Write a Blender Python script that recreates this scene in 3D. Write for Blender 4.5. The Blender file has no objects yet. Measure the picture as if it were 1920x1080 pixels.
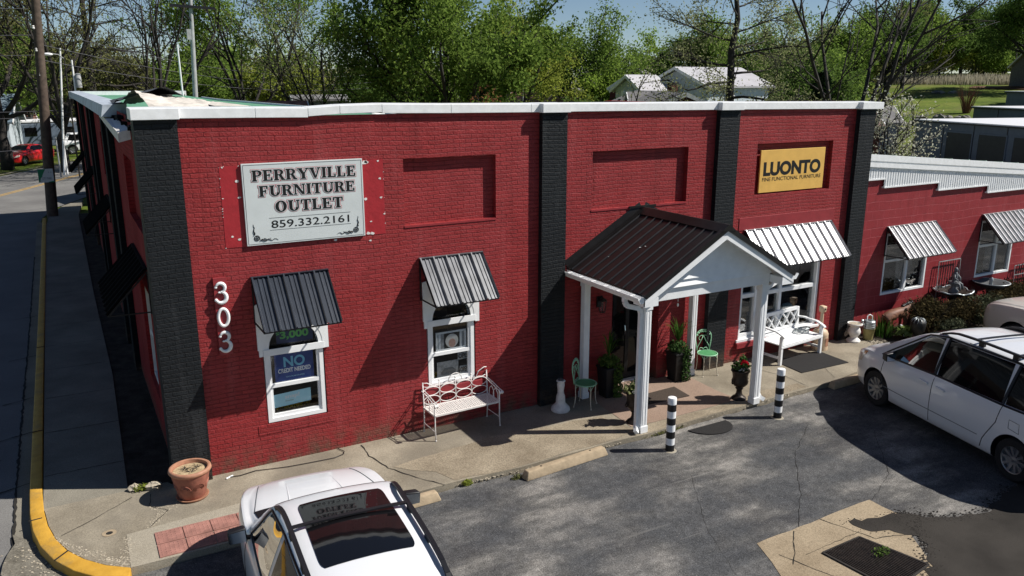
import bpy, bmesh, math, random
import numpy as np
from mathutils import Vector, Matrix, Quaternion

S = bpy.context.scene
COL = S.collection
R = math.radians
PI = math.pi

# ------------------------------------------------------------------ camera, sky, sun, exposure
CAM = (-0.531, -11.844, 5.70)
PITCH, YAW, FPX = 14.377, 29.113, 1514.7
cam = bpy.data.cameras.new("camera")
cam.sensor_width = 36.0
cam.lens = FPX / 1920 * 36
cam.clip_start = 0.1
cam.clip_end = 3000
camo = bpy.data.objects.new("camera", cam)
camo.location = CAM
camo.rotation_euler = (R(90 - PITCH), 0, R(-YAW))
COL.objects.link(camo)
S.camera = camo

SUNV = Vector((1.18, -0.62, 1.34)).normalized()
EL = math.asin(SUNV.z)
AZ = math.atan2(SUNV.x, SUNV.y)
w = bpy.data.worlds.new("World")
S.world = w
w.use_nodes = True
nt = w.node_tree
sky = nt.nodes.new("ShaderNodeTexSky")
sky.sky_type = 'NISHITA'
sky.sun_disc = False
sky.sun_elevation = EL
sky.sun_rotation = AZ
sky.altitude = 4000
sky.air_density = 1.2
sky.dust_density = 0.1
sky.ozone_density = 2.0
bg = nt.nodes["Background"]
bg.inputs["Strength"].default_value = 0.06
nt.links.new(sky.outputs[0], bg.inputs["Color"])

sl = bpy.data.lights.new("sun", 'SUN')
sl.energy = 5.0
sl.angle = R(0.53)
sl.color = (1.0, 0.955, 0.89)
slo = bpy.data.objects.new("sun", sl)
slo.rotation_euler = SUNV.to_track_quat('Z', 'Y').to_euler()
slo.location = (20, -20, 40)
COL.objects.link(slo)
S.view_settings.view_transform = 'Standard'
S.view_settings.look = 'None'
S.view_settings.exposure = 0.34
S.view_settings.gamma = 1.0
try:
    S.cycles.max_bounces = 8
    S.cycles.transparent_max_bounces = 16
except Exception:
    pass

# ------------------------------------------------------------------ helpers: object bookkeeping
def tag(o, label=None, cat=None, group=None, kind=None):
    if label: o['label'] = label
    if cat: o['category'] = cat
    if group: o['group'] = group
    if kind: o['kind'] = kind
    return o

def thing(name, label, cat, loc=(0, 0, 0), rz=0.0, group=None):
    o = bpy.data.objects.new(name, None)
    o.empty_display_size = 0.2
    o.location = loc
    o.rotation_euler = (0, 0, rz)
    COL.objects.link(o)
    return tag(o, label, cat, group)

def top(o):
    while o.parent: o = o.parent
    return o

class MB:
    """collects vertices and faces of ONE mesh"""
    def __init__(s): s.v = []; s.f = []; s.m = []; s.mi = 0
    def add(s, vs, fs):
        n = len(s.v); s.v.extend([tuple(q) for q in vs])
        for f in fs: s.f.append(tuple(i + n for i in f)); s.m.append(s.mi)
        return s
    def box(s, x0, x1, y0, y1, z0, z1):
        if x0 > x1: x0, x1 = x1, x0
        if y0 > y1: y0, y1 = y1, y0
        if z0 > z1: z0, z1 = z1, z0
        return s.add([(x0,y0,z0),(x1,y0,z0),(x1,y1,z0),(x0,y1,z0),(x0,y0,z1),(x1,y0,z1),(x1,y1,z1),(x0,y1,z1)],
              [(0,3,2,1),(4,5,6,7),(0,1,5,4),(1,2,6,5),(2,3,7,6),(3,0,4,7)])
    def hexa(s, p):     # 8 points, bottom ring then top ring
        return s.add(p, [(0,3,2,1),(4,5,6,7),(0,1,5,4),(1,2,6,5),(2,3,7,6),(3,0,4,7)])
    def bar(s, a, b, w, h=None, up=(0,0,1)):
        a = Vector(a); b = Vector(b); d = (b - a).normalized(); h = h or w
        u = Vector(up)
        if abs(d.dot(u)) > .98: u = Vector((0, 1, 0))
        x = d.cross(u).normalized() * w / 2; y = x.cross(d).normalized() * h / 2
        p = []
        for c in (a, b):
            p += [c - x - y, c + x - y, c + x + y, c - x + y]
        return s.add(p, [(0,1,2,3),(4,7,6,5),(0,4,5,1),(1,5,6,2),(2,6,7,3),(3,7,4,0)])
    def tube(s, pts, r, n=8, closed=False, r2=None):
        P = [Vector(q) for q in pts]; k = len(P)
        vs = []; prev = None
        for i, c in enumerate(P):
            if closed: d = P[(i+1) % k] - P[i-1]
            else: d = P[min(i+1, k-1)] - P[max(i-1, 0)]
            if d.length < 1e-9: d = Vector((0,0,1))
            d.normalize()
            if prev is None:
                u = Vector((0,0,1)) if abs(d.z) < .9 else Vector((1,0,0))
                x = d.cross(u).normalized()
            else:
                x = prev - d * prev.dot(d)
                x = x.normalized() if x.length > 1e-6 else d.orthogonal().normalized()
            prev = x; y = d.cross(x)
            if callable(r): rr = r(i / max(1, k-1))
            elif r2 is not None: rr = r + (r2 - r) * i / max(1, k-1)
            else: rr = r
            for j in range(n):
                a = 2*PI*j/n
                vs.append(c + x*(rr*math.cos(a)) + y*(rr*math.sin(a)))
        fs = []
        for i in range(k if closed else k-1):
            i2 = (i+1) % k
            for j in range(n):
                j2 = (j+1) % n
                fs.append((i*n+j, i*n+j2, i2*n+j2, i2*n+j))
        if not closed:
            fs.append(tuple(range(n-1, -1, -1))); fs.append(tuple((k-1)*n + j for j in range(n)))
        return s.add(vs, fs)
    def lathe(s, prof, c=(0,0,0), n=24, ax='z', cap=True, sx=1, sy=1):
        vs = []; k = len(prof)
        for r, h in prof:
            for j in range(n):
                a = 2*PI*j/n; x = r*math.cos(a)*sx; y = r*math.sin(a)*sy
                if ax == 'z': q = (c[0]+x, c[1]+y, c[2]+h)
                elif ax == 'x': q = (c[0]+h, c[1]+x, c[2]+y)
                else: q = (c[0]+y, c[1]+h, c[2]+x)
                vs.append(q)
        fs = []
        for i in range(k-1):
            for j in range(n):
                j2 = (j+1) % n
                fs.append((i*n+j, i*n+j2, (i+1)*n+j2, (i+1)*n+j))
        if cap:
            if prof[0][0] > 1e-6: fs.append(tuple(range(n-1, -1, -1)))
            if prof[-1][0] > 1e-6: fs.append(tuple((k-1)*n+j for j in range(n)))
        return s.add(vs, fs)
    def prism(s, poly, d0, d1, plane='xz'):
        """poly in 2-D extruded; plane xz -> along y, xy -> along z, yz -> along x"""
        n = len(poly); vs = []
        for d in (d0, d1):
            for a, b in poly:
                vs.append((a, d, b) if plane == 'xz' else (a, b, d) if plane == 'xy' else (d, a, b))
        fs = [tuple(range(n)), tuple(range(2*n-1, n-1, -1))]
        for i in range(n):
            j = (i+1) % n; fs.append((i, i+n, j+n, j))
        return s.add(vs, fs)
    def grid(s, fn, nu, nv):
        vs = [fn(i/nu, j/nv) for j in range(nv+1) for i in range(nu+1)]
        fs = [(j*(nu+1)+i, j*(nu+1)+i+1, (j+1)*(nu+1)+i+1, (j+1)*(nu+1)+i) for j in range(nv) for i in range(nu)]
        return s.add(vs, fs)
    def blob(s, c, r, seed=0, n=10, m=7, amp=.15):
        rg = random.Random(seed); vs = []
        rx, ry, rz = r if isinstance(r, (tuple, list)) else (r, r, r)
        for i in range(m+1):
            t = PI*i/m
            for j in range(n):
                a = 2*PI*j/n; k = 1 + rg.uniform(-amp, amp)
                vs.append((c[0]+rx*k*math.sin(t)*math.cos(a), c[1]+ry*k*math.sin(t)*math.sin(a), c[2]+rz*k*math.cos(t)))
        fs = []
        for i in range(m):
            for j in range(n):
                j2 = (j+1) % n; fs.append((i*n+j, (i+1)*n+j, (i+1)*n+j2, i*n+j2))
        return s.add(vs, fs)
    def build(s, name, mats, parent=None, smooth=False, world=False, bevel=0, recalc=True, segs=2):
        me = bpy.data.meshes.new(name)
        off = Vector(top(parent).location) if (world and parent) else Vector((0, 0, 0))
        me.from_pydata([(a-off.x, b-off.y, c-off.z) for a, b, c in s.v], [], s.f)
        if not isinstance(mats, (list, tuple)): mats = [mats]
        for m in mats: me.materials.append(m)
        if len(mats) > 1: me.polygons.foreach_set('material_index', s.m)
        if recalc or bevel:
            bm = bmesh.new(); bm.from_mesh(me)
            if bevel:
                bmesh.ops.remove_doubles(bm, verts=bm.verts, dist=1e-5)
            if recalc: bmesh.ops.recalc_face_normals(bm, faces=bm.faces)
            if bevel:
                es = [e for e in bm.edges if len(e.link_faces) == 2 and e.calc_face_angle(0) > .6]
                bmesh.ops.bevel(bm, geom=es, offset=bevel, segments=segs, affect='EDGES', profile=.5, clamp_overlap=True)
            bm.to_mesh(me); bm.free()
        if smooth:
            me.polygons.foreach_set('use_smooth', [True]*len(me.polygons))
            if smooth != 'all':
                try: me.set_sharp_from_angle(angle=R(smooth if smooth is not True else 38))
                except Exception: pass
        o = bpy.data.objects.new(name, me)
        COL.objects.link(o)
        if parent: o.parent = parent
        return o

def structure(o): o['kind'] = 'structure'; return o

def copy_tree(o, parent=None):
    c = o.copy(); COL.objects.link(c)
    if parent: c.parent = parent
    for ch in list(o.children): copy_tree(ch, c)
    return c

def bear(px, d):
    a = math.atan((px-960)/FPX) + R(YAW)
    return CAM[0] + d*math.sin(a), CAM[1] + d*math.cos(a)

def sstep(a, b, x):
    t = max(0., min(1., (x-a)/(b-a))); return t*t*(3-2*t)

def terrain(x, y):
    dx, dy = x-CAM[0], y-CAM[1]; d = math.hypot(dx, dy); b = math.degrees(math.atan2(dx, dy))
    z = -.22
    if -60 < b < 150:
        k = sstep(38, 50, b)
        z += k*.0735*max(0, min(d, 170)-70)*sstep(60, 84, d)
    return z

# ------------------------------------------------------------------ materials
class NT:
    def __init__(s, name):
        s.m = bpy.data.materials.new(name); s.m.use_nodes = True
        s.t = s.m.node_tree; s.b = s.t.nodes['Principled BSDF']; s.out = s.t.nodes['Material Output']
    def n(s, typ, **kw):
        q = s.t.nodes.new(typ)
        for k, v in kw.items():
            if k.startswith('_'): setattr(q, k[1:], v)
            else: q.inputs[k.replace('__', ' ')].default_value = v
        return q
    def l(s, a, b): s.t.links.new(a, b)
    def co(s, kind='Object'):
        return s.n('ShaderNodeTexCoord').outputs[kind]
    def noise(s, vec, scale, detail=5, rough=.55, dim='3D'):
        q = s.n('ShaderNodeTexNoise', Scale=scale, Detail=detail, Roughness=rough)
        s.l(vec, q.inputs['Vector']); return q.outputs['Fac']
    def ramp(s, fac, stops):
        q = s.n('ShaderNodeValToRGB'); e = q.color_ramp.elements
        while len(e) < len(stops): e.new(.5)
        for k, (p, c) in zip(e, stops):
            k.position = p; k.color = (*c, 1) if len(c) == 3 else c
        s.l(fac, q.inputs[0]); return q.outputs[0]
    def mix(s, fac, a, b, mode='MIX'):
        q = s.n('ShaderNodeMix', _data_type='RGBA', _blend_type=mode)
        for sock, v in ((q.inputs[0], fac), (q.inputs[6], a), (q.inputs[7], b)):
            if hasattr(v, 'is_output'): s.l(v, sock)
            elif isinstance(v, (int, float)): sock.default_value = v
            else: sock.default_value = (*v, 1)
        return q.outputs[2]
    def math(s, op, a, b=0.0, clamp=False):
        q = s.n('ShaderNodeMath', _operation=op, _use_clamp=clamp)
        for i, v in enumerate((a, b)):
            if hasattr(v, 'is_output'): s.l(v, q.inputs[i])
            else: q.inputs[i].default_value = v
        return q.outputs[0]
    def bump(s, h, strength=.5, dist=.01, prev=None):
        q = s.n('ShaderNodeBump', Strength=strength, Distance=dist)
        s.l(h, q.inputs['Height'])
        if prev: s.l(prev, q.inputs['Normal'])
        return q.outputs[0]
    def set(s, col=None, rough=None, metal=None, spec=None, normal=None):
        b = s.b
        if col is not None:
            if hasattr(col, 'is_output'): s.l(col, b.inputs['Base Color'])
            else: b.inputs['Base Color'].default_value = (*col, 1)
        if rough is not None:
            if hasattr(rough, 'is_output'): s.l(rough, b.inputs['Roughness'])
            else: b.inputs['Roughness'].default_value = rough
        if metal is not None: b.inputs['Metallic'].default_value = metal
        if spec is not None: b.inputs['Specular IOR Level'].default_value = spec
        if normal is not None: s.l(normal, b.inputs['Normal'])
        return s.m

def plain(name, col, rough=.6, metal=0, spec=.4, var=.12, scale=6, bump=0, bscale=40):
    t = NT(name); c = t.co()
    f = t.noise(c, scale, 4)
    lo = tuple(max(0, v*(1-var)) for v in col); hi = tuple(min(1, v*(1+var)) for v in col)
    colr = t.ramp(f, [(.3, lo), (.7, hi)])
    nm = t.bump(t.noise(c, bscale, 3), bump, .01) if bump else None
    return t.set(colr, rough, metal, spec, nm)

def brick(name, cols, joint, axis='x', bw=.215, rh=.0677, mortar=.0075, bstr=1.0, bdist=.022, rough=.55, wash=None, fillk=.5, spec=.3, chipt=.745):
    t = NT(name); c = t.co()
    sp = t.n('ShaderNodeSeparateXYZ'); t.l(c, sp.inputs[0])
    cb = t.n('ShaderNodeCombineXYZ')
    t.l(sp.outputs['X' if axis == 'x' else 'Y'], cb.inputs[0]); t.l(sp.outputs['Z'], cb.inputs[1])
    nz = t.n('ShaderNodeTexNoise', Scale=7.0, Detail=3.0); t.l(c, nz.inputs['Vector'])
    sub = t.n('ShaderNodeVectorMath', _operation='SUBTRACT'); t.l(nz.outputs['Color'], sub.inputs[0]); sub.inputs[1].default_value = (.5, .5, .5)
    sc = t.n('ShaderNodeVectorMath', _operation='SCALE'); t.l(sub.outputs[0], sc.inputs[0]); sc.inputs['Scale'].default_value = .022
    n2 = t.n('ShaderNodeTexNoise', Scale=.8, Detail=2.0); t.l(c, n2.inputs['Vector'])
    sub2 = t.n('ShaderNodeVectorMath', _operation='SUBTRACT'); t.l(n2.outputs['Color'], sub2.inputs[0]); sub2.inputs[1].default_value = (.5, .5, .5)
    sc2 = t.n('ShaderNodeVectorMath', _operation='SCALE'); t.l(sub2.outputs[0], sc2.inputs[0]); sc2.inputs['Scale'].default_value = .09
    ad0 = t.n('ShaderNodeVectorMath', _operation='ADD'); t.l(sc.outputs[0], ad0.inputs[0]); t.l(sc2.outputs[0], ad0.inputs[1])
    ad = t.n('ShaderNodeVectorMath', _operation='ADD'); t.l(cb.outputs[0], ad.inputs[0]); t.l(ad0.outputs[0], ad.inputs[1])
    br = t.n('ShaderNodeTexBrick', Scale=1.0)
    br.inputs['Mortar Size'].default_value = mortar; br.inputs['Mortar Smooth'].default_value = .55
    br.inputs['Brick Width'].default_value = bw; br.inputs['Row Height'].default_value = rh
    br.inputs['Color1'].default_value = (*cols[0], 1); br.inputs['Color2'].default_value = (*cols[1], 1); br.inputs['Mortar'].default_value = (*joint, 1)
    br.offset = .5
    t.l(ad.outputs[0], br.inputs['Vector'])
    big = t.noise(c, .9, 4); mid = t.noise(c, 5, 5)
    fill = t.ramp(t.noise(c, 2.3, 4), [(.40, (fillk,)*3), (.66, (1, 1, 1))])
    h = t.math('MULTIPLY', br.outputs['Fac'], fill)
    inv = t.math('SUBTRACT', 1.0, h)
    h2 = t.math('ADD', inv, t.math('MULTIPLY', t.noise(c, 30, 4), .5))
    col = t.mix(t.ramp(big, [(.35, (0, 0, 0)), (.7, (.45,)*3)]), br.outputs['Color'], wash or cols[1])
    col = t.mix(t.ramp(mid, [(.3, (.30,)*3), (.62, (0, 0, 0))]), col, tuple(v*.55 for v in cols[0]))
    dm = t.n('ShaderNodeMapping'); dm.inputs['Scale'].default_value = (2.6, 2.6, .28); t.l(c, dm.inputs[0])
    drip = t.noise(dm.outputs[0], 1.3, 5, .6)
    col = t.mix(t.ramp(drip, [(.56, (0, 0, 0)), (.70, (.3,)*3)]), col, tuple(min(1, v*1.0+.05) for v in cols[0]))
    col = t.mix(t.ramp(drip, [(.30, (.5,)*3), (.42, (0, 0, 0))]), col, tuple(v*.6 for v in cols[1]))
    chip = t.ramp(t.noise(c, 13, 6, .7), [(chipt, (0, 0, 0)), (chipt+.03, (.65,)*3)])
    col = t.mix(chip, col, tuple(min(1, v*1.15+.06) for v in cols[0]))
    grime = t.math('MULTIPLY', t.math('MULTIPLY', t.math('SUBTRACT', .38, sp.outputs['Z'], True), 2.2, True), t.ramp(t.noise(c, 4, 5, .65), [(.40, (0, 0, 0)), (.62, (1, 1, 1))]), True)
    col = t.mix(grime, col, (.11, .075, .05))
    return t.set(col, rough, 0, spec, t.bump(h2, bstr, bdist))

M = {}
RED = (.30, .0265, .0275); RED2 = (.24, .0195, .0205)
M['red'] = brick('painted red brick', (RED, RED2), (.20, .0155, .019), 'x', wash=(.315, .046, .052), fillk=.12)
M['red_side'] = brick('painted red brick side', (RED, RED2), (.17, .012, .016), 'y', wash=(.315, .046, .052), fillk=.12, rough=.8, spec=.1)
M['black'] = brick('painted black brick', ((.0095, .012, .0145), (.007, .009, .011)), (.005, .006, .008), 'x', wash=(.014, .017, .02), rough=.6, spec=.25, chipt=.715)
M['black_side'] = brick('painted black brick side', ((.0095, .012, .0145), (.007, .009, .011)), (.005, .006, .008), 'y', wash=(.014, .017, .02), rough=.8, spec=.1, chipt=.715)
M['block'] = brick('painted red block', ((.265, .025, .030), (.245, .022, .027)), (.40, .075, .085), 'x', bw=.40, rh=.203, mortar=.006, bstr=.7, bdist=.008, wash=(.285, .036, .042), fillk=.1)
M['red_flat'] = plain('red painted trim', (.265, .028, .033), .5, var=.15, bump=.15)
M['patch'] = plain('fresh red paint patch', (.35, .022, .029), .45, var=.12, scale=9, bump=.35, bscale=18)
M['white'] = plain('white vinyl', (.82, .83, .83), .4, var=.05)
M['white_metal'] = plain('white painted metal', (.82, .83, .83), .38, var=.07, scale=9)
M['white_dirty'] = plain('white weathered paint', (.68, .66, .63), .6, var=.14, scale=12, bump=.2)
M['membrane'] = plain('white roof membrane', (.62, .57, .50), .7, var=.3, scale=4, bump=.3, bscale=8)
M['flash'] = plain('bluish white flashing', (.45, .5, .56), .5, var=.25, scale=4)
M['roofgreen'] = plain('green tinted roof', (.12, .30, .19), .7, var=.2, scale=2)
M['annexroof'] = plain('pale green roof', (.34, .44, .34), .7, var=.2, scale=2)
M['grey_dark'] = plain('dark grey sheet', (.07, .075, .08), .7, var=.3)
M['dark'] = plain('dark interior', (.016, .015, .015), .9, var=.3)
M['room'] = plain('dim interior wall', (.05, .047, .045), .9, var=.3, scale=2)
M['blackmetal'] = plain('black metal roofing', (.012, .011, .011), .34, var=.2, spec=.4)
M['awnblue'] = plain('dark blue ribbed metal', (.022, .028, .04), .3, var=.2, spec=.55)
M['awngrey'] = plain('weathered grey ribbed metal', (.135, .14, .15), .38, metal=.15, var=.3, scale=5)
M['awnsilver'] = plain('silver ribbed metal', (.42, .42, .43), .35, metal=.25, var=.15, scale=5)
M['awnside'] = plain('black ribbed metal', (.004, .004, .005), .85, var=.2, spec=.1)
M['ironblack'] = plain('black iron', (.012, .012, .012), .5, var=.3)
M['bronze'] = plain('dark bronze', (.035, .027, .022), .45, metal=.4, var=.4, scale=14, bump=.3)
M['signwhite'] = plain('pale sign board', (.60, .64, .635), .45, var=.05, scale=3)
M['signyellow'] = plain('yellow sign board', (.72, .43, .105), .5, var=.07, scale=5)
M['ink'] = plain('black lettering', (.008, .008, .008), .5, var=0)
M['inkred'] = plain('red lettering', (.50, .03, .045), .5, var=0)
M['grey_ink'] = plain('grey lettering', (.12, .13, .14), .5, var=0)
M['navy'] = plain('navy print', (.022, .06, .26), .5, var=.1)
M['navydark'] = plain('dark navy print', (.015, .03, .11), .5, var=.1)
M['sky_print'] = plain('sky blue print', (.25, .62, .80), .5, var=.05)
M['pale_print'] = plain('pale blue print', (.38, .66, .78), .5, var=.05)
M['white_print'] = plain('white print', (.7, .72, .74), .5, var=.04)
M['green_print'] = plain('green print', (.15, .55, .14), .5, var=.2)
M['paper'] = plain('grey printed paper', (.30, .31, .32), .7, var=.3, scale=25)
M['skin'] = plain('portrait skin tone', (.55, .34, .27), .7, var=.15, scale=20)
M['mint'] = plain('mint green paint', (.30, .56, .36), .5, var=.15, scale=20)
M['mintseat'] = plain('green seat paint', (.075, .27, .11), .5, var=.15)
M['cream'] = plain('cream worn paint', (.62, .56, .45), .55, var=.15, scale=15)
M['whiteiron'] = plain('white painted iron', (.70, .665, .635), .5, var=.12, scale=25)
M['awnmid'] = plain('dull silver ribbed metal', (.34, .34, .35), .35, metal=.25, var=.25, scale=5)
M['tan'] = plain('tan plastic', (.58, .43, .29), .5, var=.06)
M['terracotta'] = plain('terracotta', (.31, .115, .078), .65, var=.2, scale=10, bump=.2)
M['terra_rim'] = plain('terracotta rim', (.40, .20, .125), .6, var=.2, scale=10)
M['soil_dry'] = plain('dry straw soil', (.42, .32, .19), .95, var=.35, scale=14, bump=.8)
M['soil'] = plain('dark soil', (.035, .025, .018), .95, var=.4, bump=.6)
M['galv'] = plain('galvanised steel', (.42, .46, .47), .4, metal=.6, var=.25, scale=8)
M['brass'] = plain('weathered yellow metal', (.34, .30, .13), .5, metal=.3, var=.35, scale=5)
M['statue'] = plain('rusty brown statue', (.19, .085, .05), .6, var=.4, scale=8, bump=.3)
M['rubber'] = plain('black rubber', (.013, .012, .012), .85, var=.25, scale=60, bump=.4, bscale=200)
M['matbrown'] = plain('brown mat', (.055, .040, .03), .95, var=.3, scale=40, bump=.5, bscale=150)
M['concrete_stop'] = plain('parking stop concrete', (.36, .28, .185), .9, var=.18, scale=10, bump=.5, bscale=50)
def kerbmat():
    t = NT('yellow kerb paint'); c = t.co()
    col = t.ramp(t.noise(c, 6, 5), [(.3, (.47, .25, .03)), (.7, (.62, .35, .05))])
    col = t.mix(t.ramp(t.noise(c, 2.2, 6, .7), [(.52, (0, 0, 0)), (.66, (.6,)*3)]), col, (.30, .20, .07))
    col = t.mix(t.ramp(t.noise(c, 16, 6, .75), [(.64, (0, 0, 0)), (.69, (.8,)*3)]), col, (.24, .21, .16))
    col = t.mix(t.ramp(t.noise(c, 9, 5, .7), [(.68, (0, 0, 0)), (.74, (.7,)*3)]), col, (.06, .05, .04))
    return t.set(col, .6, 0, .3, t.bump(t.noise(c, 40, 3), .5, .01))
M['yellowkerb'] = kerbmat()
M['tyre'] = plain('tyre rubber', (.012, .012, .013), .8, var=.2)
M['rim'] = plain('alloy', (.35, .36, .38), .35, metal=.8, var=.1)
M['carblack'] = plain('black trim plastic', (.01, .01, .012), .45, var=.1)
M['chrome'] = plain('mirror glass', (.6, .65, .7), .08, metal=1, var=.02)
M['redlamp'] = plain('red lamp lens', (.4, .01, .012), .2, var=.05)
M['headlamp'] = plain('clear lamp lens', (.55, .52, .45), .12, var=.1)
M['amber'] = plain('amber lens', (.62, .28, .10), .2, var=.05)
M['bark'] = plain('dark bark', (.030, .026, .023), .9, var=.4, scale=3, bump=.5, bscale=12)
M['barkgrey'] = plain('grey bark', (.075, .068, .062), .9, var=.4, scale=3)
M['polewood'] = plain('weathered pole wood', (.085, .06, .045), .85, var=.35, scale=5, bump=.4, bscale=30)
M['polegrey'] = plain('grey pole', (.36, .37, .37), .6, var=.15)
M['wire'] = plain('wire', (.10, .10, .11), .6, var=0)
M['shingle'] = plain('grey shingles', (.17, .165, .165), .9, var=.2, scale=4)
M['rustroof'] = plain('rusty roof', (.24, .12, .09), .8, var=.4, scale=1.5)
M['brownroof'] = plain('brown roof', (.14, .085, .07), .8, var=.2, scale=2)
M['housewhite'] = plain('white siding', (.50, .56, .60), .6, var=.08)
M['houseblue'] = plain('blue grey siding', (.14, .19, .23), .6, var=.15)
M['brickdark'] = plain('dark red house brick', (.085, .02, .017), .8, var=.3, scale=8)
M['roofmetal'] = plain('pale metal roof', (.46, .45, .46), .45, var=.15, scale=1)
M['unit'] = plain('slate metal siding', (.10, .13, .17), .5, var=.12, scale=2)
M['unitdoor'] = plain('dark roll door', (.022, .026, .030), .5, var=.2, scale=3)
M['unitroof'] = plain('white metal roof', (.8, .8, .82), .4, var=.03)
M['rock'] = plain('grey rock', (.2, .19, .17), .9, var=.4, scale=2, bump=.8, bscale=6)

def carpaint(name, col):
    t = NT(name); t.set(col, .28, 0, .5)
    t.b.inputs['Coat Weight'].default_value = .7; t.b.inputs['Coat Roughness'].default_value = .05
    return t.m
M['whitecar'] = carpaint('white car paint', (.72, .73, .75))
M['redcar'] = carpaint('red car paint', (.50, .012, .016))
M['beigecar'] = carpaint('beige car paint', (.54, .51, .47))
M['silvercar'] = carpaint('silver car paint', (.5, .5, .52))

def glass(name, tint=(1, 1, 1), ior=1.45, k=1.0):
    t = NT(name); t.t.nodes.remove(t.b)
    tr = t.n('ShaderNodeBsdfTransparent'); tr.inputs[0].default_value = (*tint, 1)
    gl = t.n('ShaderNodeBsdfGlossy', Roughness=.02)
    fr = t.n('ShaderNodeFresnel', IOR=ior)
    mx = t.n('ShaderNodeMixShader')
    f = t.math('MULTIPLY', fr.outputs[0], k, True)
    t.l(f, mx.inputs[0]); t.l(tr.outputs[0], mx.inputs[1]); t.l(gl.outputs[0], mx.inputs[2])
    t.l(mx.outputs[0], t.out.inputs[0]); return t.m
M['glass'] = glass('window glass', (.97, .98, .98), 1.45, .8)
M['carglass'] = glass('tinted car glass', (.30, .36, .34), 1.5)
M['vanglass'] = glass('dark tinted van glass', (.10, .14, .125), 1.4, .38)
M['darkglass'] = plain('black tinted glass', (.005, .005, .006), .04, var=0, spec=.28)
M['roofglass'] = plain('black roof glass', (.005, .005, .006), .03, var=0, spec=.5)

def ground_mat(name, stops, scale, fine=60, bump=.35, rough=.95, blotch=None, spec=.15):
    t = NT(name); c = t.co()
    f = t.noise(c, scale, 6, .6)
    col = t.ramp(f, stops)
    g = t.noise(c, fine, 3, .7)
    k = t.ramp(g, [(.28, (.62,)*3), (.5, (1, 1, 1)), (.74, (1.35,)*3)])
    col = t.mix(1.0, col, k, 'MULTIPLY')
    if blotch:
        bf = t.ramp(t.noise(c, blotch[1], 5, .62), [(.5, (0, 0, 0)), (.63, (blotch[2],)*3)])
        col = t.mix(bf, col, blotch[0])
    return t.set(col, rough, 0, spec, t.bump(g, bump, .01))
def lot_mat():
    t = NT('worn asphalt'); c = t.co()
    mp = t.n('ShaderNodeMapping'); mp.inputs['Rotation'].default_value = (0, 0, R(24)); mp.inputs['Scale'].default_value = (.62, 1.5, 1); t.l(c, mp.inputs[0])
    a = t.noise(mp.outputs[0], 1.1, 7, .62); b = t.noise(c, .42, 4)
    col = t.ramp(a, [(.38, (.062, .061, .062)), (.5, (.115, .111, .105)), (.62, (.225, .212, .195))])
    col = t.mix(t.ramp(b, [(.45, (0, 0, 0)), (.57, (.8,)*3)]), col, (.058, .061, .066))
    s1 = t.noise(c, 55, 2, .8)
    col = t.mix(1.0, col, t.ramp(s1, [(.25, (.40,)*3), (.5, (1, 1, 1)), (.75, (1.75,)*3)]), 'MULTIPLY')
    s3 = t.noise(c, 7, 8, .78)
    col = t.mix(1.0, col, t.ramp(s3, [(.30, (.66,)*3), (.5, (1, 1, 1)), (.68, (1.38,)*3)]), 'MULTIPLY')
    s4 = t.noise(c, 30, 3, .85)
    col = t.mix(t.ramp(s4, [(.62, (0, 0, 0)), (.72, (.65,)*3)]), col, (.36, .345, .32))
    col = t.mix(t.ramp(s4, [(.28, (.6,)*3), (.38, (0, 0, 0))]), col, (.03, .03, .032))
    scr = t.n('ShaderNodeMapping'); scr.inputs['Rotation'].default_value = (0, 0, R(-33)); scr.inputs['Scale'].default_value = (.25, 7, 1); t.l(c, scr.inputs[0])
    col = t.mix(t.ramp(t.noise(scr.outputs[0], 1.6, 4, .6), [(.66, (0, 0, 0)), (.74, (.35,)*3)]), col, (.25, .24, .225))
    return t.set(col, .95, 0, .15, t.bump(s1, .5, .012))
M['lot'] = lot_mat()
M['road'] = ground_mat('street asphalt', [(.35, (.15, .145, .14)), (.65, (.20, .195, .185))], .5, 50)
M['newasphalt'] = ground_mat('brown black asphalt', [(.35, (.028, .025, .022)), (.65, (.046, .041, .036))], 1.2, 100)
M['walk'] = ground_mat('stained concrete', [(.3, (.175, .15, .112)), (.5, (.255, .222, .168)), (.7, (.34, .30, .23))], .9, 70, blotch=((.17, .15, .12), .7, .5))
M['walk_old'] = ground_mat('exposed aggregate concrete', [(.3, (.19, .155, .11)), (.7, (.33, .28, .205))], 1.6, 38, bump=.8)
M['sidewalk'] = ground_mat('side walk concrete', [(.35, (.17, .155, .125)), (.65, (.25, .23, .185))], .8, 70)
M['padtan'] = ground_mat('tan drain concrete', [(.3, (.25, .195, .13)), (.7, (.36, .29, .2))], 1.6, 60)
M['rampc'] = ground_mat('new ramp concrete', [(.3, (.30, .265, .205)), (.7, (.36, .325, .26))], 1.5, 80)
M['porchslab'] = ground_mat('pink brown painted slab', [(.3, (.26, .185, .14)), (.7, (.31, .225, .175))], 1.5, 80, bump=.1)
M['gravelm'] = ground_mat('gravel and dirt', [(.3, (.10, .09, .07)), (.7, (.24, .22, .18))], 3, 35, bump=1)
M['drive'] = ground_mat('pale gravel drive', [(.3, (.22, .21, .2)), (.7, (.30, .29, .275))], .4, 6)
M['mulch'] = ground_mat('dark mulch', [(.3, (.02, .016, .012)), (.7, (.07, .058, .045))], 4, 30, bump=1)
M['dirt'] = ground_mat('red brown dirt', [(.3, (.11, .06, .035)), (.7, (.17, .1, .06))], .5, 4)
M['lawn'] = ground_mat('mown grass', [(.34, (.055, .085, .010)), (.5, (.095, .135, .016)), (.66, (.15, .17, .032))], .16, 2.2, bump=.6, blotch=((.15, .14, .05), .09, .7))
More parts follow.
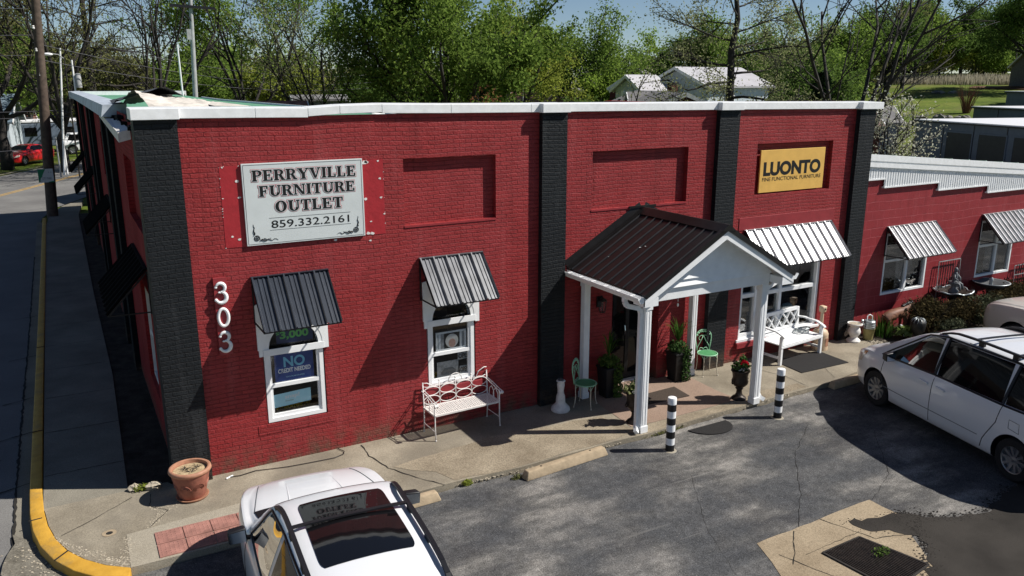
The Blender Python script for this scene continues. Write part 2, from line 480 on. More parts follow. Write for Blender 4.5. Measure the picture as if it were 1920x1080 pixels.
M['tact'] = plain('faded red tactile paving', (.31, .15, .12), .8, var=.3, scale=6)
M['crack'] = plain('dark crack', (.02, .018, .015), .95, var=.3)
M['chips'] = plain('broken pale stone', (.40, .35, .27), .9, var=.35, scale=30, bump=.6)

def leafmat(name, lo, hi, trans=.45):
    t = NT(name); t.t.nodes.remove(t.b)
    g = t.n('ShaderNodeNewGeometry')
    col = t.ramp(g.outputs['Random Per Island'], [(0., lo), (.55, tuple((a+b)/2 for a, b in zip(lo, hi))), (1., hi)])
    c2 = t.noise(t.co(), .35, 2)
    col = t.mix(t.ramp(c2, [(.35, (.5,)*3), (.6, (0, 0, 0))]), col, tuple(v*.72 for v in lo))
    d = t.n('ShaderNodeBsdfDiffuse'); tr = t.n('ShaderNodeBsdfTranslucent'); mx = t.n('ShaderNodeMixShader', Fac=trans)
    t.l(col, d.inputs[0]); t.l(col, tr.inputs[0]); t.l(d.outputs[0], mx.inputs[1]); t.l(tr.outputs[0], mx.inputs[2])
    t.l(mx.outputs[0], t.out.inputs[0]); return t.m
M['leaf'] = leafmat('spring leaves', (0.105, 0.175, 0.035), (0.28, 0.39, 0.08))
M['leafdark'] = leafmat('deep green leaves', (0.07, 0.12, 0.03), (0.18, 0.27, 0.065))
M['leaflime'] = leafmat('lime leaves', (0.17, 0.27, 0.04), (0.37, 0.5, 0.085))
M['leafpale'] = leafmat('pale sparse leaves', (0.22, 0.24, 0.11), (0.42, 0.44, 0.22))
M['leafyellow'] = leafmat('yellow green leaves', (0.21, 0.26, 0.045), (0.4, 0.44, 0.085))
M['leafred'] = leafmat('reddish buds', (0.186, 0.0775, 0.0388), (0.31, 0.1705, 0.0775))
M['leafolive'] = leafmat('olive brown buds', (0.145, 0.15, 0.06), (0.28, 0.29, 0.11))
M['conifer'] = leafmat('conifer needles', (0.012, 0.028, 0.012), (0.03, 0.055, 0.02), .1)
M['blossom'] = leafmat('white blossom', (0.55, 0.55, 0.42), (0.78, 0.78, 0.66), .3)
M['shrub'] = leafmat('bronze shrub leaves', (0.03, 0.026, 0.014), (0.11, 0.085, 0.04), .2)
M['shrubg'] = leafmat('grey green leaves', (0.05, 0.06, 0.035), (0.15, 0.16, 0.1), .2)
M['hosta'] = leafmat('hosta leaves', (0.08, 0.12, 0.03), (0.2, 0.26, 0.09), .25)
M['blade'] = leafmat('green blades', (0.03, 0.075, 0.012), (0.1, 0.2, 0.04), .3)
M['ivy'] = leafmat('ivy leaves', (0.02, 0.05, 0.012), (0.12, 0.2, 0.07), .25)
M['petalred'] = leafmat('red petals', (0.45, 0.006, 0.02), (0.62, 0.02, 0.05), .3)
M['petalwhite'] = leafmat('white petals', (0.6, 0.6, 0.6), (0.8, 0.8, 0.78), .3)
M['drygrass'] = leafmat('dry tall grass', (.34, .31, .23), (.56, .52, .41), .4)
M['yellowflower'] = leafmat('yellow silk flowers', (0.3, 0.22, 0.02), (0.5, 0.4, 0.06), .2)
# ------------------------------------------------------------------ ground, roads, walks
def ground_sheet():
    m = MB(); rs = [0, 4, 8, 14, 20, 28, 36, 45, 54, 62, 70, 78, 86, 95, 105, 116, 128, 140, 152, 165, 180, 220, 300, 450, 700, 1100]
    na = 120; vs = []
    for r in rs:
        for j in range(na):
            a = 2*PI*j/na; x = CAM[0]+r*math.sin(a); y = CAM[1]+r*math.cos(a)
            vs.append((x, y, terrain(x, y)-.03))
    fs = []
    for i in range(len(rs)-1):
        for j in range(na):
            j2 = (j+1) % na
            fs.append((i*na+j, i*na+j2, (i+1)*na+j2, (i+1)*na+j))
    m.add(vs, fs)
    return structure(m.build('lawn', M['lawn'], smooth='all'))
ground_sheet()

def sheet(name, poly, z, mat, depth=.0, jit=0, seed=1, sub=.25):
    """flat polygon sheet, edges roughened"""
    rg = random.Random(seed); P = []
    for i, a in enumerate(poly):
        b = poly[(i+1) % len(poly)]
        d = math.hypot(b[0]-a[0], b[1]-a[1]); n = max(1, int(d/sub)) if jit else 1
        for k in range(n):
            t = k/n
            j = jit if k else jit*.3
            P.append((a[0]+(b[0]-a[0])*t+rg.uniform(-j, j), a[1]+(b[1]-a[1])*t+rg.uniform(-j, j)))
    bm = bmesh.new()
    vs = [bm.verts.new((x, y, z)) for x, y in P]
    f = bm.faces.new(vs)
    if f.normal.z < 0: f.normal_flip()
    if depth:
        r = bmesh.ops.extrude_face_region(bm, geom=[f])
        for v in [g for g in r['geom'] if isinstance(g, bmesh.types.BMVert)]: v.co.z -= depth
        bmesh.ops.recalc_face_normals(bm, faces=bm.faces)
    bmesh.ops.triangulate(bm, faces=[q for q in bm.faces if len(q.verts) > 4])
    me = bpy.data.meshes.new(name); bm.to_mesh(me); bm.free(); me.materials.append(mat)
    o = bpy.data.objects.new(name, me); COL.objects.link(o); return structure(o)

ZW, ZL, ZR = -.05, -.13, -.20
# street to the left, straight along the side wall and then bending to the right
def road_pts(off):
    pts = []
    base = [(-1.66, -30, 0), (-1.66, 26, 0), (-1.45, 29.5, 6), (-.9, 32.5, 13), (.5, 36, 22), (4, 44, 24), (12, 61, 26), (30, 96, 28), (60, 150, 30)]
    for x, y, h in base:
        a = R(h); pts.append((x-off*math.cos(a), y+off*math.sin(a)))
    return pts
def strip(name, a, b, z, mat):
    m = MB(); n = len(a)
    m.add([(x, y, z) for x, y in a]+[(x, y, z) for x, y in b], [(i, i+1, n+i+1, n+i) for i in range(n-1)])
    return structure(m.build(name, mat))
strip('street', road_pts(0), road_pts(9.4), ZR, M['road'])
M['yline'] = plain('faded yellow line', (.42, .27, .09), .8, var=.3, scale=4)
o = strip('street_centre_line', road_pts(4.55), road_pts(4.68), ZR+.006, M['yline'])
o2 = strip('street_centre_line', road_pts(4.78), road_pts(4.91), ZR+.006, M['yline'])
strip('gutter', [(-1.43, -30), (-1.43, 28)], [(-1.66, -30), (-1.66, 28)], ZR+.012, M['sidewalk'])
strip('street_verge_kerb', road_pts(9.4), road_pts(9.62), ZR+.07, M['walk'])
sheet('side_street', [(-1.9, -2.2), (-2.2, -30), (40, -30), (40, -7.4), (9, -6.45), (4, -9.5), (-.5, -9.5), (-1.2, -2.9)], ZR+.024, M['road'])
sheet('gravel_corner', [(-1.66, -.2), (-1.38, -.6), (-1.1, -1.5), (-.4, -2.1), (.6, -2.3), (.4, -2.9), (-.6, -2.75), (-1.45, -2.0), (-1.75, -1.2)], ZR+.045, M['gravelm'], jit=.05, seed=4)
# parking lot
sheet('parking_lot', [(-.35, -2.03), (.7, -2.02), (1.6, -2.0), (3.3, -2.02), (4.1, -1.95), (5.1, -2.03), (6.9, -1.97), (7.6, -2.0), (10.2, -1.88), (12.2, -1.86), (13.3, -1.7), (15.2, -1.55), (30, -1.5), (40, -1.5), (40, -9.5), (12.6, -6.0), (11.2, -5.98), (10.2, -6.3), (9.1, -6.15), (8.6, -6.9), (7.6, -7.1), (6.2, -9.5), (-1.3, -9.5), (-1.3, -2.9), (-.8, -2.5)],
      ZL, M['lot'], jit=.03, seed=7)
sheet('fresh_asphalt', [(6.2, -9.5), (7.6, -7.1), (8.1, -6.75), (8.55, -6.45), (8.9, -6.05), (9.25, -5.85), (9.6, -6.05), (10.2, -6.22), (11.2, -5.95), (12.6, -5.97), (20, -6.6), (40, -8), (40, -30), (7, -30)], ZL+.010, M['newasphalt'], jit=.045, seed=9, sub=.1)
# drain pad
sheet('drain_pad', [(6.25, -6.6), (6.80, -5.22), (9.05, -5.18), (9.06, -5.62), (8.75, -6.05), (8.45, -6.5), (8.2, -6.9), (7.0, -7.6), (6.2, -7.6)], ZL+.005, M['padtan'], jit=.012, seed=3, sub=.2)
sheet('asphalt_smear', [(8.3, -5.45), (8.6, -5.5), (9.06, -5.62), (9.3, -5.9), (8.8, -6.2), (8.6, -5.85), (8.35, -5.75)], ZL+.0085, M['newasphalt'], jit=.06, seed=13, sub=.08)
# pavement in front of the shop, with the ramp slab at its left end
sheet('front_pavement', [(-1.305, .13), (.30, .13), (.37, .0), (15.06, .0), (15.06, -.9), (14.9, -1.3), (13.3, -1.66), (12.2, -1.84), (10.2, -1.86), (7.6, -1.98), (6.9, -1.95), (5.1, -2.0), (4.05, -1.93), (3.3, -1.95), (1.75, -1.97), (.3, -1.99), (-.36, -1.985), (-.61, -1.785), (-.84, -1.51), (-1.02, -1.19), (-1.15, -.81), (-1.235, -.4), (-1.28, .05)], ZW, M['walk'], depth=.16)
sheet('side_pavement', [(-1.30, .13), (-.23, .13), (-.10, 5.5), (-.12, 13), (-.05, 28.5), (.3, 34), (-.6, 32), (-1.15, 29.5), (-1.31, 26)], ZW-.004, M['sidewalk'], depth=.14)
sheet('wall_edge_dirt', [(-.24, .14), (.5, .14), (.5, 29), (-.06, 29), (-.12, 13), (-.11, 5.5)], ZW-.02, M['mulch'])
sheet('ramp_slab', [(-.345, -1.15), (1.76, -.98), (1.76, -1.98), (.3, -2.0), (-.36, -1.99)], ZW+.004, M['rampc'], depth=.14)
sheet('porch_slab', [(8.05, .25), (10.0, .0), (9.95, -1.1), (10.0, -1.62), (8.0, -1.66), (7.5, -1.62), (7.62, -.2)], ZW+.006, M['porchslab'], depth=.05)
sheet('aggregate_patch', [(3.4, -1.05), (5.2, -.8), (7.3, -1.0), (7.5, -1.85), (5.1, -1.97), (4.05, -1.9), (3.9, -1.5)], ZW+.004, M['walk_old'], jit=.03, seed=5)
sheet('aggregate_patch', [(7.55, -1.68), (9.9, -1.68), (10.3, -1.5), (11.6, -1.55), (11.6, -1.78), (10.2, -1.84), (7.6, -1.95)], ZW+.004, M['walk_old'], jit=.02, seed=6)
sheet('flower_bed', [(15.07, .0), (15.07, -.9), (15.35, -1.25), (16.0, -1.5), (24, -1.55), (40, -1.5), (40, .0)], ZW-.006, M['mulch'], depth=.1, jit=.03, seed=8)
# tactile paving
def tactile():
    m = MB(); h = 0
    for i in range(5):
        for j in range(2):
            x0 = -.03+i*.345; y0 = -1.30-j*.33-.0; sl = .0
            m.box(x0+.006, x0+.339, y0-.322, y0-.008, ZW-.01, ZW+.016)
            for a in range(6):
                for b in range(5):
                    cx = x0+.045+a*.052; cy = y0-.045-b*.058
                    m.lathe([(.013, ZW+.016), (.008, ZW+.021)], (cx, cy, 0), 6)
    return structure(m.build('tactile_paving', M['tact']))
tactile()
# yellow kerb
def kerb():
    inner = [(-1.30, 28.2), (-1.305, 14.5), (-1.318, 6), (-1.315, .7), (-1.29, .05), (-1.245, -.4), (-1.16, -.82), (-1.03, -1.2), (-.85, -1.52), (-.62, -1.8), (-.36, -2.0)]
    outer = [(-1.44, 28.2), (-1.445, 14.5), (-1.465, 6), (-1.475, .7), (-1.46, .05), (-1.42, -.45), (-1.33, -.92), (-1.18, -1.35), (-.97, -1.72), (-.70, -2.04), (-.40, -2.26)]
    m = MB(); n = len(inner); rg = random.Random(2)
    P = []
    for i in range(n):
        jz = rg.uniform(-.004, .004)
        P += [(*inner[i], -.2), (*inner[i], -.035+jz), (*outer[i], -.045+jz), (outer[i][0]*1.012-.0, outer[i][1]*1.01, -.215)]
    F = []
    for i in range(n-1):
        for k in range(3):
            F.append((i*4+k, i*4+k+1, (i+1)*4+k+1, (i+1)*4+k))
    F.append((0, 1, 2, 3)); F.append(((n-1)*4+3, (n-1)*4+2, (n-1)*4+1, (n-1)*4))
    m.add(P, F)
    o = m.build('kerb', M['yellowkerb'], bevel=.012, smooth=50)
    j = MB()
    for (a, b) in (((-1.31, -.16), (-1.47, -.16)), ((-1.02, -1.22), (-1.17, -1.37)), ((-1.316, 3.1), (-1.47, 3.1)), ((-1.316, 8.2), (-1.46, 8.2))):
        j.bar((*a, -.036), (*b, -.042), .018, .012)
    c = j.build('kerb_joint', M['crack']); structure(c)
    return structure(o)
kerb()
# cracks and joints
def crackline(name, pts, z, wd=.012, seed=0, mat='crack'):
    rg = random.Random(seed); P = []
    for a, b in zip(pts, pts[1:]):
        n = max(2, int(math.hypot(b[0]-a[0], b[1]-a[1])/.09))
        for k in range(n):
            t = k/n; P.append((a[0]+(b[0]-a[0])*t+rg.uniform(-.012, .012), a[1]+(b[1]-a[1])*t+rg.uniform(-.012, .012)))
    P.append(pts[-1]); vs = []
    for i, p in enumerate(P):
        q = P[min(i+1, len(P)-1)]; o = P[max(i-1, 0)]
        dx, dy = q[0]-o[0], q[1]-o[1]; L = math.hypot(dx, dy) or 1
        ww = wd*rg.uniform(.4, 1.2)/2
        vs += [(p[0]-dy/L*ww, p[1]+dx/L*ww, z), (p[0]+dy/L*ww, p[1]-dx/L*ww, z)]
    m = MB(); m.add(vs, [(2*i, 2*i+1, 2*i+3, 2*i+2) for i in range(len(P)-1)])
    return structure(m.build(name, M[mat]))
ZC = ZW+.0075
crackline('pavement_crack', [(3.22, -.08), (3.2, -.5), (3.32, -1.05), (3.62, -1.6), (3.85, -1.95)], ZC, .016, 1)
crackline('pavement_crack', [(-1.1, -.78), (-.75, -.55), (-.2, -.12)], ZC, .012, 2)
crackline('pavement_crack', [(.05, -.15), (.0, -.5), (.2, -.75), (-.05, -1.1)], ZC, .012, 3)
crackline('pavement_crack', [(11.4, -.35), (11.7, -1.15), (11.65, -1.8)], ZC, .012, 4)
crackline('pavement_crack', [(13.9, -.2), (12.9, -1.0), (12.5, -1.7)], ZC, .01, 14)
crackline('asphalt_crack', [(10.4, -2.9), (9.3, -3.6), (8.3, -4.6), (7.6, -5.2)], ZL+.005, .007, 5)
crackline('asphalt_crack', [(7.3, -3.4), (6.5, -4.6), (5.9, -6.0), (5.0, -7.6)], ZL+.005, .004, 6)
crackline('asphalt_crack', [(11.2, -3.6), (10.0, -4.8), (9.1, -5.2)], ZL+.005, .006, 7)
crackline('asphalt_crack', [(8.2, -2.5), (9.0, -3.2), (10.2, -3.6)], ZL+.005, .004, 17)
crackline('drain_pad_joint', [(6.85, -5.8), (7.45, -5.25)], ZL+.009, .014, 8)
crackline('drain_pad_joint', [(8.0, -5.2), (8.25, -5.9), (8.75, -6.05)], ZL+.009, .012, 9)
crackline('drain_pad_joint', [(6.85, -5.55), (7.1, -6.3), (7.3, -7.2)], ZL+.009, .012, 10)
crackline('drain_pad_joint', [(7.15, -5.72), (8.2, -5.68)], ZL+.009, .008, 11)
crackline('gutter_crack', [(-1.66, -2), (-1.67, 4), (-1.65, 10), (-1.66, 20)], ZR+.016, .04, 12)
for i, yy in enumerate((1.4, 3.5, 5.3, 8.1, 11.7)):
    crackline('gutter_crack', [(-1.45, yy), (-2.0, yy-.2)], ZR+.017, .03, 30+i)
for i in range(9):
    yy = 1.2+i*1.75
    crackline('pavement_joint', [(-1.29, yy+.02), (-.16, yy)], ZW+.001, .014, 50+i)
for i, P in enumerate((((-2.6, 1), (-2.9, 4.5), (-2.4, 8), (-2.7, 13)), ((-3.6, 6), (-3.2, 9), (-3.9, 14)), ((-1.9, 2.5), (-3.4, 3.1)))): crackline('street_crack', list(P), ZR+.004, .02, 70+i)
# broken pale stone spots along edges
def chips(name, pts, z, n, rad, seed, smin=.008, smax=.03, mt='chips'):
    rg = random.Random(seed); m = MB()
    for k in range(n):
        i = rg.randrange(len(pts)-1); t = rg.random()
        x = pts[i][0]+(pts[i+1][0]-pts[i][0])*t+rg.gauss(0, rad); y = pts[i][1]+(pts[i+1][1]-pts[i][1])*t+rg.gauss(0, rad)
        s_ = rg.uniform(smin, smax)
        m.blob((x, y, z), (s_, s_*rg.uniform(.6, 1), s_*.35), rg.random(), 5, 3, .3)
    o = m.build(name, M[mt]); o['kind'] = 'stuff'; return o
tag(chips('broken_concrete_chips', [(-1.2, -.75), (-.95, -1.2), (-.6, -1.65), (-.4, -1.9), (-.35, -1.25)], ZW+.002, 420, .04, 1, .005, .017), kind='stuff')
chips('broken_concrete_chips', [(.0, -.5), (.12, -.75), (-.05, -1.08), (.35, -.55)], ZW+.002, 170, .03, 2, .005, .016)
chips('broken_concrete_chips', [(4.1, -1.93), (5.1, -2.0), (7, -1.95)], ZW-.05, 240, .03, 3, .006, .02)
chips('broken_concrete_chips', [(7.7, -1.93), (10.1, -1.83), (11.5, -1.83)], ZW-.01, 300, .05, 4, .005, .016)
EDGE = [(7.2, -7.6), (7.6, -7.1), (8.1, -6.75), (8.55, -6.45), (8.9, -6.05), (9.25, -5.85), (9.6, -6.05), (10.2, -6.22), (11.2, -5.95)]
chips('asphalt_crumbs', EDGE, ZL+.008, 900, .07, 15, .006, .02, 'newasphalt')
chips('asphalt_crumbs', [(8.3, -5.5), (8.6, -5.75), (9.06, -5.65), (9.3, -5.9)], ZL+.006, 500, .08, 16, .005, .016, 'newasphalt')
chips('gutter_gravel', [(-1.5, -.6), (-1.2, -1.7), (-.5, -2.4), (.3, -2.6)], ZR+.05, 420, .12, 5, .005, .02)
chips('bed_gravel', [(15.1, -.5), (15.3, -1.0), (16, -1.35), (19, -1.4)], ZW+.004, 500, .12, 6)
# gravel drive by the storage units, and dirt strip, following the slope
def drape(name, quad, z, mat, nu=14, nv=8):
    (ax, ay), (bx, by), (cx, cy), (dx, dy) = quad; m = MB()
    def fn(u, v):
        x = (ax*(1-u)+bx*u)*(1-v)+(dx*(1-u)+cx*u)*v; y = (ay*(1-u)+by*u)*(1-v)+(dy*(1-u)+cy*u)*v
        return (x, y, terrain(x, y)+z)
    m.grid(fn, nu, nv); return structure(m.build(name, mat, smooth='all'))
b_ = bear
drape('gravel_drive', [b_(1560, 60), b_(2060, 30), b_(2060, 62), b_(1600, 73)], .03, M['drive'])
drape('gravel_drive', [b_(1700, 70), b_(2060, 62), b_(2060, 108), b_(1860, 101)], .034, M['drive'])
drape('bare_dirt', [b_(1790, 136), b_(2080, 132), b_(2080, 139), b_(1800, 139.5)], .10, M['dirt'])

# ------------------------------------------------------------------ the red brick shop
shop = thing('brick_shop', 'large red painted brick shop with black pilasters and white coping', 'shop building', (.37, 0, 0))
def panel_xz(m, x0, x1, z0, z1, holes, y=0.0, depth=.2):
    """front face with rectangular holes and their reveals"""
    xs = sorted({x0, x1, *[h[0] for h in holes], *[h[1] for h in holes]}); zs = sorted({z0, z1, *[h[2] for h in holes], *[h[3] for h in holes]})
    for i in range(len(xs)-1):
        for j in range(len(zs)-1):
            cx = (xs[i]+xs[i+1])/2; cz = (zs[j]+zs[j+1])/2
            if any(h[0] < cx < h[1] and h[2] < cz < h[3] for h in holes): continue
            m.add([(xs[i], y, zs[j]), (xs[i+1], y, zs[j]), (xs[i+1], y, zs[j+1]), (xs[i], y, zs[j+1])], [(0, 1, 2, 3)])
    for h in holes:
        a, b, c, d = h[:4]; q = y+(h[4] if len(h) > 4 else depth)
        m.add([(a, y, c), (b, y, c), (b, y, d), (a, y, d), (a, q, c), (b, q, c), (b, q, d), (a, q, d)], [(0, 1, 5, 4), (1, 2, 6, 5), (2, 3, 7, 6), (3, 0, 4, 7)])
        if len(h) > 5: m.add([(a, q, c), (b, q, c), (b, q, d), (a, q, d)], [(0, 1, 2, 3)])
W1 = (1.79, 2.72, .60, 2.5); W2 = (4.45, 5.345, .68, 2.5); W3 = (11.5, 13.87, .36, 2.3); DR = (8.22, 9.34, -.2, 2.12)
REC = [(4.13, 5.757, 3.48, 4.53, .1, 1), (7.69, 9.88, 3.462, 4.5, .1, 1), (11.665, 13.86, 3.462, 4.485, .1, 1)]
m = MB()
panel_xz(m, .80, 14.6, -.25, 5.21, REC+[(*W1, .22), (*W2, .22), (*W3, .22), (*DR, .33)])
m.box(.8, 14.6, .34, .40, 2.7, 5.2)
o = m.build('front_wall', M['red'], shop, world=True, recalc=False)
# pilasters
for (a, b) in ((.37, .905), (6.59, 7.085), (10.53, 11.04), (14.50, 14.99)):
    m = MB(); m.box(a, b, -.108, .3 if a < 1 or a > 14 else -.001, -.25, 5.2)
    m.build('pilaster', M['black'], shop, world=True)
# lintels, sills
for (x0, x1, z0, z1, pr) in ((11.3, 14.1, 2.76, 3.02, .012), (11.42, 12.3, .24, .36, .07), (4.35, 5.45, .56, .68, .05), (1.64, 2.84, .44, .60, .008)):
    m = MB(); m.box(x0, x1, -pr, .15 if pr > .03 else .0, z0, z1); m.build('sill' if z0 < 2 else 'lintel', M['red' if z0 == .44 else 'red_flat'], shop, world=True, bevel=.008)
for (x0, x1, z0) in ((4.12, 5.76, 3.478), (7.68, 9.89, 3.46)):
    m = MB(); m.box(x0, x1, -.012, .11, z0-.03, z0); m.build('recess_ledge', M['red_flat'], shop, world=True)
# fresh paint patch around the sign, with peeling white spots
m = MB(); m.box(1.40, 3.80, -.004, .0, 3.39, 4.545)
pp = m.build('paint_patch', M['patch'], shop, world=True)
m = MB(); rg = random.Random(5)
for (x, z, s_) in ((3.50, 4.50, .06), (3.54, 4.51, .045), (3.50, 3.95, .035), (3.52, 3.42, .05), (3.58, 3.41, .045), (3.72, 4.52, .025), (3.74, 4.25, .03), (3.75, 3.96, .03), (1.62, 4.33, .035), (1.64, 4.1, .03), (1.6, 3.5, .03), (1.5, 3.55, .025), (3.0, 3.36, .03), (3.57, 3.6, .02), (3.55, 3.3, .03), (1.44, 4.53, .02), (1.42, 4.1, .015), (3.79, 3.7, .02)):
    k = 7; pts = [(x+s_*rg.uniform(.5, 1.1)*math.cos(2*PI*i/k), z+s_*.6*rg.uniform(.5, 1.1)*math.sin(2*PI*i/k)) for i in range(k)]
    m.prism(pts, -.0075, -.003)
for k in range(26):
    e = rg.choice([(rg.uniform(1.4, 3.8), rg.choice([3.39, 4.545])), (rg.choice([1.4, 3.8]), rg.uniform(3.39, 4.54))]); s_ = rg.uniform(.004, .011)
    m.prism([(e[0]-s_, e[1]-s_), (e[0]+s_, e[1]-s_*.6), (e[0]+s_*.7, e[1]+s_)], -.0065, -.003)
m.build('peeling_paint', M['white_dirty'], pp, world=True)
# side wall to the street (faces -X at x=.45) with pilasters
SX = .45
m = MB()
holes = []
for y0, y1 in ((1.35, 3.45), (9.0, 10.8), (16.9, 18.9), (24.0, 26.0)):
    holes.append((y0+.3, y1-.3, .63, 2.45, .2)); holes.append((y0-.1, y1+.2, 3.45, 4.5, .1, 1))
mm = MB(); panel_xz(mm, .0, 28.9, -.25, 5.2, holes)
m.add([(SX+y, x, z) for x, y, z in mm.v], mm.f)
m.build('side_wall', M['red_side'], shop, world=True, recalc=False)
for y in (5.6, 7.6, 13.2, 15.3, 20.6, 22.4, 28.2):
    m = MB(); m.box(SX-.10, SX-.001, y, y+.55, -.25, 5.15); m.build('pilaster', M['black_side'], shop, world=True)
# remaining walls and roofs
m = MB()
m.box(4.9, 4.7, 9.6, 28.9, -.25, 4.9); m.box(.5, 4.9, 28.7, 28.95, -.25, 5.1); m.box(14.75, 14.98, .3, 9.6, -.25, 5.1); m.box(4.9, 14.98, 9.4, 9.6, -.25, 4.6)
m.build('rear_wall', M['red_side'], shop, world=True)
m = MB()
m.prism([(.5, .25), (4.9, .25), (4.62, 7.4), (4.15, 15.5), (4.6, 28.7), (.5, 28.7)], 5.0, 5.1, 'xy')
m.build('roof', M['roofgreen'], shop, world=True)
m = MB(); m.box(4.9, 14.8, .3, 9.4, 4.2, 4.3); m.build('lower_roof', M['grey_dark'], shop, world=True)
m = MB(); m.tube([(4.9, .25, 5.1), (4.62, 7.4, 5.11), (4.15, 15.5, 5.12), (4.3, 20, 5.12)], .035, 6); m.build('roof_edge_trim', M['white_metal'], shop, world=True)
# coping
CP = [(.92, 5.348), (1.94, 5.337), (2.68, 5.325), (3.15, 5.352), (3.8, 5.364), (4.94, 5.345), (6.4, 5.331), (7.15, 5.328), (10.5, 5.305), (11.1, 5.30), (14.45, 5.262), (15.16, 5.255)]
def seg(m, x0, z0, x1, z1, yo, yi, h=.135):
    m.hexa([(x0, yo, z0-h), (x1, yo, z1-h), (x1, yi, z1-h), (x0, yi, z0-h), (x0, yo, z0), (x1, yo, z1), (x1, yi, z1+.012), (x0, yi, z0+.012)])
for i in range(len(CP)-1):
    m = MB(); (x0, z0), (x1, z1) = CP[i], CP[i+1]
    seg(m, x0, z0, x1-.004, z1, -.062, .3, .12 if 1 < i < 4 else .135)
    m.build('coping', M['white_metal'], shop, world=True, bevel=.006)
def cz(x):
    for (a, za), (b, zb) in zip(CP, CP[1:]):
        if a <= x <= b: return za+(zb-za)*(x-a)/(b-a)
    return CP[0][1] if x < 1 else CP[-1][1]
for (a, b) in ((.34, .935), (6.56, 7.11), (10.5, 11.07), (14.47, 15.14)):
    m = MB(); seg(m, a, cz(a)+.003, b, cz(b)+.003, -.172, .31, .145); m.build('coping', M['white_metal'], shop, world=True, bevel=.006)
# side coping, broken off near the street corner
for (y0, z0, y1, z1) in ((4.0, 5.30, 9, 5.30), (9, 5.30, 16, 5.29), (16, 5.29, 23, 5.27), (23, 5.27, 29.0, 5.26)):
    m = MB(); m.hexa([(.20, y0, z0-.2), (.62, y0, z0-.2), (.62, y1, z1-.2), (.20, y1, z1-.2), (.24, y0, z0), (.62, y0, z0+.02), (.62, y1, z1+.02), (.24, y1, z1)])
    m.build('coping', M['flash'], shop, world=True)
m = MB(); m.hexa([(.24, .9, 4.86), (.4, .9, 4.9), (.42, 6, 5.06), (.26, 6, 5.03), (.24, .9, 5.0), (.4, .9, 5.04), (.42, 6, 5.12), (.26, 6, 5.12)])
m.build('hanging_flashing', M['white_dirty'], shop, world=True)
m = MB(); m.box(.2, 4.95, 28.7, 29.1, 4.95, 5.26); m.build('coping', M['white_metal'], shop, world=True)
# ragged brick exposed at the broken corner and torn roof membrane
m = MB(); rg = random.Random(8)
for k in range(46):
    x = rg.uniform(.34, .60); y = rg.uniform(.35, 3.9); z = 4.98+rg.random()*.24*(1-(y-.35)/6)
    m.hexa([(x+rg.uniform(-.02, .02)+dx, y+dy+rg.uniform(-.03, .03), z+dz) for dz in (0, .06) for dx, dy in ((0, 0), (.10, 0), (.10, .21), (0, .21))])
m.build('broken_brickwork', M['black_side'], shop, world=True)
m = MB(); m.hexa([(.5, 1.0, 5.22), (.62, .95, 5.22), (.9, 2.6, 5.24), (.75, 2.7, 5.24), (.5, 1.0, 5.27), (.62, .95, 5.27), (.9, 2.6, 5.29), (.75, 2.7, 5.29)])
m.build('bare_timber', M['tan'], shop, world=True)
m = MB(); rg = random.Random(3); nz = [[rg.uniform(-.03, .03) for _ in range(30)] for _ in range(30)]
def mem(u, v):
    x = .66+u*1.12-v*.05; y = .6+v*4.6+u*.3
    z = 5.335+.19*math.sin(PI*min(1, v*1.15))*(1-.75*u)+.05*math.sin(9*u+4*v)*v*(1-u)+nz[int(u*28)][int(v*28)]*.5
    return (x, y, z)
m.grid(mem, 22, 18)
mem2 = MB()
m.build('torn_membrane', M['membrane'], shop, world=True, smooth='all', recalc=False)
m = MB()
def tent(u, v):
    x = .42+u*.95; y = 2.5+v*2.6
    z = 5.28+.30*math.sin(PI*(.12+.62*u))*(1-.55*v)+.03*math.sin(11*u+7*v)
    return (x, y, z)
m.grid(tent, 12, 8); m.build('curled_flashing', M['grey_dark'], shop, world=True, smooth='all', recalc=False)
m = MB(); m.add([(1.5, .5, 5.355), (2.0, .4, 5.35), (2.05, 2.6, 5.28), (1.6, 2.8, 5.37), (1.75, 1.6, 5.385)], [(0, 1, 4), (1, 2, 4), (2, 3, 4), (3, 0, 4)])
m.build('torn_membrane', M['membrane'], shop, world=True, recalc=False)

# interior rooms behind the glass
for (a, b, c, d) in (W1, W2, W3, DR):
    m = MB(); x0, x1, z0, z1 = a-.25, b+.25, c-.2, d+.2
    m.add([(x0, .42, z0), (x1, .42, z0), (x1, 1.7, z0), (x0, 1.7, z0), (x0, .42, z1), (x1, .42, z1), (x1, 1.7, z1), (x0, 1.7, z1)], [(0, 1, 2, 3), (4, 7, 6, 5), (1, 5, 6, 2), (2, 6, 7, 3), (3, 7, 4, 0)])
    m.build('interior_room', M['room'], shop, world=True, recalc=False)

def frame(m, x0, x1, z0, z1, w_, y0, y1):
    m.box(x0, x1, y0, y1, z0, z0+w_); m.box(x0, x1, y0, y1, z1-w_, z1)
    m.box(x0, x0+w_, y0, y1, z0+w_, z1-w_); m.box(x1-w_, x1, y0, y1, z0+w_, z1-w_)

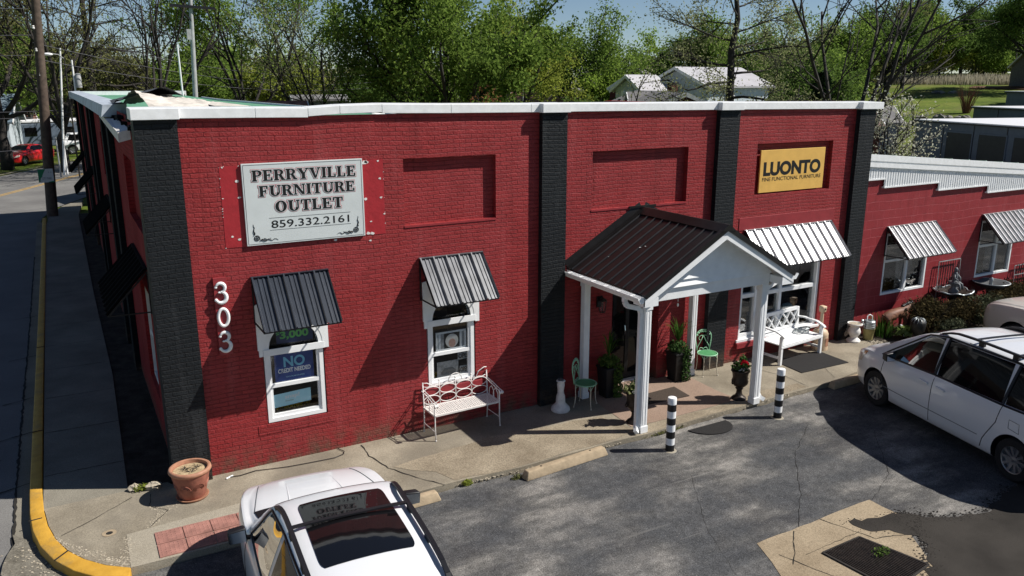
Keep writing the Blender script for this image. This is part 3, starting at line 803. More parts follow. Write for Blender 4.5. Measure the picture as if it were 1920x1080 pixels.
# arched windows: white panel with an arch-topped sash below
def arched_window(x0, x1, z0, zs, zr, px0, px1, pz0, ptop):
    """zs spring line, zr meeting rail"""
    yf = .035
    win = MB()
    frame(win, x0, x1, z0, zs, .062, yf-.025, yf+.06)
    win.box(x0+.0625, x1-.0625, yf-.012, yf+.045, zr-.028, zr+.03)
    win.box(x0+.0625, x0+.10, yf-.008, yf+.04, zr+.031, zs-.0625); win.box(x1-.10, x1-.0625, yf-.008, yf+.04, zr+.031, zs-.0625)
    win.box(x0+.0625, x0+.105, yf, yf+.05, z0+.0625, zr-.029); win.box(x1-.105, x1-.0625, yf, yf+.05, z0+.0625, zr-.029)
    win.box(x0+.106, x1-.106, yf, yf+.05, z0+.0625, z0+.115)
    win.box(x0-.01, x1+.01, yf-.075, yf-.052, zs-.055, zs+.045)
    # arch ring
    cx = (x0+x1)/2; r1 = (x1-x0)/2; r0 = r1-.075; n = 24; el = .98
    for k in range(n):
        a0, a1 = PI*k/n, PI*(k+1)/n
        p = []
        for yy in (yf-.06, yf+.06):
            p += [(cx+r0*math.cos(a0), yy, zs+.045+el*r0*math.sin(a0)), (cx+r1*math.cos(a0), yy, zs+.045+el*r1*math.sin(a0)), (cx+r1*math.cos(a1), yy, zs+.045+el*r1*math.sin(a1)), (cx+r0*math.cos(a1), yy, zs+.045+el*r0*math.sin(a1))]
        win.add(p, [(0, 1, 2, 3), (7, 6, 5, 4), (1, 0, 4, 5), (3, 2, 6, 7)])
    wo = win.build('window', M['white'], shop, world=True, smooth=30)
    pn = MB(); ya = -.03
    # panel around the arch
    for k in range(n):
        a0, a1 = PI*k/n, PI*(k+1)/n
        def rim(a):
            c, s_ = math.cos(a), math.sin(a); t = min((px1-cx)/abs(c) if abs(c) > 1e-6 else 1e9, (ptop-zs-.045)/s_ if s_ > 1e-6 else 1e9)
            return (cx+t*c, zs+.045+t*s_)
        i0, i1 = (cx+(r1-.01)*math.cos(a0), zs+.045+el*(r1-.01)*math.sin(a0)), (cx+(r1-.01)*math.cos(a1), zs+.045+el*(r1-.01)*math.sin(a1))
        q0, q1 = rim(a0), rim(a1)
        p = []
        for yy in (ya, .02):
            p += [(i0[0], yy, i0[1]), (q0[0], yy, q0[1]), (q1[0], yy, q1[1]), (i1[0], yy, i1[1])]
        pn.add(p, [(0, 1, 2, 3), (7, 6, 5, 4), (1, 0, 4, 5), (3, 2, 6, 7), (2, 1, 5, 6)])
    pn.box(px0, x0-.012, ya, .02, pz0, zs+.044); pn.box(x1+.012, px1, ya, .02, pz0, zs+.044)
    pn.build('arch_panel', M['white'], wo, world=True)
    g = MB(); g.box(x0+.05, x1-.05, yf+.03, yf+.036, z0+.05, zs-.03)
    g.build('pane', M['glass'], wo, world=True)
    g = MB(); pts = [(cx+(r0+.01)*math.cos(PI*k/n), zs+.045+el*(r0+.01)*math.sin(PI*k/n)) for k in range(n+1)]
    g.prism(pts, yf+.02, yf+.026); g.build('pane', M['glass'], wo, world=True)
    return wo
arched_window(1.805, 2.705, .615, 1.755, 1.19, 1.735, 2.79, 1.70, 2.55)
arched_window(4.47, 5.325, .69, 1.815, 1.245, 4.40, 5.41, 1.74, 2.55)

# large shop window
def shop_window():
    x0, x1, z0, z1 = W3; yf = .10
    wm = MB(); frame(wm, x0+.005, x1-.005, z0+.005, z1-.005, .085, yf-.06, yf+.08)
    xm1, xm2 = 12.07, 12.78
    for xm in (12.0, 12.72): wm.box(xm-.04, xm+.04, yf-.04, yf+.07, z0+.09, z1-.09)
    zr = 1.33
    for a, b in ((x0+.09, 11.96), (12.04, 12.68), (12.76, x1-.09)): wm.box(a, b, yf-.03, yf+.06, zr-.045, zr+.045)
    wm.box(x0+.09, 11.96, yf-.045, yf-.0, z0+.09, z0+.16); wm.box(x0-.06, x1+.06, -.03, yf-.06, z0-.0, z0+.06)
    wo = wm.build('window', M['white'], shop, world=True, bevel=.006)
    g = MB(); g.box(x0+.06, x1-.06, yf+.02, yf+.026, z0+.06, z1-.06); g.build('pane', M['glass'], wo, world=True)
shop_window()
# front door and side trim
dm = MB(); dm.box(8.23, 9.33, .28, .33, -.04, 2.11); door = dm.build('door', M['carblack'], shop, world=True)
m = MB(); frame(m, 8.24, 9.32, .02, 2.10, .09, .25, .279); m.box(8.74, 8.82, .25, .279, .11, 2.0); m.build('door_frame', M['ironblack'], door, world=True)
m = MB(); m.box(8.34, 8.73, .268, .274, .12, 2.0); m.box(8.83, 9.22, .268, .274, .12, 2.0); m.build('door_glass', M['darkglass'], door, world=True)
m = MB(); m.tube([(8.70, .22, .9), (8.70, .20, 1.0), (8.70, .22, 1.1)], .012, 6); m.build('handle', M['chrome'], door, world=True)
m = MB(); m.box(8.24, 9.32, .16, .25, ZW, -.02); m.build('threshold', M['white'], shop, world=True)

# ribbed metal awnings
def awning(parent, x0, x1, zt, zf, pr, mat, ribs, side=None, y=0.0, gap=.02, shift=0.0):
    """sheet slopes from the wall at zt to the front edge at zf, pr out; side: x coordinate of a wall facing -X"""
    L = math.hypot(pr, zt-zf); nx = pr/L; nz_ = (zt-zf)/L
    m = MB(); prof = []
    pitch = (x1-x0)/ribs
    for k in range(ribs):
        b = x0+k*pitch
        prof += [(b, .042), (b+.022, .042), (b+.034, .0), (b+pitch*.36, .0), (b+pitch*.36+.008, .014), (b+pitch*.36+.024, .014), (b+pitch*.36+.034, 0), (b+pitch*.66, 0), (b+pitch*.66+.008, .014), (b+pitch*.66+.024, .014), (b+pitch*.66+.034, 0), (b+pitch-.016, 0)]
    prof += [(x1, .042)]
    def P(x, h, t, tk=0):
        yy = y-gap-pr*t; z = zt-(zt-zf)*t; h = h-tk
        yy -= h*nz_; z += h*nx
        return (x+shift*t, yy, z)
    n = len(prof); vs = []
    for t in (0, 1):
        for tk in (0, .006):
            vs += [P(x, h, t, tk) for x, h in prof]
    fs = []
    for i in range(n-1):
        fs += [(i, i+1, 2*n+i+1, 2*n+i), (n+i, 3*n+i, 3*n+i+1, n+i+1), (2*n+i, 2*n+i+1, 3*n+i+1, 3*n+i), (i, n+i, n+i+1, i+1)]
    fs += [(0, 2*n, 3*n, n), (n-1, 2*n-1, 4*n-1, 3*n-1)]
    m.add(vs, fs)
    def cv(mm):
        if side is not None: mm.v = [(side+b-y, a, c) for a, b, c in mm.v]
        return mm
    o = cv(m).build('awning', mat, parent, world=True)
    f = MB()
    for x in (x0+.012, x1-.012):
        f.bar((x, y-.012, zt-.03), (x, y-gap-pr+.02, zf-.0), .022); f.bar((x, y-.012, zf-.02), (x, y-gap-pr+.03, zf-.01), .018)
        f.bar((x, y-.012, zt-.04), (x, y-.012, zf-.05), .02)
    f.bar((x0, y-gap-pr+.015, zf-.012), (x1, y-gap-pr+.015, zf-.012), .02)
    cv(f).build('bracket', M['carblack'], o, world=True)
    e = MB(); e.bar((x0-.01, y-.03, zt+.018), (x1+.01, y-.03, zt+.018), .05, .012)
    cv(e).build('flashing', mat, o, world=True)
    return o
awning(shop, 1.705, 2.84, 2.915, 2.255, .62, M['awnblue'], 5)
awning(shop, 4.345, 5.475, 2.92, 2.275, .615, M['awngrey'], 5)
awning(shop, 11.46, 13.985, 2.745, 2.085, .60, M['awnsilver'], 11)
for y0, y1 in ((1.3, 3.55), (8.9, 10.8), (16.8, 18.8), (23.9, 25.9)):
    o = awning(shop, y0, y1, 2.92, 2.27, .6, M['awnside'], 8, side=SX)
for y0, y1 in ((1.35, 3.45), (9.0, 10.8), (16.9, 18.9), (24.0, 26.0)):
    a, b = y0+.31, y1-.31
    m = MB(); frame(m, a, b, .64, 2.44, .07, .06, .16); m.box(a+.07, b-.07, .08, .14, 1.4, 1.47); m.box((a+b)/2-.03, (a+b)/2+.03, .08, .14, .71, 2.37)
    m.v = [(SX+y, x, z) for x, y, z in m.v]; wo = m.build('window', M['white'], shop, world=True)
    m = MB(); m.box(SX+.12, SX+.126, a+.05, b-.05, .69, 2.39); m.build('pane', M['darkglass'], wo, world=True)

# satellite dish on the roof
dish = thing('satellite_dish', 'small pale satellite dish standing on the flat roof behind the coping', 'dish', (4.05, .7, 4.06))
m = MB(); m.tube([(0, 0, 0), (0, 0, 1.02)], .022, 8); m.build('mast', M['polegrey'], dish)
m = MB(); m.lathe([(.0, .0), (.08, .006), (.14, .02), (.19, .045), (.194, .05), (.14, .03), (0, .012)], (0, 0, 0), 20, 'y', cap=False, sx=.8, sy=.8)
q = m.build('reflector', M['signwhite'], dish, smooth=60); q.rotation_euler = (R(-20), 0, R(25)); q.location = (0, -.03, 1.10)
m = MB(); m.tube([(0, -.03, .98), (.12, -.2, 1.02)], .012, 6); m.box(.09, .16, -.25, -.19, .99, 1.06); m.build('feed_arm', M['polegrey'], dish)
# ------------------------------------------------------------------ lettering
def text_geo(s, bold=0.0, shear=0.0):
    cu = bpy.data.curves.new('txt', 'FONT'); cu.body = s; cu.size = 1; cu.offset = bold; cu.shear = shear; cu.resolution_u = 6
    ob = bpy.data.objects.new('txt', cu); COL.objects.link(ob)
    dg = bpy.context.evaluated_depsgraph_get(); dg.update()
    me = bpy.data.meshes.new_from_object(ob.evaluated_get(dg))
    v = [tuple(q.co)[:2] for q in me.vertices]; f = [tuple(p.vertices) for p in me.polygons]
    bpy.data.objects.remove(ob); bpy.data.curves.remove(cu); bpy.data.meshes.remove(me)
    x0 = min(a for a, b in v); x1 = max(a for a, b in v); y0 = min(b for a, b in v); y1 = max(b for a, b in v)
    return [((a-x0)/(x1-x0), (b-y0)/(y1-y0)) for a, b in v], f
def put_text(m, s, x0, x1, z0, z1, y, bold=0.0, shear=0, slope=0):
    v, f = text_geo(s, bold, shear)
    m.add([(x0+(x1-x0)*a, y, z0+(z1-z0)*b+slope*(a-.5)) for a, b in v], f)
# a small slab-serif alphabet (unit height) made of convex polygons and elliptic ring arcs
def rect(a, b, c, d): return ('p', [(a, c), (b, c), (b, d), (a, d)])
def stem(x, s_=.22, o=.075, h=.075, y0=0, y1=1): return [rect(x, x+s_, y0, y1), rect(x-o, x+s_+o, y0, y0+h), rect(x-o, x+s_+o, y1-h, y1)]
def ring(cx, cy, ax, ay, bx, by, a0, a1): return ('r', cx, cy, ax, ay, bx, by, a0, a1)
GL = {
 'P': (.80, stem(.09)+[rect(.30, .42, .92, 1), rect(.30, .42, .45, .525), ring(.42, .725, .36, .275, .15, .20, -90, 90)]),
 'E': (.80, stem(.09)+[rect(.30, .68, .92, 1), rect(.62, .71, .74, 1), rect(.30, .52, .47, .55), rect(.47, .55, .38, .64), rect(.30, .70, 0, .08), rect(.65, .74, 0, .28)]),
 'R': (.90, stem(.09)+[rect(.30, .42, .92, 1), rect(.30, .42, .46, .535), ring(.42, .73, .34, .27, .14, .195, -90, 90), ('p', [(.40, .5), (.58, .52), (.84, .03), (.62, .03)]), rect(.60, .90, 0, .07)]),
 'Y': (.92, [('p', [(.05, .97), (.30, .97), (.57, .46), (.37, .42)]), ('p', [(.75, .97), (.83, .97), (.54, .42), (.48, .46)]), rect(.36, .58, 0, .47), rect(.28, .66, 0, .075), rect(-.01, .37, .925, 1), rect(.66, .92, .925, 1)]),
 'V': (.92, [('p', [(.05, .97), (.30, .97), (.54, .02), (.40, .02)]), ('p', [(.74, .97), (.82, .97), (.54, .02), (.47, .02)]), rect(-.01, .37, .925, 1), rect(.65, .91, .925, 1)]),
 'I': (.42, stem(.10)),
 'L': (.76, stem(.09)+[rect(.30, .66, 0, .08), rect(.61, .70, 0, .30)]),
 'F': (.76, stem(.09)+[rect(.30, .66, .92, 1), rect(.60, .69, .72, 1), rect(.30, .52, .46, .54), rect(.47, .55, .36, .64)]),
 'U': (.92, [rect(.10, .32, .30, 1), rect(.02, .40, .925, 1), ring(.46, .32, .36, .33, .14, .25, 180, 360), rect(.74, .82, .32, 1), rect(.65, .91, .925, 1)]),
 'N': (.96, [rect(.10, .18, .03, .97), rect(.02, .26, 0, .075), ('p', [(.06, .99), (.30, .99), (.86, 0), (.68, 0)]), rect(.78, .86, .0, .97), rect(.68, .95, .925, 1), rect(0, .2, .925, 1)]),
 'T': (.84, [rect(.31, .53, 0, 1), rect(.22, .62, 0, .075), rect(.05, .79, .92, 1), rect(.03, .11, .70, 1), rect(.73, .81, .70, 1)]),
 'O': (.96, [ring(.48, .5, .43, .52, .20, .44, 0, 360)]),
}
def glyph_geo(prims, e):
    out = []
    for q in prims:
        if q[0] == 'p':
            P = q[1]; cx = sum(a for a, b in P)/len(P); n = len(P)
            area = sum(P[i][0]*P[(i+1) % n][1]-P[(i+1) % n][0]*P[i][1] for i in range(n)); sg = 1 if area > 0 else -1
            lines = []
            for i in range(n):
                a, b = P[i], P[(i+1) % n]; dx, dy = b[0]-a[0], b[1]-a[1]; L = math.hypot(dx, dy)
                nx, ny = sg*dy/L, -sg*dx/L; lines.append((nx, ny, nx*a[0]+ny*a[1]+e))
            Q = []
            for i in range(n):
                a = lines[i-1]; b = lines[i]; det = a[0]*b[1]-a[1]*b[0]
                Q.append(((a[2]*b[1]-a[1]*b[2])/det, (a[0]*b[2]-a[2]*b[0])/det))
            out.append([Q])
        else:
            _, cx, cy, ax, ay, bx, by, a0, a1 = q; n = max(6, int(abs(a1-a0)/12)); quads = []
            full = abs(a1-a0) >= 360; ex = 0 if full else e
            ox, oy, ix, iy = ax+e, ay+e, max(.01, bx-e), max(.01, by-e)
            for k in range(n):
                t0 = R(a0+(a1-a0)*k/n); t1 = R(a0+(a1-a0)*(k+1)/n)
                quads.append([(cx+ox*math.cos(t0), cy+oy*math.sin(t0)), (cx+ox*math.cos(t1), cy+oy*math.sin(t1)), (cx+ix*math.cos(t1), cy+iy*math.sin(t1)), (cx+ix*math.cos(t0), cy+iy*math.sin(t0))])
            out.append(quads)
    return out
def serif_text(m, s, x0, x1, z0, z1, y, e=0.0, gap=.07):
    wd = sum(GL[c][0] for c in s)+gap*(len(s)-1); k = (x1-x0)/wd; h = z1-z0; px = x0; i = 0
    for c in s:
        for quads in glyph_geo(GL[c][1], e):
            i += 1
            for Q in quads:
                m.add([(px+a*k, y-.00012*(i % 9), z0+b*h) for a, b in Q], [tuple(range(len(Q)))])
        px += (GL[c][0]+gap)*k

# ------------------------------------------------------------------ signs on the shop
sg = thing('shop_sign', 'large pale grey shop sign with outlined black serif lettering and a phone number', 'sign', (2.575, -.005, 3.395))
X0, X1, Z0, Z1 = 1.690, 3.460, 3.395, 4.570; SW, SH = X1-X0, Z1-Z0
m = MB(); m.box(X0, X1, -.040, -.006, Z0, Z1); sb = m.build('sign_board', M['signwhite'], sg, world=True, bevel=.004)
def fx(a): return X0+a*SW
def fz(b): return Z1-b*SH
m = MB()
for (a, b, c, d) in ((.012, .988, .016, .020), (.012, .988, .980, .984)): m.add([(fx(a), -.042, fz(d)), (fx(b), -.042, fz(d)), (fx(b), -.042, fz(c)), (fx(a), -.042, fz(c))], [(0, 1, 2, 3)])
for (a, b) in ((.012, .0145), (.9855, .988)): m.add([(fx(a), -.0422, fz(.984)), (fx(b), -.0422, fz(.984)), (fx(b), -.0422, fz(.016)), (fx(a), -.0422, fz(.016))], [(0, 1, 2, 3)])
for zz in (.672, .822): m.add([(fx(.19), -.042, fz(zz+.004)), (fx(.875), -.042, fz(zz+.004)), (fx(.875), -.042, fz(zz)), (fx(.19), -.042, fz(zz))], [(0, 1, 2, 3)])
# corner ornaments
def scroll(cx, cz_, sx):
    for r_ in (.040, .031):
        m.tube([(cx+r_*math.cos(2*PI*k/20)*1.0, -.043, cz_+r_*math.sin(2*PI*k/20)) for k in range(20)], .003, 4, closed=True)
    for a in (20, 95, 170, 245, 310): m.tube([(cx, -.043, cz_), (cx+.031*math.cos(R(a)), -.043, cz_+.031*math.sin(R(a)))], .0045, 4)
    m.tube([(cx+sx*(.05+.028*k), -.043, cz_-.035+.014*math.sin(k*1.9)) for k in range(10)], lambda t: .010*(1-t)+.002, 4)
    m.tube([(cx+sx*(.05+.03*k), -.043, cz_-.022-.012*math.sin(k*2.3)) for k in range(6)], lambda t: .008*(1-t)+.002, 4)
    m.tube([(cx-sx*(.035-.008*math.sin(k*2)), -.043, cz_+.05+.026*k) for k in range(7)], lambda t: .010*(1-t)+.002, 4)
scroll(fx(.082), fz(.910), 1); scroll(fx(.918), fz(.910), -1)
m.build('border', M['ink'], sb, world=True)
LN = (('PERRYVILLE', .078, .938, .083, .212), ('FURNITURE', .125, .925, .275, .402), ('OUTLET', .243, .815, .470, .602))
for nm, e, y, mt in (('letter_outline', .105, -.0425, 'inkred'), ('letter_outline', .075, -.0440, 'signwhite'), ('lettering', .018, -.0458, 'ink')):
    m = MB()
    for s_, a, b, c, d in LN: serif_text(m, s_, fx(a), fx(b), fz(d), fz(c), y, e)
    m.build(nm, M[mt], sb, world=True, recalc=False)
m = MB(); put_text(m, '859.332.2161', fx(.205), fx(.862), fz(.800), fz(.705), -.0425, .006); m.build('lettering', M['ink'], sb, world=True, recalc=False)

sy = thing('shop_sign', 'yellow sign board with black block letters set into a brick recess', 'sign', (12.74, .06, 3.49))
X0, X1, Z0, Z1 = 11.80, 13.665, 3.492, 4.348; SW, SH = X1-X0, Z1-Z0
m = MB(); m.box(X0, X1, .02, .052, Z0, Z1); sb = m.build('sign_board', M['signyellow'], sy, world=True, bevel=.004)
m = MB(); m.box(X0+.1, X0+.16, .052, .098, Z0+.1, Z1-.1); m.box(X1-.16, X1-.1, .052, .098, Z0+.1, Z1-.1); m.build('mounting_batten', M['carblack'], sy, world=True)
m = MB(); put_text(m, 'LUONTO', fx(.05), fx(.94), fz(.612), fz(.275), .0185, .05)
put_text(m, 'FINE FUNCTIONAL FURNITURE', fx(.04), fx(.955), fz(.735), fz(.645), .0185, .012)
m.build('lettering', M['ink'], sb, world=True, recalc=False)

# house number
hn = thing('house_number', 'vertical red board with white house number 303 beside the dark blue awning', 'house number', (1.27, -.0, 1.86))
m = MB(); m.box(1.175, 1.36, -.05, -.001, 1.83, 2.985); m.build('board', M['red_flat'], hn, world=True, bevel=.004)
def arc_tube(m, cx, cz_, rx, rz_, a0, a1, ra, rb, n=16, y=-.068):
    pts = [(cx+rx*math.cos(R(a0+(a1-a0)*k/n)), y, cz_+rz_*math.sin(R(a0+(a1-a0)*k/n))) for k in range(n+1)]
    m.tube(pts, lambda t: ra+(rb-ra)*math.sin(PI*t), 8)
for kind, cz_ in (('3', 2.765), ('0', 2.40), ('3', 2.035)):
    m = MB(); cx = 1.272
    if kind == '0':
        n = 28; pts = []
        m.tube([(cx+.070*math.cos(2*PI*k/n), -.068, cz_+.128*math.sin(2*PI*k/n)) for k in range(n)], .0235, 8, closed=True)
    else:
        arc_tube(m, cx-.008, cz_+.075, .062, .066, 160, -80, .016, .027)
        arc_tube(m, cx-.008, cz_-.066, .074, .080, 92, -155, .016, .03)
        m.blob((cx-.070, -.066, cz_+.088), (.022, .02, .022), 1, 8, 6, 0); m.blob((cx-.078, -.066, cz_-.100), (.025, .02, .025), 1, 8, 6, 0)
        m.blob((cx-.02, -.066, cz_+.008), (.03, .02, .014), 1, 8, 6, 0)
    m.build('numeral', M['white'], hn, world=True, smooth='all')

# ------------------------------------------------------------------ posters and things seen in the windows
def poster(name, label, cat, x0, x1, z0, z1, y, mat, items, slope=0.0, group=None):
    t = thing(name, label, cat, ((x0+x1)/2, y, z0), group=group)
    m = MB(); d = slope/2
    m.hexa([(x0, y, z0-d), (x1, y, z0+d), (x1, y+.006, z0+d), (x0, y+.006, z0-d), (x0, y, z1-d), (x1, y, z1+d), (x1, y+.006, z1+d), (x0, y+.006, z1-d)])
    b = m.build('card', M[mat], t, world=True)
    for (s_, a, b_2, c, d_, mt, bold) in items:
        m = MB(); put_text(m, s_, x0+(x1-x0)*a, x0+(x1-x0)*b_2, z0+(z1-z0)*c, z0+(z1-z0)*d_, y-.0025, bold, 0, slope*(b_2-a)); m.build('lettering', M[mt], b, world=True, recalc=False)
    return t
poster('poster', 'dark blue credit poster behind the middle sash under the dark blue awning', 'poster', 1.965, 2.56, 1.225, 1.665, .074, 'navy',
       [('NO', .23, .78, .50, .88, 'sky_print', .03), ('CREDIT NEEDED', .08, .92, .30, .46, 'white_print', .03), ('PLAN IS AVAILABLE FOR ANYONE', .27, .75, .12, .17, 'pale_print', 0)])
poster('poster', 'navy money poster in the arched top light under the dark blue awning', 'poster', 2.02, 2.58, 1.83, 2.16, .072, 'navydark',
       [('GET UP TO', .10, .86, .62, .86, 'white_print', .02), ('$', .0, .09, .36, .58, 'green_print', .02), ('3,000', .10, .88, .16, .58, 'green_print', .04)])
poster('poster', 'pale blue finance banner card low in the lower sash above yellow flowers', 'poster', 1.895, 2.49, .825, 1.035, .076, 'pale_print',
       [('snap!', .32, .70, .46, .84, 'white_print', .02), ('finance', .33, .54, .30, .42, 'grey_ink', 0)], slope=.03)
t = thing('silk_flowers', 'yellow flowers in a strip along the window ledge below the pale blue card', 'flowers', (2.2, .14, .73))
def leaves_np(c, n, spread, size, seed, up=.0, flat=.0):
    """n small quads scattered in an ellipsoid"""
    rg = np.random.default_rng(seed)
    p = rg.normal(size=(n, 3)); p /= np.linalg.norm(p, axis=1)[:, None]; p *= (rg.random(n)**.45)[:, None]
    p = p*np.array(spread)+np.array(c)
    return quads_np(p, size, rg, up)
def quads_np(p, size, rg, up=.0):
    n = len(p); a = rg.normal(size=(n, 3)); a[:, 2] *= (1-up); a /= np.linalg.norm(a, axis=1)[:, None]+1e-9
    b = np.cross(a, rg.normal(size=(n, 3))); b /= np.linalg.norm(b, axis=1)[:, None]+1e-9
    s_ = size*(.6+.8*rg.random(n))[:, None]
    a = a*s_; b = b*s_*.62
    return np.stack([p-a, p-b*.9, p+a, p+b*.9], 1).reshape(-1, 3)
def mesh_np(name, V, mat, parent=None, shift=None):
    n = len(V)//4; me = bpy.data.meshes.new(name)
    if shift is not None: V = V-np.array(shift)
    me.vertices.add(len(V)); me.vertices.foreach_set('co', V.astype(np.float32).ravel())
    me.loops.add(4*n); me.loops.foreach_set('vertex_index', np.arange(4*n, dtype=np.int32))
    me.polygons.add(n); me.polygons.foreach_set('loop_start', np.arange(0, 4*n, 4, dtype=np.int32))
    try: me.polygons.foreach_set('loop_total', np.full(n, 4, dtype=np.int32))
    except Exception: pass
    me.update(calc_edges=True); me.materials.append(mat)
    o = bpy.data.objects.new(name, me); COL.objects.link(o)
    if parent: o.parent = parent
    return o
mesh_np('blossoms', leaves_np((2.2, .17, .78), 260, (.34, .04, .06), .018, 1), M['yellowflower'], t, t.location)
# portrait and open signs in the second window
t = thing('portrait_picture', 'white framed portrait of a pale haired person behind the upper sash', 'picture', (4.93, .074, 1.27))
m = MB(); frame(m, 4.645, 5.205, 1.27, 1.60, .03, .076, .10); m.build('frame', M['white'], t, world=True)
m = MB(); m.box(4.67, 5.18, .092, .097, 1.30, 1.575); m.build('backing', M['paper'], t, world=True)
m = MB(); m.box(4.80, 5.08, .086, .090, 1.30, 1.565); m.build('print', M['ink'], t, world=True)
m = MB(); m.box(4.695, 4.735, .085, .0915, 1.30, 1.57); m.box(5.095, 5.13, .085, .0915, 1.30, 1.57); m.build('stripe', M['white_print'], t, world=True)
m = MB(); m.lathe([(.118, 0), (.12, .002)], (4.94, .081, 1.425), 24, 'y', sy=1.0, sx=1.02); q = m.build('hair', M['white_dirty'], t, world=True)
m = MB(); m.lathe([(.075, 0), (.077, .002)], (4.945, .078, 1.385), 20, 'y', sx=1.0, sy=.85); m.build('face', M['skin'], t, world=True)
t = poster('open_sign', 'grey open sign hanging just under the meeting rail of the white framed window', 'open sign', 5.04, 5.285, 1.065, 1.185, .075, 'paper', [('OPEN', .06, .94, .18, .86, 'ink', .03)])
t = poster('open_sign', 'lower open sign with a blue card below it in the window behind the metal bench', 'open sign', 5.075, 5.255, .80, .945, .075, 'paper', [('OPEN', .07, .93, .25, .85, 'ink', .02)])
m = MB(); m.box(5.085, 5.25, .075, .081, .72, .798); m.build('blue_card', M['pale_print'], t, world=True)
t = thing('poster', 'grey car photo poster in the lower sash behind the metal bench', 'poster', (4.88, .115, .78))
m = MB(); m.box(4.66, 5.06, .092, .098, .78, 1.07); m.build('card', M['paper'], t, world=True)
m = MB(); m.prism([(4.74, .82), (5.0, .82), (5.02, .88), (4.95, .95), (4.80, .95), (4.73, .88)], .088, .0905); m.build('print', M['grey_ink'], t, world=True)
t = thing('silk_flowers', 'small tuft of yellow flowers in the corner of the window behind the metal bench', 'flowers', (4.62, .15, .80))
mesh_np('blossoms', leaves_np((4.62, .17, .84), 120, (.08, .03, .05), .016, 2), M['yellowflower'], t, t.location)
# display inside the large window
t = thing('potted_plant', 'small green plant in a pot on the sill inside the large shop window', 'plant', (13.0, .32, 1.12))
m = MB(); m.lathe([(.05, 0), (.07, .11), (.06, .11)], (13.0, .32, 1.12), 12); m.box(12.8, 13.5, .26, .5, 1.09, 1.118); m.build('pot', M['carblack'], t, world=True)
mesh_np('leaves', leaves_np((13.0, .32, 1.34), 160, (.10, .08, .13), .03, 3), M['blade'], t, t.location)
t = thing('framed_picture', 'dark framed picture standing inside the large shop window', 'picture', (13.55, .5, 1.38))
m = MB(); frame(m, 13.28, 13.80, 1.40, 1.80, .03, .5, .53); m.build('frame', M['ironblack'], t, world=True)
m = MB(); m.box(13.3, 13.78, .515, .52, 1.42, 1.78); m.build('print', M['paper'], t, world=True)
t = thing('display_shirt', 'pale blue shirt shaped ornament standing low inside the large shop window', 'ornament', (13.35, .4, .55))
m = MB(); m.prism([(13.24, .55), (13.46, .55), (13.46, .74), (13.53, .72), (13.54, .80), (13.44, .87), (13.28, .87), (13.18, .80), (13.19, .72), (13.24, .74)], .40, .46); m.build('body', M['pale_print'], t, world=True, bevel=.01)
m = MB(); m.box(13.2, 13.5, .36, .5, .46, .548); m.build('stand', M['carblack'], t, world=True)
t = thing('display_sofa', 'grey sofa with white cushions inside the large shop window', 'sofa', (12.3, .9, .2))
m = MB(); m.box(11.6, 12.6, .7, 1.4, .2, .55); m.box(11.6, 12.6, 1.25, 1.45, .55, 1.0); m.build('frame', M['grey_ink'], t, world=True, bevel=.04)
for i, (x, z) in enumerate(((11.8, .72), (12.2, .7))):
    m = MB(); m.blob((x, 1.1, z), (.17, .09, .16), i, 10, 7, .05); m.build('cushion', M['white_dirty'], t, world=True, smooth='all')

# ------------------------------------------------------------------ entrance porch
po = thing('entrance_porch', 'white entrance porch with black metal gable roof on four posts', 'porch', (8.83, -1.0, ZW))
for (x, y) in ((7.53, -.12), (7.535, -1.86), (10.125, -1.86), (10.09, -.14)):
    m = MB(); m.box(x-.062, x+.062, y-.062, y+.062, ZW, 2.23)
    for zz in (ZW, 2.10): m.box(x-.075, x+.075, y-.075, y+.075, zz+.001, zz+.12)
    for dx in (-.03, .03):
        m.box(x+dx-.008, x+dx+.008, y-.068, y-.0621, .1, 2.08); m.box(x-.068, x-.0621, y+dx-.008, y+dx+.008, .1, 2.08)
    m.build('post', M['white'], po, world=True, bevel=.004)
ER, EZL, RZ, XL, XR, XM = .0, 2.455, 3.40, 7.20, 10.47, 8.835
m = MB(); m.box(7.455, 7.615, -1.78, .0, 2.225, 2.47); m.box(10.045, 10.205, -1.78, .0, 2.225, 2.47); m.box(7.455, 10.205, -1.935, -1.785, 2.225, 2.43)
m.build('beam', M['white'], po, world=True, bevel=.005)
sl_ = (RZ-EZL)/(XM-XL)
# gable siding
m = MB(); z = 2.432
while z < 3.2:
    zt = min(z+.115, 3.30); h0 = (RZ-.12-z)/sl_; h1 = max(.0, (RZ-.12-zt)/sl_)
    h0 = min(h0, 1.37); h1 = min(h1, 1.37)
    m.hexa([(XM-h0, -1.978, z), (XM+h0, -1.978, z), (XM+h0, -1.90, z), (XM-h0, -1.90, z), (XM-h1, -1.935, zt), (XM+h1, -1.935, zt), (XM+h1, -1.90, zt), (XM-h1, -1.90, zt)])
    z = zt+.001
m.build('gable_siding', M['white'], po, world=True)
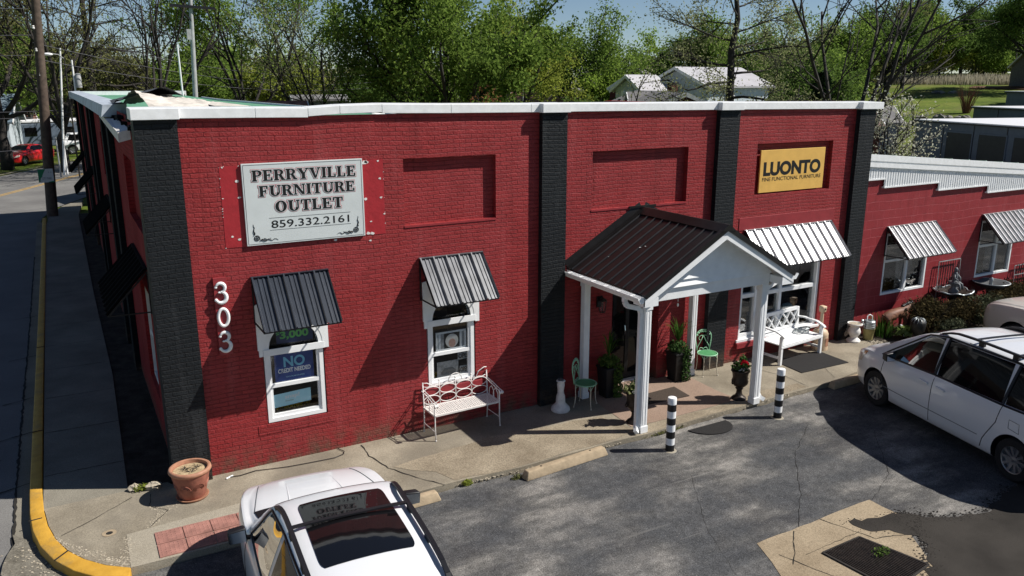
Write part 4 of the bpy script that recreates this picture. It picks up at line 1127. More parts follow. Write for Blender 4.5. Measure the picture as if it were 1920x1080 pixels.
# roof planes with raised ribs
def roof_plane(sgn):
    m = MB(); xe = XL if sgn < 0 else XR; n = 10; y0, y1 = -2.24, -.005
    L = math.hypot(XM-XL, RZ-EZL); nx, nz2 = sgn*sl_/math.hypot(1, sl_), 1/math.hypot(1, sl_)
    def P(t, y, h): return (XM+(xe-XM)*t+nx*h, y, RZ-(RZ-EZL)*t+nz2*h)
    m.add([P(0, y0, 0), P(1, y0, 0), P(1, y1, 0), P(0, y1, 0), P(0, y0, -.035), P(1, y0, -.035), P(1, y1, -.035), P(0, y1, -.035)], [(0, 1, 2, 3), (7, 6, 5, 4), (0, 4, 5, 1), (1, 5, 6, 2), (2, 6, 7, 3), (3, 7, 4, 0)])
    for k in range(n):
        y = y0+.16+(y1-y0-.3)*k/(n-1)
        m.add([P(.03, y-.018, .001), P(1, y-.018, .001), P(1, y+.018, .001), P(.03, y+.018, .001), P(.03, y-.007, .022), P(1, y-.007, .022), P(1, y+.007, .022), P(.03, y+.007, .022)], [(4, 5, 6, 7), (0, 1, 5, 4), (2, 3, 7, 6), (1, 2, 6, 5), (3, 0, 4, 7)])
    # rake trim and wall flashing
    for (a, b, h0, h1) in ((y0-.02, y0+.05, -.05, .03), (-.11, -.004, -.01, .035)):
        m.add([P(0, a, h0), P(1.01, a, h0), P(1.01, b, h0), P(0, b, h0), P(0, a, h1), P(1.01, a, h1), P(1.01, b, h1), P(0, b, h1)], [(0, 3, 2, 1), (4, 5, 6, 7), (0, 1, 5, 4), (1, 2, 6, 5), (2, 3, 7, 6), (3, 0, 4, 7)])
    m.add([P(0, -.02, .03), P(1.0, -.02, .03), P(1.0, -.003, .15), P(0, -.003, .15), P(0, -.004, .03), P(1, -.004, .03)], [(0, 1, 2, 3)])
    return m.build('roof', M['blackmetal'], po, world=True, recalc=False)
roof_plane(-1); roof_plane(1)
m = MB()
for (u_, v_, s_) in ((.50, -1.02, .022), (.47, -1.10, .013), (.72, -.6, .009)): m.blob((XM+(XL-XM)*u_, v_, RZ-(RZ-EZL)*u_+.004), (s_, s_, .004), 1, 7, 4, .3)
m.build('bird_droppings', M['white'], po, world=True)
m = MB(); m.hexa([(XM-.16, -2.27, RZ-.065), (XM+.16, -2.27, RZ-.065), (XM+.16, .0, RZ-.065), (XM-.16, .0, RZ-.065), (XM-.015, -2.27, RZ+.045), (XM+.015, -2.27, RZ+.045), (XM+.015, -.002, RZ+.045), (XM-.015, -.002, RZ+.045)])
m.box(XM-.32, XM+.30, -.03, -.003, RZ+.03, RZ+.07)
m.build('ridge_cap', M['blackmetal'], po, world=True)
m = MB()
for sgn, xe in ((-1, XL), (1, XR)):
    a = (XM, RZ-.05); b = (xe, EZL-.05)
    m.hexa([(a[0], -2.235, a[1]-.15), (b[0], -2.235, b[1]-.13), (b[0], -2.20, b[1]-.13), (a[0], -2.20, a[1]-.15), (a[0], -2.235, a[1]), (b[0], -2.235, b[1]), (b[0], -2.20, b[1]), (a[0], -2.20, a[1])])
    x1_ = xe-sgn*.27
    m.box(xe, x1_, -2.228, -1.94, EZL-.195, EZL-.06)
m.build('rake_board', M['white'], po, world=True)
m = MB()   # soffits
for sgn, xe in ((-1, XL), (1, XR)):
    m.hexa([(XM, -2.2, RZ-.16), (xe, -2.2, EZL-.12), (xe, -1.95, EZL-.12), (XM, -1.95, RZ-.16), (XM, -2.2, RZ-.13), (xe, -2.2, EZL-.09), (xe, -1.95, EZL-.09), (XM, -1.95, RZ-.13)])
m.box(7.62, 10.04, -1.78, -.02, 2.42, 2.44)
m.build('soffit', M['white'], po, world=True)
# gutters and downspouts
for sgn, xe in ((-1, XL), (1, XR)):
    m = MB(); x0 = xe+sgn*.005; pr = [(0, 0), (0, -.09), (sgn*.07, -.10), (sgn*.10, -.055), (sgn*.125, -.02), (sgn*.125, .0), (sgn*.115, .0), (sgn*.113, -.02), (sgn*.09, -.052), (sgn*.065, -.09), (sgn*.008, -.08), (sgn*.008, 0)]
    y0, y1 = -2.22, -.01; n = len(pr); vs = [(x0+a, y, EZL-.03+b) for y in (y0, y1) for a, b in pr]
    m.add(vs, [(i, (i+1) % n, n+(i+1) % n, n+i) for i in range(n)])
    m.add([(x0+a, y0, EZL-.03+b) for a, b in pr[:6]], [(0, 1, 2, 3, 4, 5)])
    for k in range(6): m.box(x0, x0+sgn*.125, y0+.2+k*.36, y0+.23+k*.36, EZL-.035, EZL-.027)
    m.build('gutter', M['white'], po, world=True)
    m = MB(); px_ = 7.44 if sgn < 0 else 10.23; yy = -1.84
    pts = [(xe+sgn*.06, yy+.05, EZL-.11), (xe+sgn*.06, yy+.05, EZL-.19), (xe+sgn*.03, yy+.03, EZL-.26), (px_+sgn*.03, yy, EZL-.33), (px_, yy, EZL-.42), (px_, yy, .12), (px_+sgn*.02, yy-.02, .05), (px_+sgn*.08, yy-.1, .0)]
    for a, b in zip(pts, pts[1:]): m.bar(a, b, .075, .06, (0, 1, 0))
    m.build('downspout', M['white'], po, world=True)
t = thing('security_camera', 'small white security camera on the porch corner under the gutter', 'camera', (7.44, -1.62, 2.33))
m = MB(); m.lathe([(.045, 0), (.05, .02), (.05, .13), (.04, .15)], (0, 0, 0), 14, 'y'); q = m.build('housing', M['white'], t, smooth=40); q.rotation_euler = (R(18), 0, R(-12)); q.location = (-.05, -.16, -.02)
m = MB(); m.lathe([(.03, 0), (.03, .01)], (0, 0, 0), 12, 'y'); q2 = m.build('lens', M['carblack'], q); q2.location = (0, -.008, 0)
m = MB(); m.bar((.0, 0, 0), (-.05, -.05, -.02), .03); m.build('mount', M['white'], t)
t = thing('wind_chime', 'thin wind chime with a pale weight hanging under the porch', 'wind chime', (9.03, -.9, 2.42))
m = MB(); m.tube([(0, 0, 0), (0, 0, -.62)], .006, 5); m.build('cord', M['white_dirty'], t)
m = MB(); m.blob((0, 0, -.68), (.02, .02, .035), 1, 8, 6, 0); m.build('weight', M['white'], t, smooth='all')
m = MB()
for k in range(5): m.tube([(.03*math.cos(k*1.26), .03*math.sin(k*1.26), -.2), (.03*math.cos(k*1.26), .03*math.sin(k*1.26), -.48)], .007, 6)
m.build('tubes', M['white_metal'], t)
t = thing('wall_lantern', 'dark wall lantern on the red brick beside the shop door', 'lantern', (7.9, 0, 1.72))
m = MB(); m.box(-.05, .05, -.03, -.002, -.08, .12); m.tube([(0, -.02, .08), (0, -.10, .15), (0, -.13, .12)], .01, 6); m.lathe([(.01, .13), (.09, .07), (.085, .06)], (0, -.13, 0), 6); m.lathe([(.05, -.16), (.06, -.15)], (0, -.13, 0), 6)
for k in range(6): m.tube([(.055*math.cos(k*PI/3), -.13+.055*math.sin(k*PI/3), -.15), (.08*math.cos(k*PI/3), -.13+.08*math.sin(k*PI/3), .06)], .006, 4)
m.build('cage', M['ironblack'], t)
m = MB(); m.lathe([(.045, -.145), (.068, .058)], (0, -.13, 0), 6); m.build('glass', M['glass'], t)
t = tag(MB().prism([(8.25, -.6), (9.35, -.55), (9.3, -1.05), (8.2, -1.0)], ZW+.008, ZW+.02, 'xy').build('door_mat', M['matbrown']), 'brown door mat in front of the shop door under the porch', 'door mat')
# ------------------------------------------------------------------ street furniture at the shop front
def bollard(x, y, label):
    t = thing('bollard', label, 'bollard', (x, y, ZL), group='striped bollards along the pavement edge')
    m = MB(); r = .072; h = .93; nb = 8
    for k in range(nb):
        m.mi = 0 if k % 2 == 0 else 1
        z0 = h*k/nb; z1 = h*(k+1)/nb-.001
        if k == nb-1: m.lathe([(r, z0), (r, z1-.02), (r*.93, z1-.006), (.0, z1+.006)], n=28, cap=False)
        else: m.lathe([(r, z0), (r, z1)], n=28, cap=False)
    m.build('post', [M['carblack'], M['white']], t, smooth=40)
    return t
# band colours: black at the foot, white cap
def bollards():
    for (x, y, lb) in ((7.595, -2.53, 'black and white banded bollard in front of the porch corner post with the camera'), (10.14, -2.43, 'black and white banded bollard nearer the white slatted bench')):
        t = bollard(x, y, lb)
        b = MB(); b.lathe([(.115, -.002), (.105, .006), (.075, .009)], n=20, cap=False); b.build('footing', M['rampc'], t)
bollards()
def parking_stop(x0, y0, x1, y1, label, z=ZL):
    L = math.hypot(x1-x0, y1-y0); a = math.atan2(y1-y0, x1-x0)
    t = thing('parking_stop', label, 'parking stop', ((x0+x1)/2, (y0+y1)/2, z), a, group='concrete parking stops')
    m = MB(); h = L/2
    m.hexa([(-h, -.09, 0), (h, -.09, 0), (h, .09, 0), (-h, .09, 0), (-h+.05, -.055, .135), (h-.05, -.055, .135), (h-.05, .055, .135), (-h+.05, .055, .135)])
    m.build('block', M['concrete_stop'], t, bevel=.018, smooth=50)
    r = MB()
    for k in (-h*.6, h*.6): r.lathe([(.014, .13), (.014, .141)], (k, 0, 0), 8)
    r.build('pin', M['ironblack'], t); return t
parking_stop(5.02, -2.24, 6.62, -2.10, 'tan concrete parking stop in front of the bare pavement beside the front bollard')
parking_stop(1.98, -2.17, 3.68, -2.13, 'concrete parking stop partly hidden by the white car with the glass roof')
parking_stop(12.12, -1.93, 13.9, -1.88, 'concrete parking stop under the front of the white minivan')
parking_stop(16.2, -2.0, 17.9, -1.95, 'concrete parking stop by the flower bed in front of the beige vehicle')

# half round rubber mat and rectangular mat
m = MB(); pts = [(8.46, -2.06), (9.10, -1.97)]; c = (8.79, -2.02)
poly = [(c[0]+.44*math.cos(R(188+k*10))+.05*0, c[1]-.02+.43*math.sin(R(188+k*9.2))) for k in range(19)]
m.prism(poly, ZL+.003, ZL+.018, 'xy'); tag(m.build('rubber_mat', M['rubber']), 'black half round rubber mat lying on the asphalt at the pavement edge', 'mat')
m = MB(); m.prism([(12.19, -.41), (13.53, -.39), (13.49, -1.235), (12.13, -1.20)], ZW+.002, ZW+.014, 'xy'); tag(m.build('rubber_mat', M['rubber']), 'black rectangular rubber mat in front of the white slatted bench', 'mat')

# drain grate
t = thing('drain_grate', 'black slotted drain grate with green weeds set in tan concrete', 'drain grate', (7.95, -6.35, ZL))
gr = [(7.36, -5.80), (8.08, -5.78), (8.30, -6.62), (7.46, -6.75)]
m = MB(); m.prism(gr, ZL+.006, ZL+.010, 'xy'); m.build('pit', M['crack'], t, world=True)
m = MB()
def lerp2(a, b, k): return (a[0]+(b[0]-a[0])*k, a[1]+(b[1]-a[1])*k)
for k in range(23):
    u = (k+.5)/23; a = lerp2(gr[0], gr[1], u); b = lerp2(gr[3], gr[2], u); m.bar((*a, ZL+.018), (*b, ZL+.018), .017, .012)
m.build('bars', M['bronze'], t, world=True)
m = MB()
for a, b in zip(gr, gr[1:]+gr[:1]): m.bar((*a, ZL+.016), (*b, ZL+.016), .024, .016)
m.build('rim', M['bark'], t, world=True)
t2 = tag(mesh_np('weeds', leaves_np((7.98, -6.18, ZL+.06), 90, (.15, .09, .04), .018, 4), M['leafdark']), 'small clump of green weeds growing through the drain grate', 'weeds')
m = MB(); m.lathe([(.085, .002), (.088, .005), (.045, .006), (.04, .001)], (-.54, -1.0, ZW), 20); m.mi = 1; m.lathe([(.042, .0045), (0, .005)], (-.54, -1.0, ZW), 16, cap=False)
tag(m.build('valve_cover', [M['concrete_stop'], M['crack']]), 'small round valve hole in the corner pavement by the yellow kerb', 'valve cover')

# terracotta planter
t = thing('terracotta_planter', 'large terracotta planter with dry soil at the black corner of the shop', 'planter', (.565, -.50, ZW))
t.scale = (.79, .79, .80)
m = MB(); m.lathe([(.215, .03), (.235, .06), (.335, .50), (.34, .52), (.30, .52), (.29, .44)], n=40, cap=False); m.lathe([(.0, .03), (.215, .03)], n=40, cap=False)
m.build('pot', M['terracotta'], t, smooth=40)
m = MB()
for a0 in (-70, -20, 30, 85, 140, 190, 240, 290):
    for r_ in (.11, .085, .06):
        pts = []
        for k in range(9):
            u = -80+160*k/8; a = R(a0)+math.sin(R(u))*r_/.30; z = .22+r_*math.cos(R(u))*1.1; rad = .235+(z-.06)*.1/.44+.002
            pts.append((rad*math.cos(a), rad*math.sin(a), z))
        m.tube(pts, .008, 5)
m.build('relief', M['terracotta'], t, smooth=True)
m = MB(); m.lathe([(.30, .50), (.345, .50), (.368, .53), (.36, .57), (.335, .585), (.305, .575), (.30, .50)], n=40, cap=False); m.build('rim', M['terra_rim'], t, smooth=60)
m = MB(); m.lathe([(.25, .0), (.275, .02), (.285, .045), (.265, .045), (.25, .03), (0, .03)], n=36, cap=False); m.build('saucer', M['terra_rim'], t, smooth=50)
m = MB(); m.lathe([(.305, .51), (.2, .52), (0, .53)], n=30, cap=False); m.build('soil', M['soil_dry'], t, smooth=True)
m = MB(); rg = random.Random(4)
for cx, cy in ((-.08, .06), (.12, .03), (.0, -.1)):
    for k in range(14):
        a = rg.uniform(0, 2*PI); L = rg.uniform(.06, .13); m.tube([(cx, cy, .52), (cx+L*math.cos(a), cy+L*math.sin(a), .535+rg.uniform(0, .03))], .004, 4)
m.build('dead_stems', M['bark'], t)

# rubble and a dead weed at the corner
for i, (x, y, s_, lb) in enumerate(((-.13, .10, .10, 'upright broken concrete lump at the dark shop corner'), (.08, .02, .12, 'flat broken slab beside green weeds at the shop corner'))):
    m = MB(); m.blob((0, 0, s_*.4), (s_, s_*.6, s_*.5), i+3, 8, 5, .3); o = m.build('rubble', M['chips']); o.location = (x, y, ZW); tag(o, lb, 'rubble')
tag(mesh_np('weeds', leaves_np((-.03, .04, ZW+.05), 150, (.16, .07, .05), .02, 8), M['leafyellow']), 'low yellow green weeds between the rubble at the shop corner', 'weeds')
tag(mesh_np('weeds', leaves_np((4.2, -1.98, ZL+.04), 160, (.10, .05, .05), .02, 9), M['leafyellow']), 'grass tuft at the pavement edge right of the white car', 'weeds')
tag(mesh_np('weeds', leaves_np((4.95, -2.16, ZL+.03), 120, (.10, .05, .04), .018, 10), M['leafolive']), 'dry weeds by the end of the tan parking stop', 'weeds')
tag(mesh_np('weeds', leaves_np((7.9, -1.96, ZL+.03), 260, (.5, .05, .03), .018, 11), M['leafolive']), 'strip of dry weeds along the pavement edge behind the front bollard', 'weeds')
# cable lying on the pavement
m = MB(); pts = [(1.13, -.18), (1.28, -.21), (1.52, -.16), (1.75, -.22), (1.98, -.27), (2.2, -.29), (2.46, -.31), (2.7, -.32), (2.86, -.26), (2.90, -.17), (2.86, -.08), (2.84, -.02)]
m.tube([(x, y, ZW+.014) for x, y in pts], .006, 6); tag(m.build('cable', M['carblack'], smooth='all'), 'black cable snaking over the pavement along the foot of the red wall', 'cable')
m = MB(); m.lathe([(.012, -.06), (.012, .06)], (0, 0, .012), 8, 'x'); o = m.build('plug', M['white']); o.location = (1.13, -.18, ZW); o.rotation_euler = (0, 0, .5); tag(o, 'small white plug at the left end of the black cable', 'plug')

# wrought metal bench with ring back
def metal_bench():
    W_, D = 1.22, .43
    t = thing('garden_bench', 'white wrought metal bench with ring pattern back against the red wall', 'bench', (4.94, -.27, ZW), R(2))
    x0, x1, yb, yf, zs = -W_/2, W_/2, .20, -.22, .44
    for x in (x0, x1):
        for y, z1 in ((yf, .66), (yb, .86)):
            m = MB(); m.tube([(x, y+(.02 if y > 0 else -.02), 0), (x, y, .2), (x, y, zs), (x, y+(.03 if y > 0 else 0), z1)], .0115, 7); m.blob((x, y+(.02 if y > 0 else -.02), .01), .018, 1, 6, 4, 0); m.build('leg', M['whiteiron'], t, smooth='all')
        m = MB(); m.tube([(x, yf, .16), (x, yb, .16)], .008, 6); m.build('stretcher', M['whiteiron'], t)
    m = MB()
    for a, b in (((x0, yf), (x1, yf)), ((x0, yb), (x1, yb)), ((x0, yf), (x0, yb)), ((x1, yf), (x1, yb))): m.bar((*a, zs), (*b, zs), .03, .028)
    for k in range(30):
        x = x0+W_*(k+.5)/30; m.bar((x, yf, zs+.004), (x, yb, zs+.004), .016, .004)
    for k in range(9):
        y = yf+(yb-yf)*(k+.5)/9; m.bar((x0, y, zs+.009), (x1, y, zs+.009), .022, .004)
    m.build('seat', M['whiteiron'], t)
    for x in (x0, x1):
        m = MB()
        for dx in (-.022, .022): m.tube([(x+dx, yb+.03, .73), (x+dx, .0, .70), (x+dx, yf+.02, .66), (x+dx, yf-.05, .655), (x+dx, yf-.085, .625), (x+dx, yf-.06, .60)], .009, 6)
        for k in range(6): y = yb-.06*k; m.bar((x-.022, y, .722-.012*k), (x+.022, y, .722-.012*k), .008)
        m.lathe([(.026, -.035), (.026, .035)], (x, yf-.06, .63), 10, 'x')
        for s_ in (0, .14): m.tube([(x, yf+.04+s_, zs), (x, yf+.06+s_, .58), (x, yf+.13+s_, .64), (x, yf+.20+s_, .58), (x, yf+.22+s_, zs)], .007, 5)
        m.build('armrest', M['whiteiron'], t, smooth=50)
    m = MB(); n = 4; cw = W_/n
    for k in range(n+1):
        x = x0+cw*k; m.tube([(x, yb, zs), (x, yb+.03, .84)], .008, 5); m.blob((x, yb+.03, .855), (.016, .014, .022), 1, 6, 4, 0)
    for k in range(n):
        cx = x0+cw*(k+.5)
        for zc in (.545, .70):
            m.tube([(cx+.148*math.cos(2*PI*j/24), yb+.008+.02*(zc-.5), zc+.075*math.sin(2*PI*j/24)) for j in range(24)], .008, 5, closed=True)
        m.tube([(cx-.15, yb+.03, .80), (cx-.07, yb+.03, .775), (cx, yb+.03, .785), (cx+.07, yb+.03, .775), (cx+.15, yb+.03, .80)], .007, 5)
    for cx, r_ in ((0, .13), (-W_/2+.05, .0), ):
        if r_: m.tube([(cx+r_*math.cos(PI*j/12), yb+.03, .80+.13*math.sin(PI*j/12)) for j in range(13)], .009, 5)
    m.tube([(x1-.20, yb+.03, .79), (x1-.16, yb+.03, .88), (x1-.05, yb+.03, .935), (x1, yb+.03, .93)], .009, 5)
    m.tube([(x0+.16, yb+.03, .80), (x0+.08, yb+.03, .85), (x0, yb+.03, .86)], .009, 5)
    m.build('backrest', M['whiteiron'], t, smooth='all')
metal_bench()

# white wooden bench
def wood_bench():
    t = thing('garden_bench', 'white wooden bench with lattice back under the silver awning', 'bench', (12.74, -.30, ZW), R(6))
    W_ = 1.36; x0, x1, yf, yb = -W_/2, W_/2, -.28, .27; zs = .44
    for x in (x0, x1):
        m = MB(); m.box(x-.032, x+.032, yf-.03, yf+.035, 0, .62); m.build('leg', M['white_metal'], t, bevel=.006)
        m = MB(); m.hexa([(x-.03, yb+.03, 0), (x+.03, yb+.03, 0), (x+.03, yb+.09, 0), (x-.03, yb+.09, 0), (x-.03, yb+.06, .92), (x+.03, yb+.06, .92), (x+.03, yb+.11, .92), (x-.03, yb+.11, .92)]); m.build('leg', M['white_metal'], t, bevel=.006)
        m = MB(); P = [(x, yb+.05, .70), (x, yb-.1, .72), (x, yf+.12, .70), (x, yf, .655), (x, yf-.06, .63), (x, yf-.075, .60)]
        for a, b in zip(P, P[1:]): m.bar(a, b, .075, .03)
        m.build('armrest', M['white_metal'], t, bevel=.006)
        m = MB(); m.bar((x, yf, .15), (x, yb+.05, .15), .03, .05); m.build('stretcher', M['white_metal'], t)
    m = MB(); m.box(x0-.03, x1+.03, yf-.035, yf+.0, zs-.075, zs-.03); m.box(x0, x1, yb, yb+.03, zs-.08, zs-.03)
    for k in range(7):
        y0 = yf-.03+k*.082; m.box(x0-.0, x1+.0, y0, y0+.076, zs-.028, zs-.004)
    m.build('seat', M['white_metal'], t, bevel=.004)
    m = MB()
    def bk(x, z): return (x, yb+.055+.035*(z-.45)/.47, z)
    m.bar(bk(x0+.03, .895), bk(x1-.03, .895), .05, .075, (0, 0, 1)); m.bar(bk(x0+.03, .53), bk(x1-.03, .53), .04, .05)
    n = 5; cw = (W_-.06)/n
    for k in range(n):
        a = x0+.03+cw*k
        for j, (p, q) in enumerate((((a-cw*.0, .55), (a+cw, .87)), ((a, .87), (a+cw, .55)))):
            P = []
            for i in range(7):
                u = i/6; x = p[0]+(q[0]-p[0])*u; z = p[1]+(q[1]-p[1])*u; bend = .022*math.sin(PI*u)*(1 if j else -1)
                P.append(bk(x, z+bend))
            for a_, b_2 in zip(P, P[1:]):
                a3 = (a_[0], a_[1]+(.004 if j else -.004), a_[2]); b3 = (b_2[0], b_2[1]+(.004 if j else -.004), b_2[2]); m.bar(a3, b3, .02, .042, (0, 1, 0.01))
    m.build('backrest', M['white_metal'], t)
    return t
wood_bench()
t = thing('wire_wreath', 'loose grey wire wreath lying on the right end of the white lattice bench', 'wreath', (13.2, -.20, .40))
m = MB(); rg = random.Random(6)
for k in range(6):
    r_ = rg.uniform(.12, .18); a0 = rg.uniform(0, 6); zc = .02+.012*k
    m.tube([(r_*math.cos(2*PI*j/22)+rg.uniform(-.01, .01), r_*.8*math.sin(2*PI*j/22)+rg.uniform(-.01, .01), zc+.03*math.sin(2*PI*j/22+a0)) for j in range(22)], .008, 5, closed=True)
m.build('coil', M['galv'], t, smooth='all')

# green cafe chairs
def chair(x, y, rz, label, seatm):
    t = thing('cafe_chair', label, 'chair', (x, y, ZW), rz, group='mint green metal chairs under the porch')
    r_ = .195; zs = .44
    m = MB(); m.lathe([(0, zs+.006), (r_-.02, zs+.006), (r_-.018, zs-.004), (0, zs-.004)], n=32, cap=False); m.build('seat', M['mintseat'], t, smooth=40)
    m = MB(); m.tube([(r_*math.cos(2*PI*k/32), r_*math.sin(2*PI*k/32), zs) for k in range(32)], .012, 7, closed=True)
    for a in (45, 135, 225, 315):
        for d in (-22, 22): m.tube([(r_*math.cos(R(a+d)), r_*math.sin(R(a+d)), zs-.01), (r_*1.02*math.cos(R(a+d*.3)), r_*1.02*math.sin(R(a+d*.3)), zs-.05), (r_*1.04*math.cos(R(a)), r_*1.04*math.sin(R(a)), zs-.10)], .005, 5)
    m.build('seat_ring', M['mint'], t, smooth='all')
    for a in (45, 135, 225, 315):
        c, s_ = math.cos(R(a)), math.sin(R(a)); P = [(r_*c, r_*s_, zs), (1.05*r_*c, 1.05*r_*s_, .36), (1.02*r_*c, 1.02*r_*s_, .22), (1.08*r_*c, 1.08*r_*s_, .10), (1.2*r_*c, 1.2*r_*s_, .005)]
        m = MB(); m.tube(P, .0085, 6); m.blob((1.2*r_*c, 1.2*r_*s_, .01), .016, 1, 7, 5, 0); m.build('leg', M['cream'], t, smooth='all')
    # balloon back
    m = MB(); hw = .165; yb = .155
    def B(u, z): return (u, yb+.02+.16*(z-.44)*.55, z)
    P = [B(-.135, .44), B(-.155, .56), B(-.175, .68)]+[B(-.175*math.cos(PI*k/14), .72+.155*math.sin(PI*k/14)) for k in range(15)]+[B(.175, .68), B(.155, .56), B(.135, .44)]
    m.tube(P, .011, 7)
    m.build('backrest', M['mint'], t, smooth='all')
    m = MB()
    for sgn in (-1, 1):
        P = [B(sgn*.01, .735), B(sgn*.05, .65), B(sgn*.12, .54), B(sgn*.135, .49)]; m.tube(P, .007, 5)
        m.tube([B(sgn*(.0+.05-.05*math.cos(k*.55)), .735+.035*math.sin(k*.55)-.012*k*.5) for k in range(9)], .007, 5)
        m.tube([B(sgn*(.045-.045*math.cos(k*.55)), .46+.04*math.sin(k*.5)) for k in range(8)], .007, 5)
        for k in range(4): m.blob(B(sgn*(.035+.034*k), .84-.018*k*k*.45), (.022, .01, .02), k, 6, 4, .2)
    m.blob(B(0, .835), (.024, .01, .02), 5, 6, 4, .2)
    m.build('back_scroll', M['mint'], t, smooth='all')
    return t
chair(7.34, -.46, R(38), 'mint green metal chair in shade beside the left porch post', 'mintseat')
chair(10.42, -.27, R(-14), 'mint green metal chair in sun against the black pilaster', 'mintseat')

# flower urns by the front posts
def flower_urn(x, y, label, seed):
    t = thing('flower_urn', label, 'planter', (x, y, ZW), group='bronze flower urns by the porch posts')
    m = MB(); m.lathe([(.0, .0), (.135, .0), (.14, .02), (.12, .045), (.075, .075), (.055, .12), (.05, .18), (.075, .215), (.06, .235), (.10, .26), (.145, .31), (.155, .36), (.135, .42), (.15, .52), (.175, .555), (.17, .575), (.14, .565), (.13, .50)], n=32, cap=False)
    m.build('urn', M['bronze'], t, smooth=50)
    m = MB()
    for s_ in (-1, 1): m.tube([(s_*.14, 0, .34), (s_*.19, 0, .33), (s_*.205, 0, .37), (s_*.17, 0, .40)], .012, 6)
    m.build('handle', M['bronze'], t, smooth='all')
    m = MB(); m.lathe([(.145, .545), (0, .56)], n=20, cap=False); m.build('soil', M['soil'], t)
    mesh_np('foliage', np.concatenate([leaves_np((0, 0, .64), 260, (.17, .16, .09), .035, seed), leaves_np((.10, .05, .72), 60, (.06, .06, .12), .035, seed+1)]), M['ivy'], t)
    mesh_np('red_flowers', leaves_np((.05, -.03, .69), 120, (.075, .075, .055), .028, seed+2), M['petalred'], t)
    mesh_np('white_flowers', leaves_np((-.04, -.10, .62), 50, (.10, .06, .03), .02, seed+3), M['petalwhite'], t)
    return t
flower_urn(10.03, -1.58, 'bronze urn of red flowers beside the right front porch post', 20)
u = flower_urn(7.66, -1.50, 'bronze urn of red flowers behind the post with the downspout', 40)
mesh_np('blades', leaves_np((-.12, -.04, .66), 40, (.16, .08, .07), .05, 44), M['leafpale'], u)

# tall planters by the door
def tall_planter(x, y, label, seed, leafm, spikes):
    t = thing('tall_planter', label, 'planter', (x, y, ZW))
    m = MB(); m.hexa([(-.12, -.12, 0), (.12, -.12, 0), (.12, .12, 0), (-.12, .12, 0), (-.16, -.16, .56), (.16, -.16, .56), (.16, .16, .56), (-.16, .16, .56)]); m.box(-.175, .175, -.175, .175, .56, .60); m.build('pot', M['ironblack'], t, bevel=.01)
    V = leaves_np((0, 0, .69), 380, (.22, .20, .12), .034, seed)
    rg = np.random.default_rng(seed+9)
    n = 420; px_ = rg.uniform(.0, .19, n); zz = rg.uniform(.02, .66, n); py = -.16-rg.uniform(0, .05, n)
    V2 = quads_np(np.stack([px_-(.0 if spikes else .1), py, zz], 1), .028, rg)
    mesh_np('ivy', np.concatenate([V, V2]), M[leafm], t)
    m = MB(); r2 = random.Random(seed)
    for k in range(spikes):
        a = r2.uniform(0, 2*PI); L = r2.uniform(.35, .6); b = r2.uniform(.25, 1.0); w_ = .011
        P = [(0, 0, .8), (L*.35*math.cos(a)*b, L*.35*math.sin(a)*b, .8+L*.55), (L*.8*math.cos(a)*b, L*.8*math.sin(a)*b, .8+L*(.95-.35*b))]
        pr = Vector((-math.sin(a), math.cos(a), 0))*w_
        vs = []
        for i, q in enumerate(P):
            s_ = (1, .9, .08)[i]; vs += [tuple(Vector(q)-pr*s_), tuple(Vector(q)+pr*s_)]
        m.add(vs, [(0, 1, 3, 2), (2, 3, 5, 4)])
    if spikes: m.build('spiky_leaves', M['blade'], t, recalc=False)
    return t
tall_planter(9.66, -.24, 'tall dark planter with spiky leaves and trailing ivy by the right porch post', 60, 'ivy', 46)
tall_planter(7.98, -.27, 'dark leafy planter in deep shade left of the shop door', 70, 'leafdark', 26)

# white turned pedestal
t = thing('stone_pedestal', 'chipped white turned pedestal standing in shade left of the porch', 'pedestal', (6.83, -.42, ZW))
m = MB(); m.lathe([(.0, 0), (.165, 0), (.172, .02), (.165, .06), (.13, .10), (.095, .135), (.085, .16), (.085, .215), (.078, .22), (.083, .225), (.078, .28), (.056, .335), (.056, .345), (.062, .35), (.055, .355), (.057, .42), (.064, .425), (.06, .43), (.068, .47), (.068, .51), (.058, .535), (.078, .55), (.082, .565), (.07, .58), (.05, .575)], n=36, cap=False); m.build('column', M['white_dirty'], t, smooth=45)
m = MB(); m.lathe([(.055, .565), (.05, .60), (0, .61)], n=20, cap=False); m.build('top_plug', M['grey_dark'], t, smooth=True)
# cigarette receptacle
t = thing('cigarette_receptacle', 'tan plastic cigarette receptacle with a tall neck beside the white lattice bench', 'ash bin', (13.70, -.28, ZW))
m = MB(); m.lathe([(0, 0), (.175, 0), (.178, .02), (.17, .34), (.172, .355), (.14, .43), (.08, .47), (.04, .49), (.036, .86)], n=32, cap=False); m.build('body', M['tan'], t, smooth=40)
m = MB(); m.hexa([(-.055, -.06, .84), (.055, -.06, .84), (.055, .06, .84), (-.055, .06, .84), (-.07, -.07, .98), (.07, -.07, .98), (.06, .06, .99), (-.06, .06, .99)]); h_ = m.build('head', M['tan'], t, bevel=.02, smooth=50)
m = MB(); m.lathe([(.022, .0), (.022, .004)], (.072, -.01, .92), 14, 'x'); m.lathe([(.022, .0), (.022, .004)], (0.0, -.078, .92), 14, 'y'); m.build('opening', M['ink'], h_)
m = MB(); m.box(-.02, .06, -.180, -.174, .10, .28); m.build('label_plate', M['terra_rim'], t)
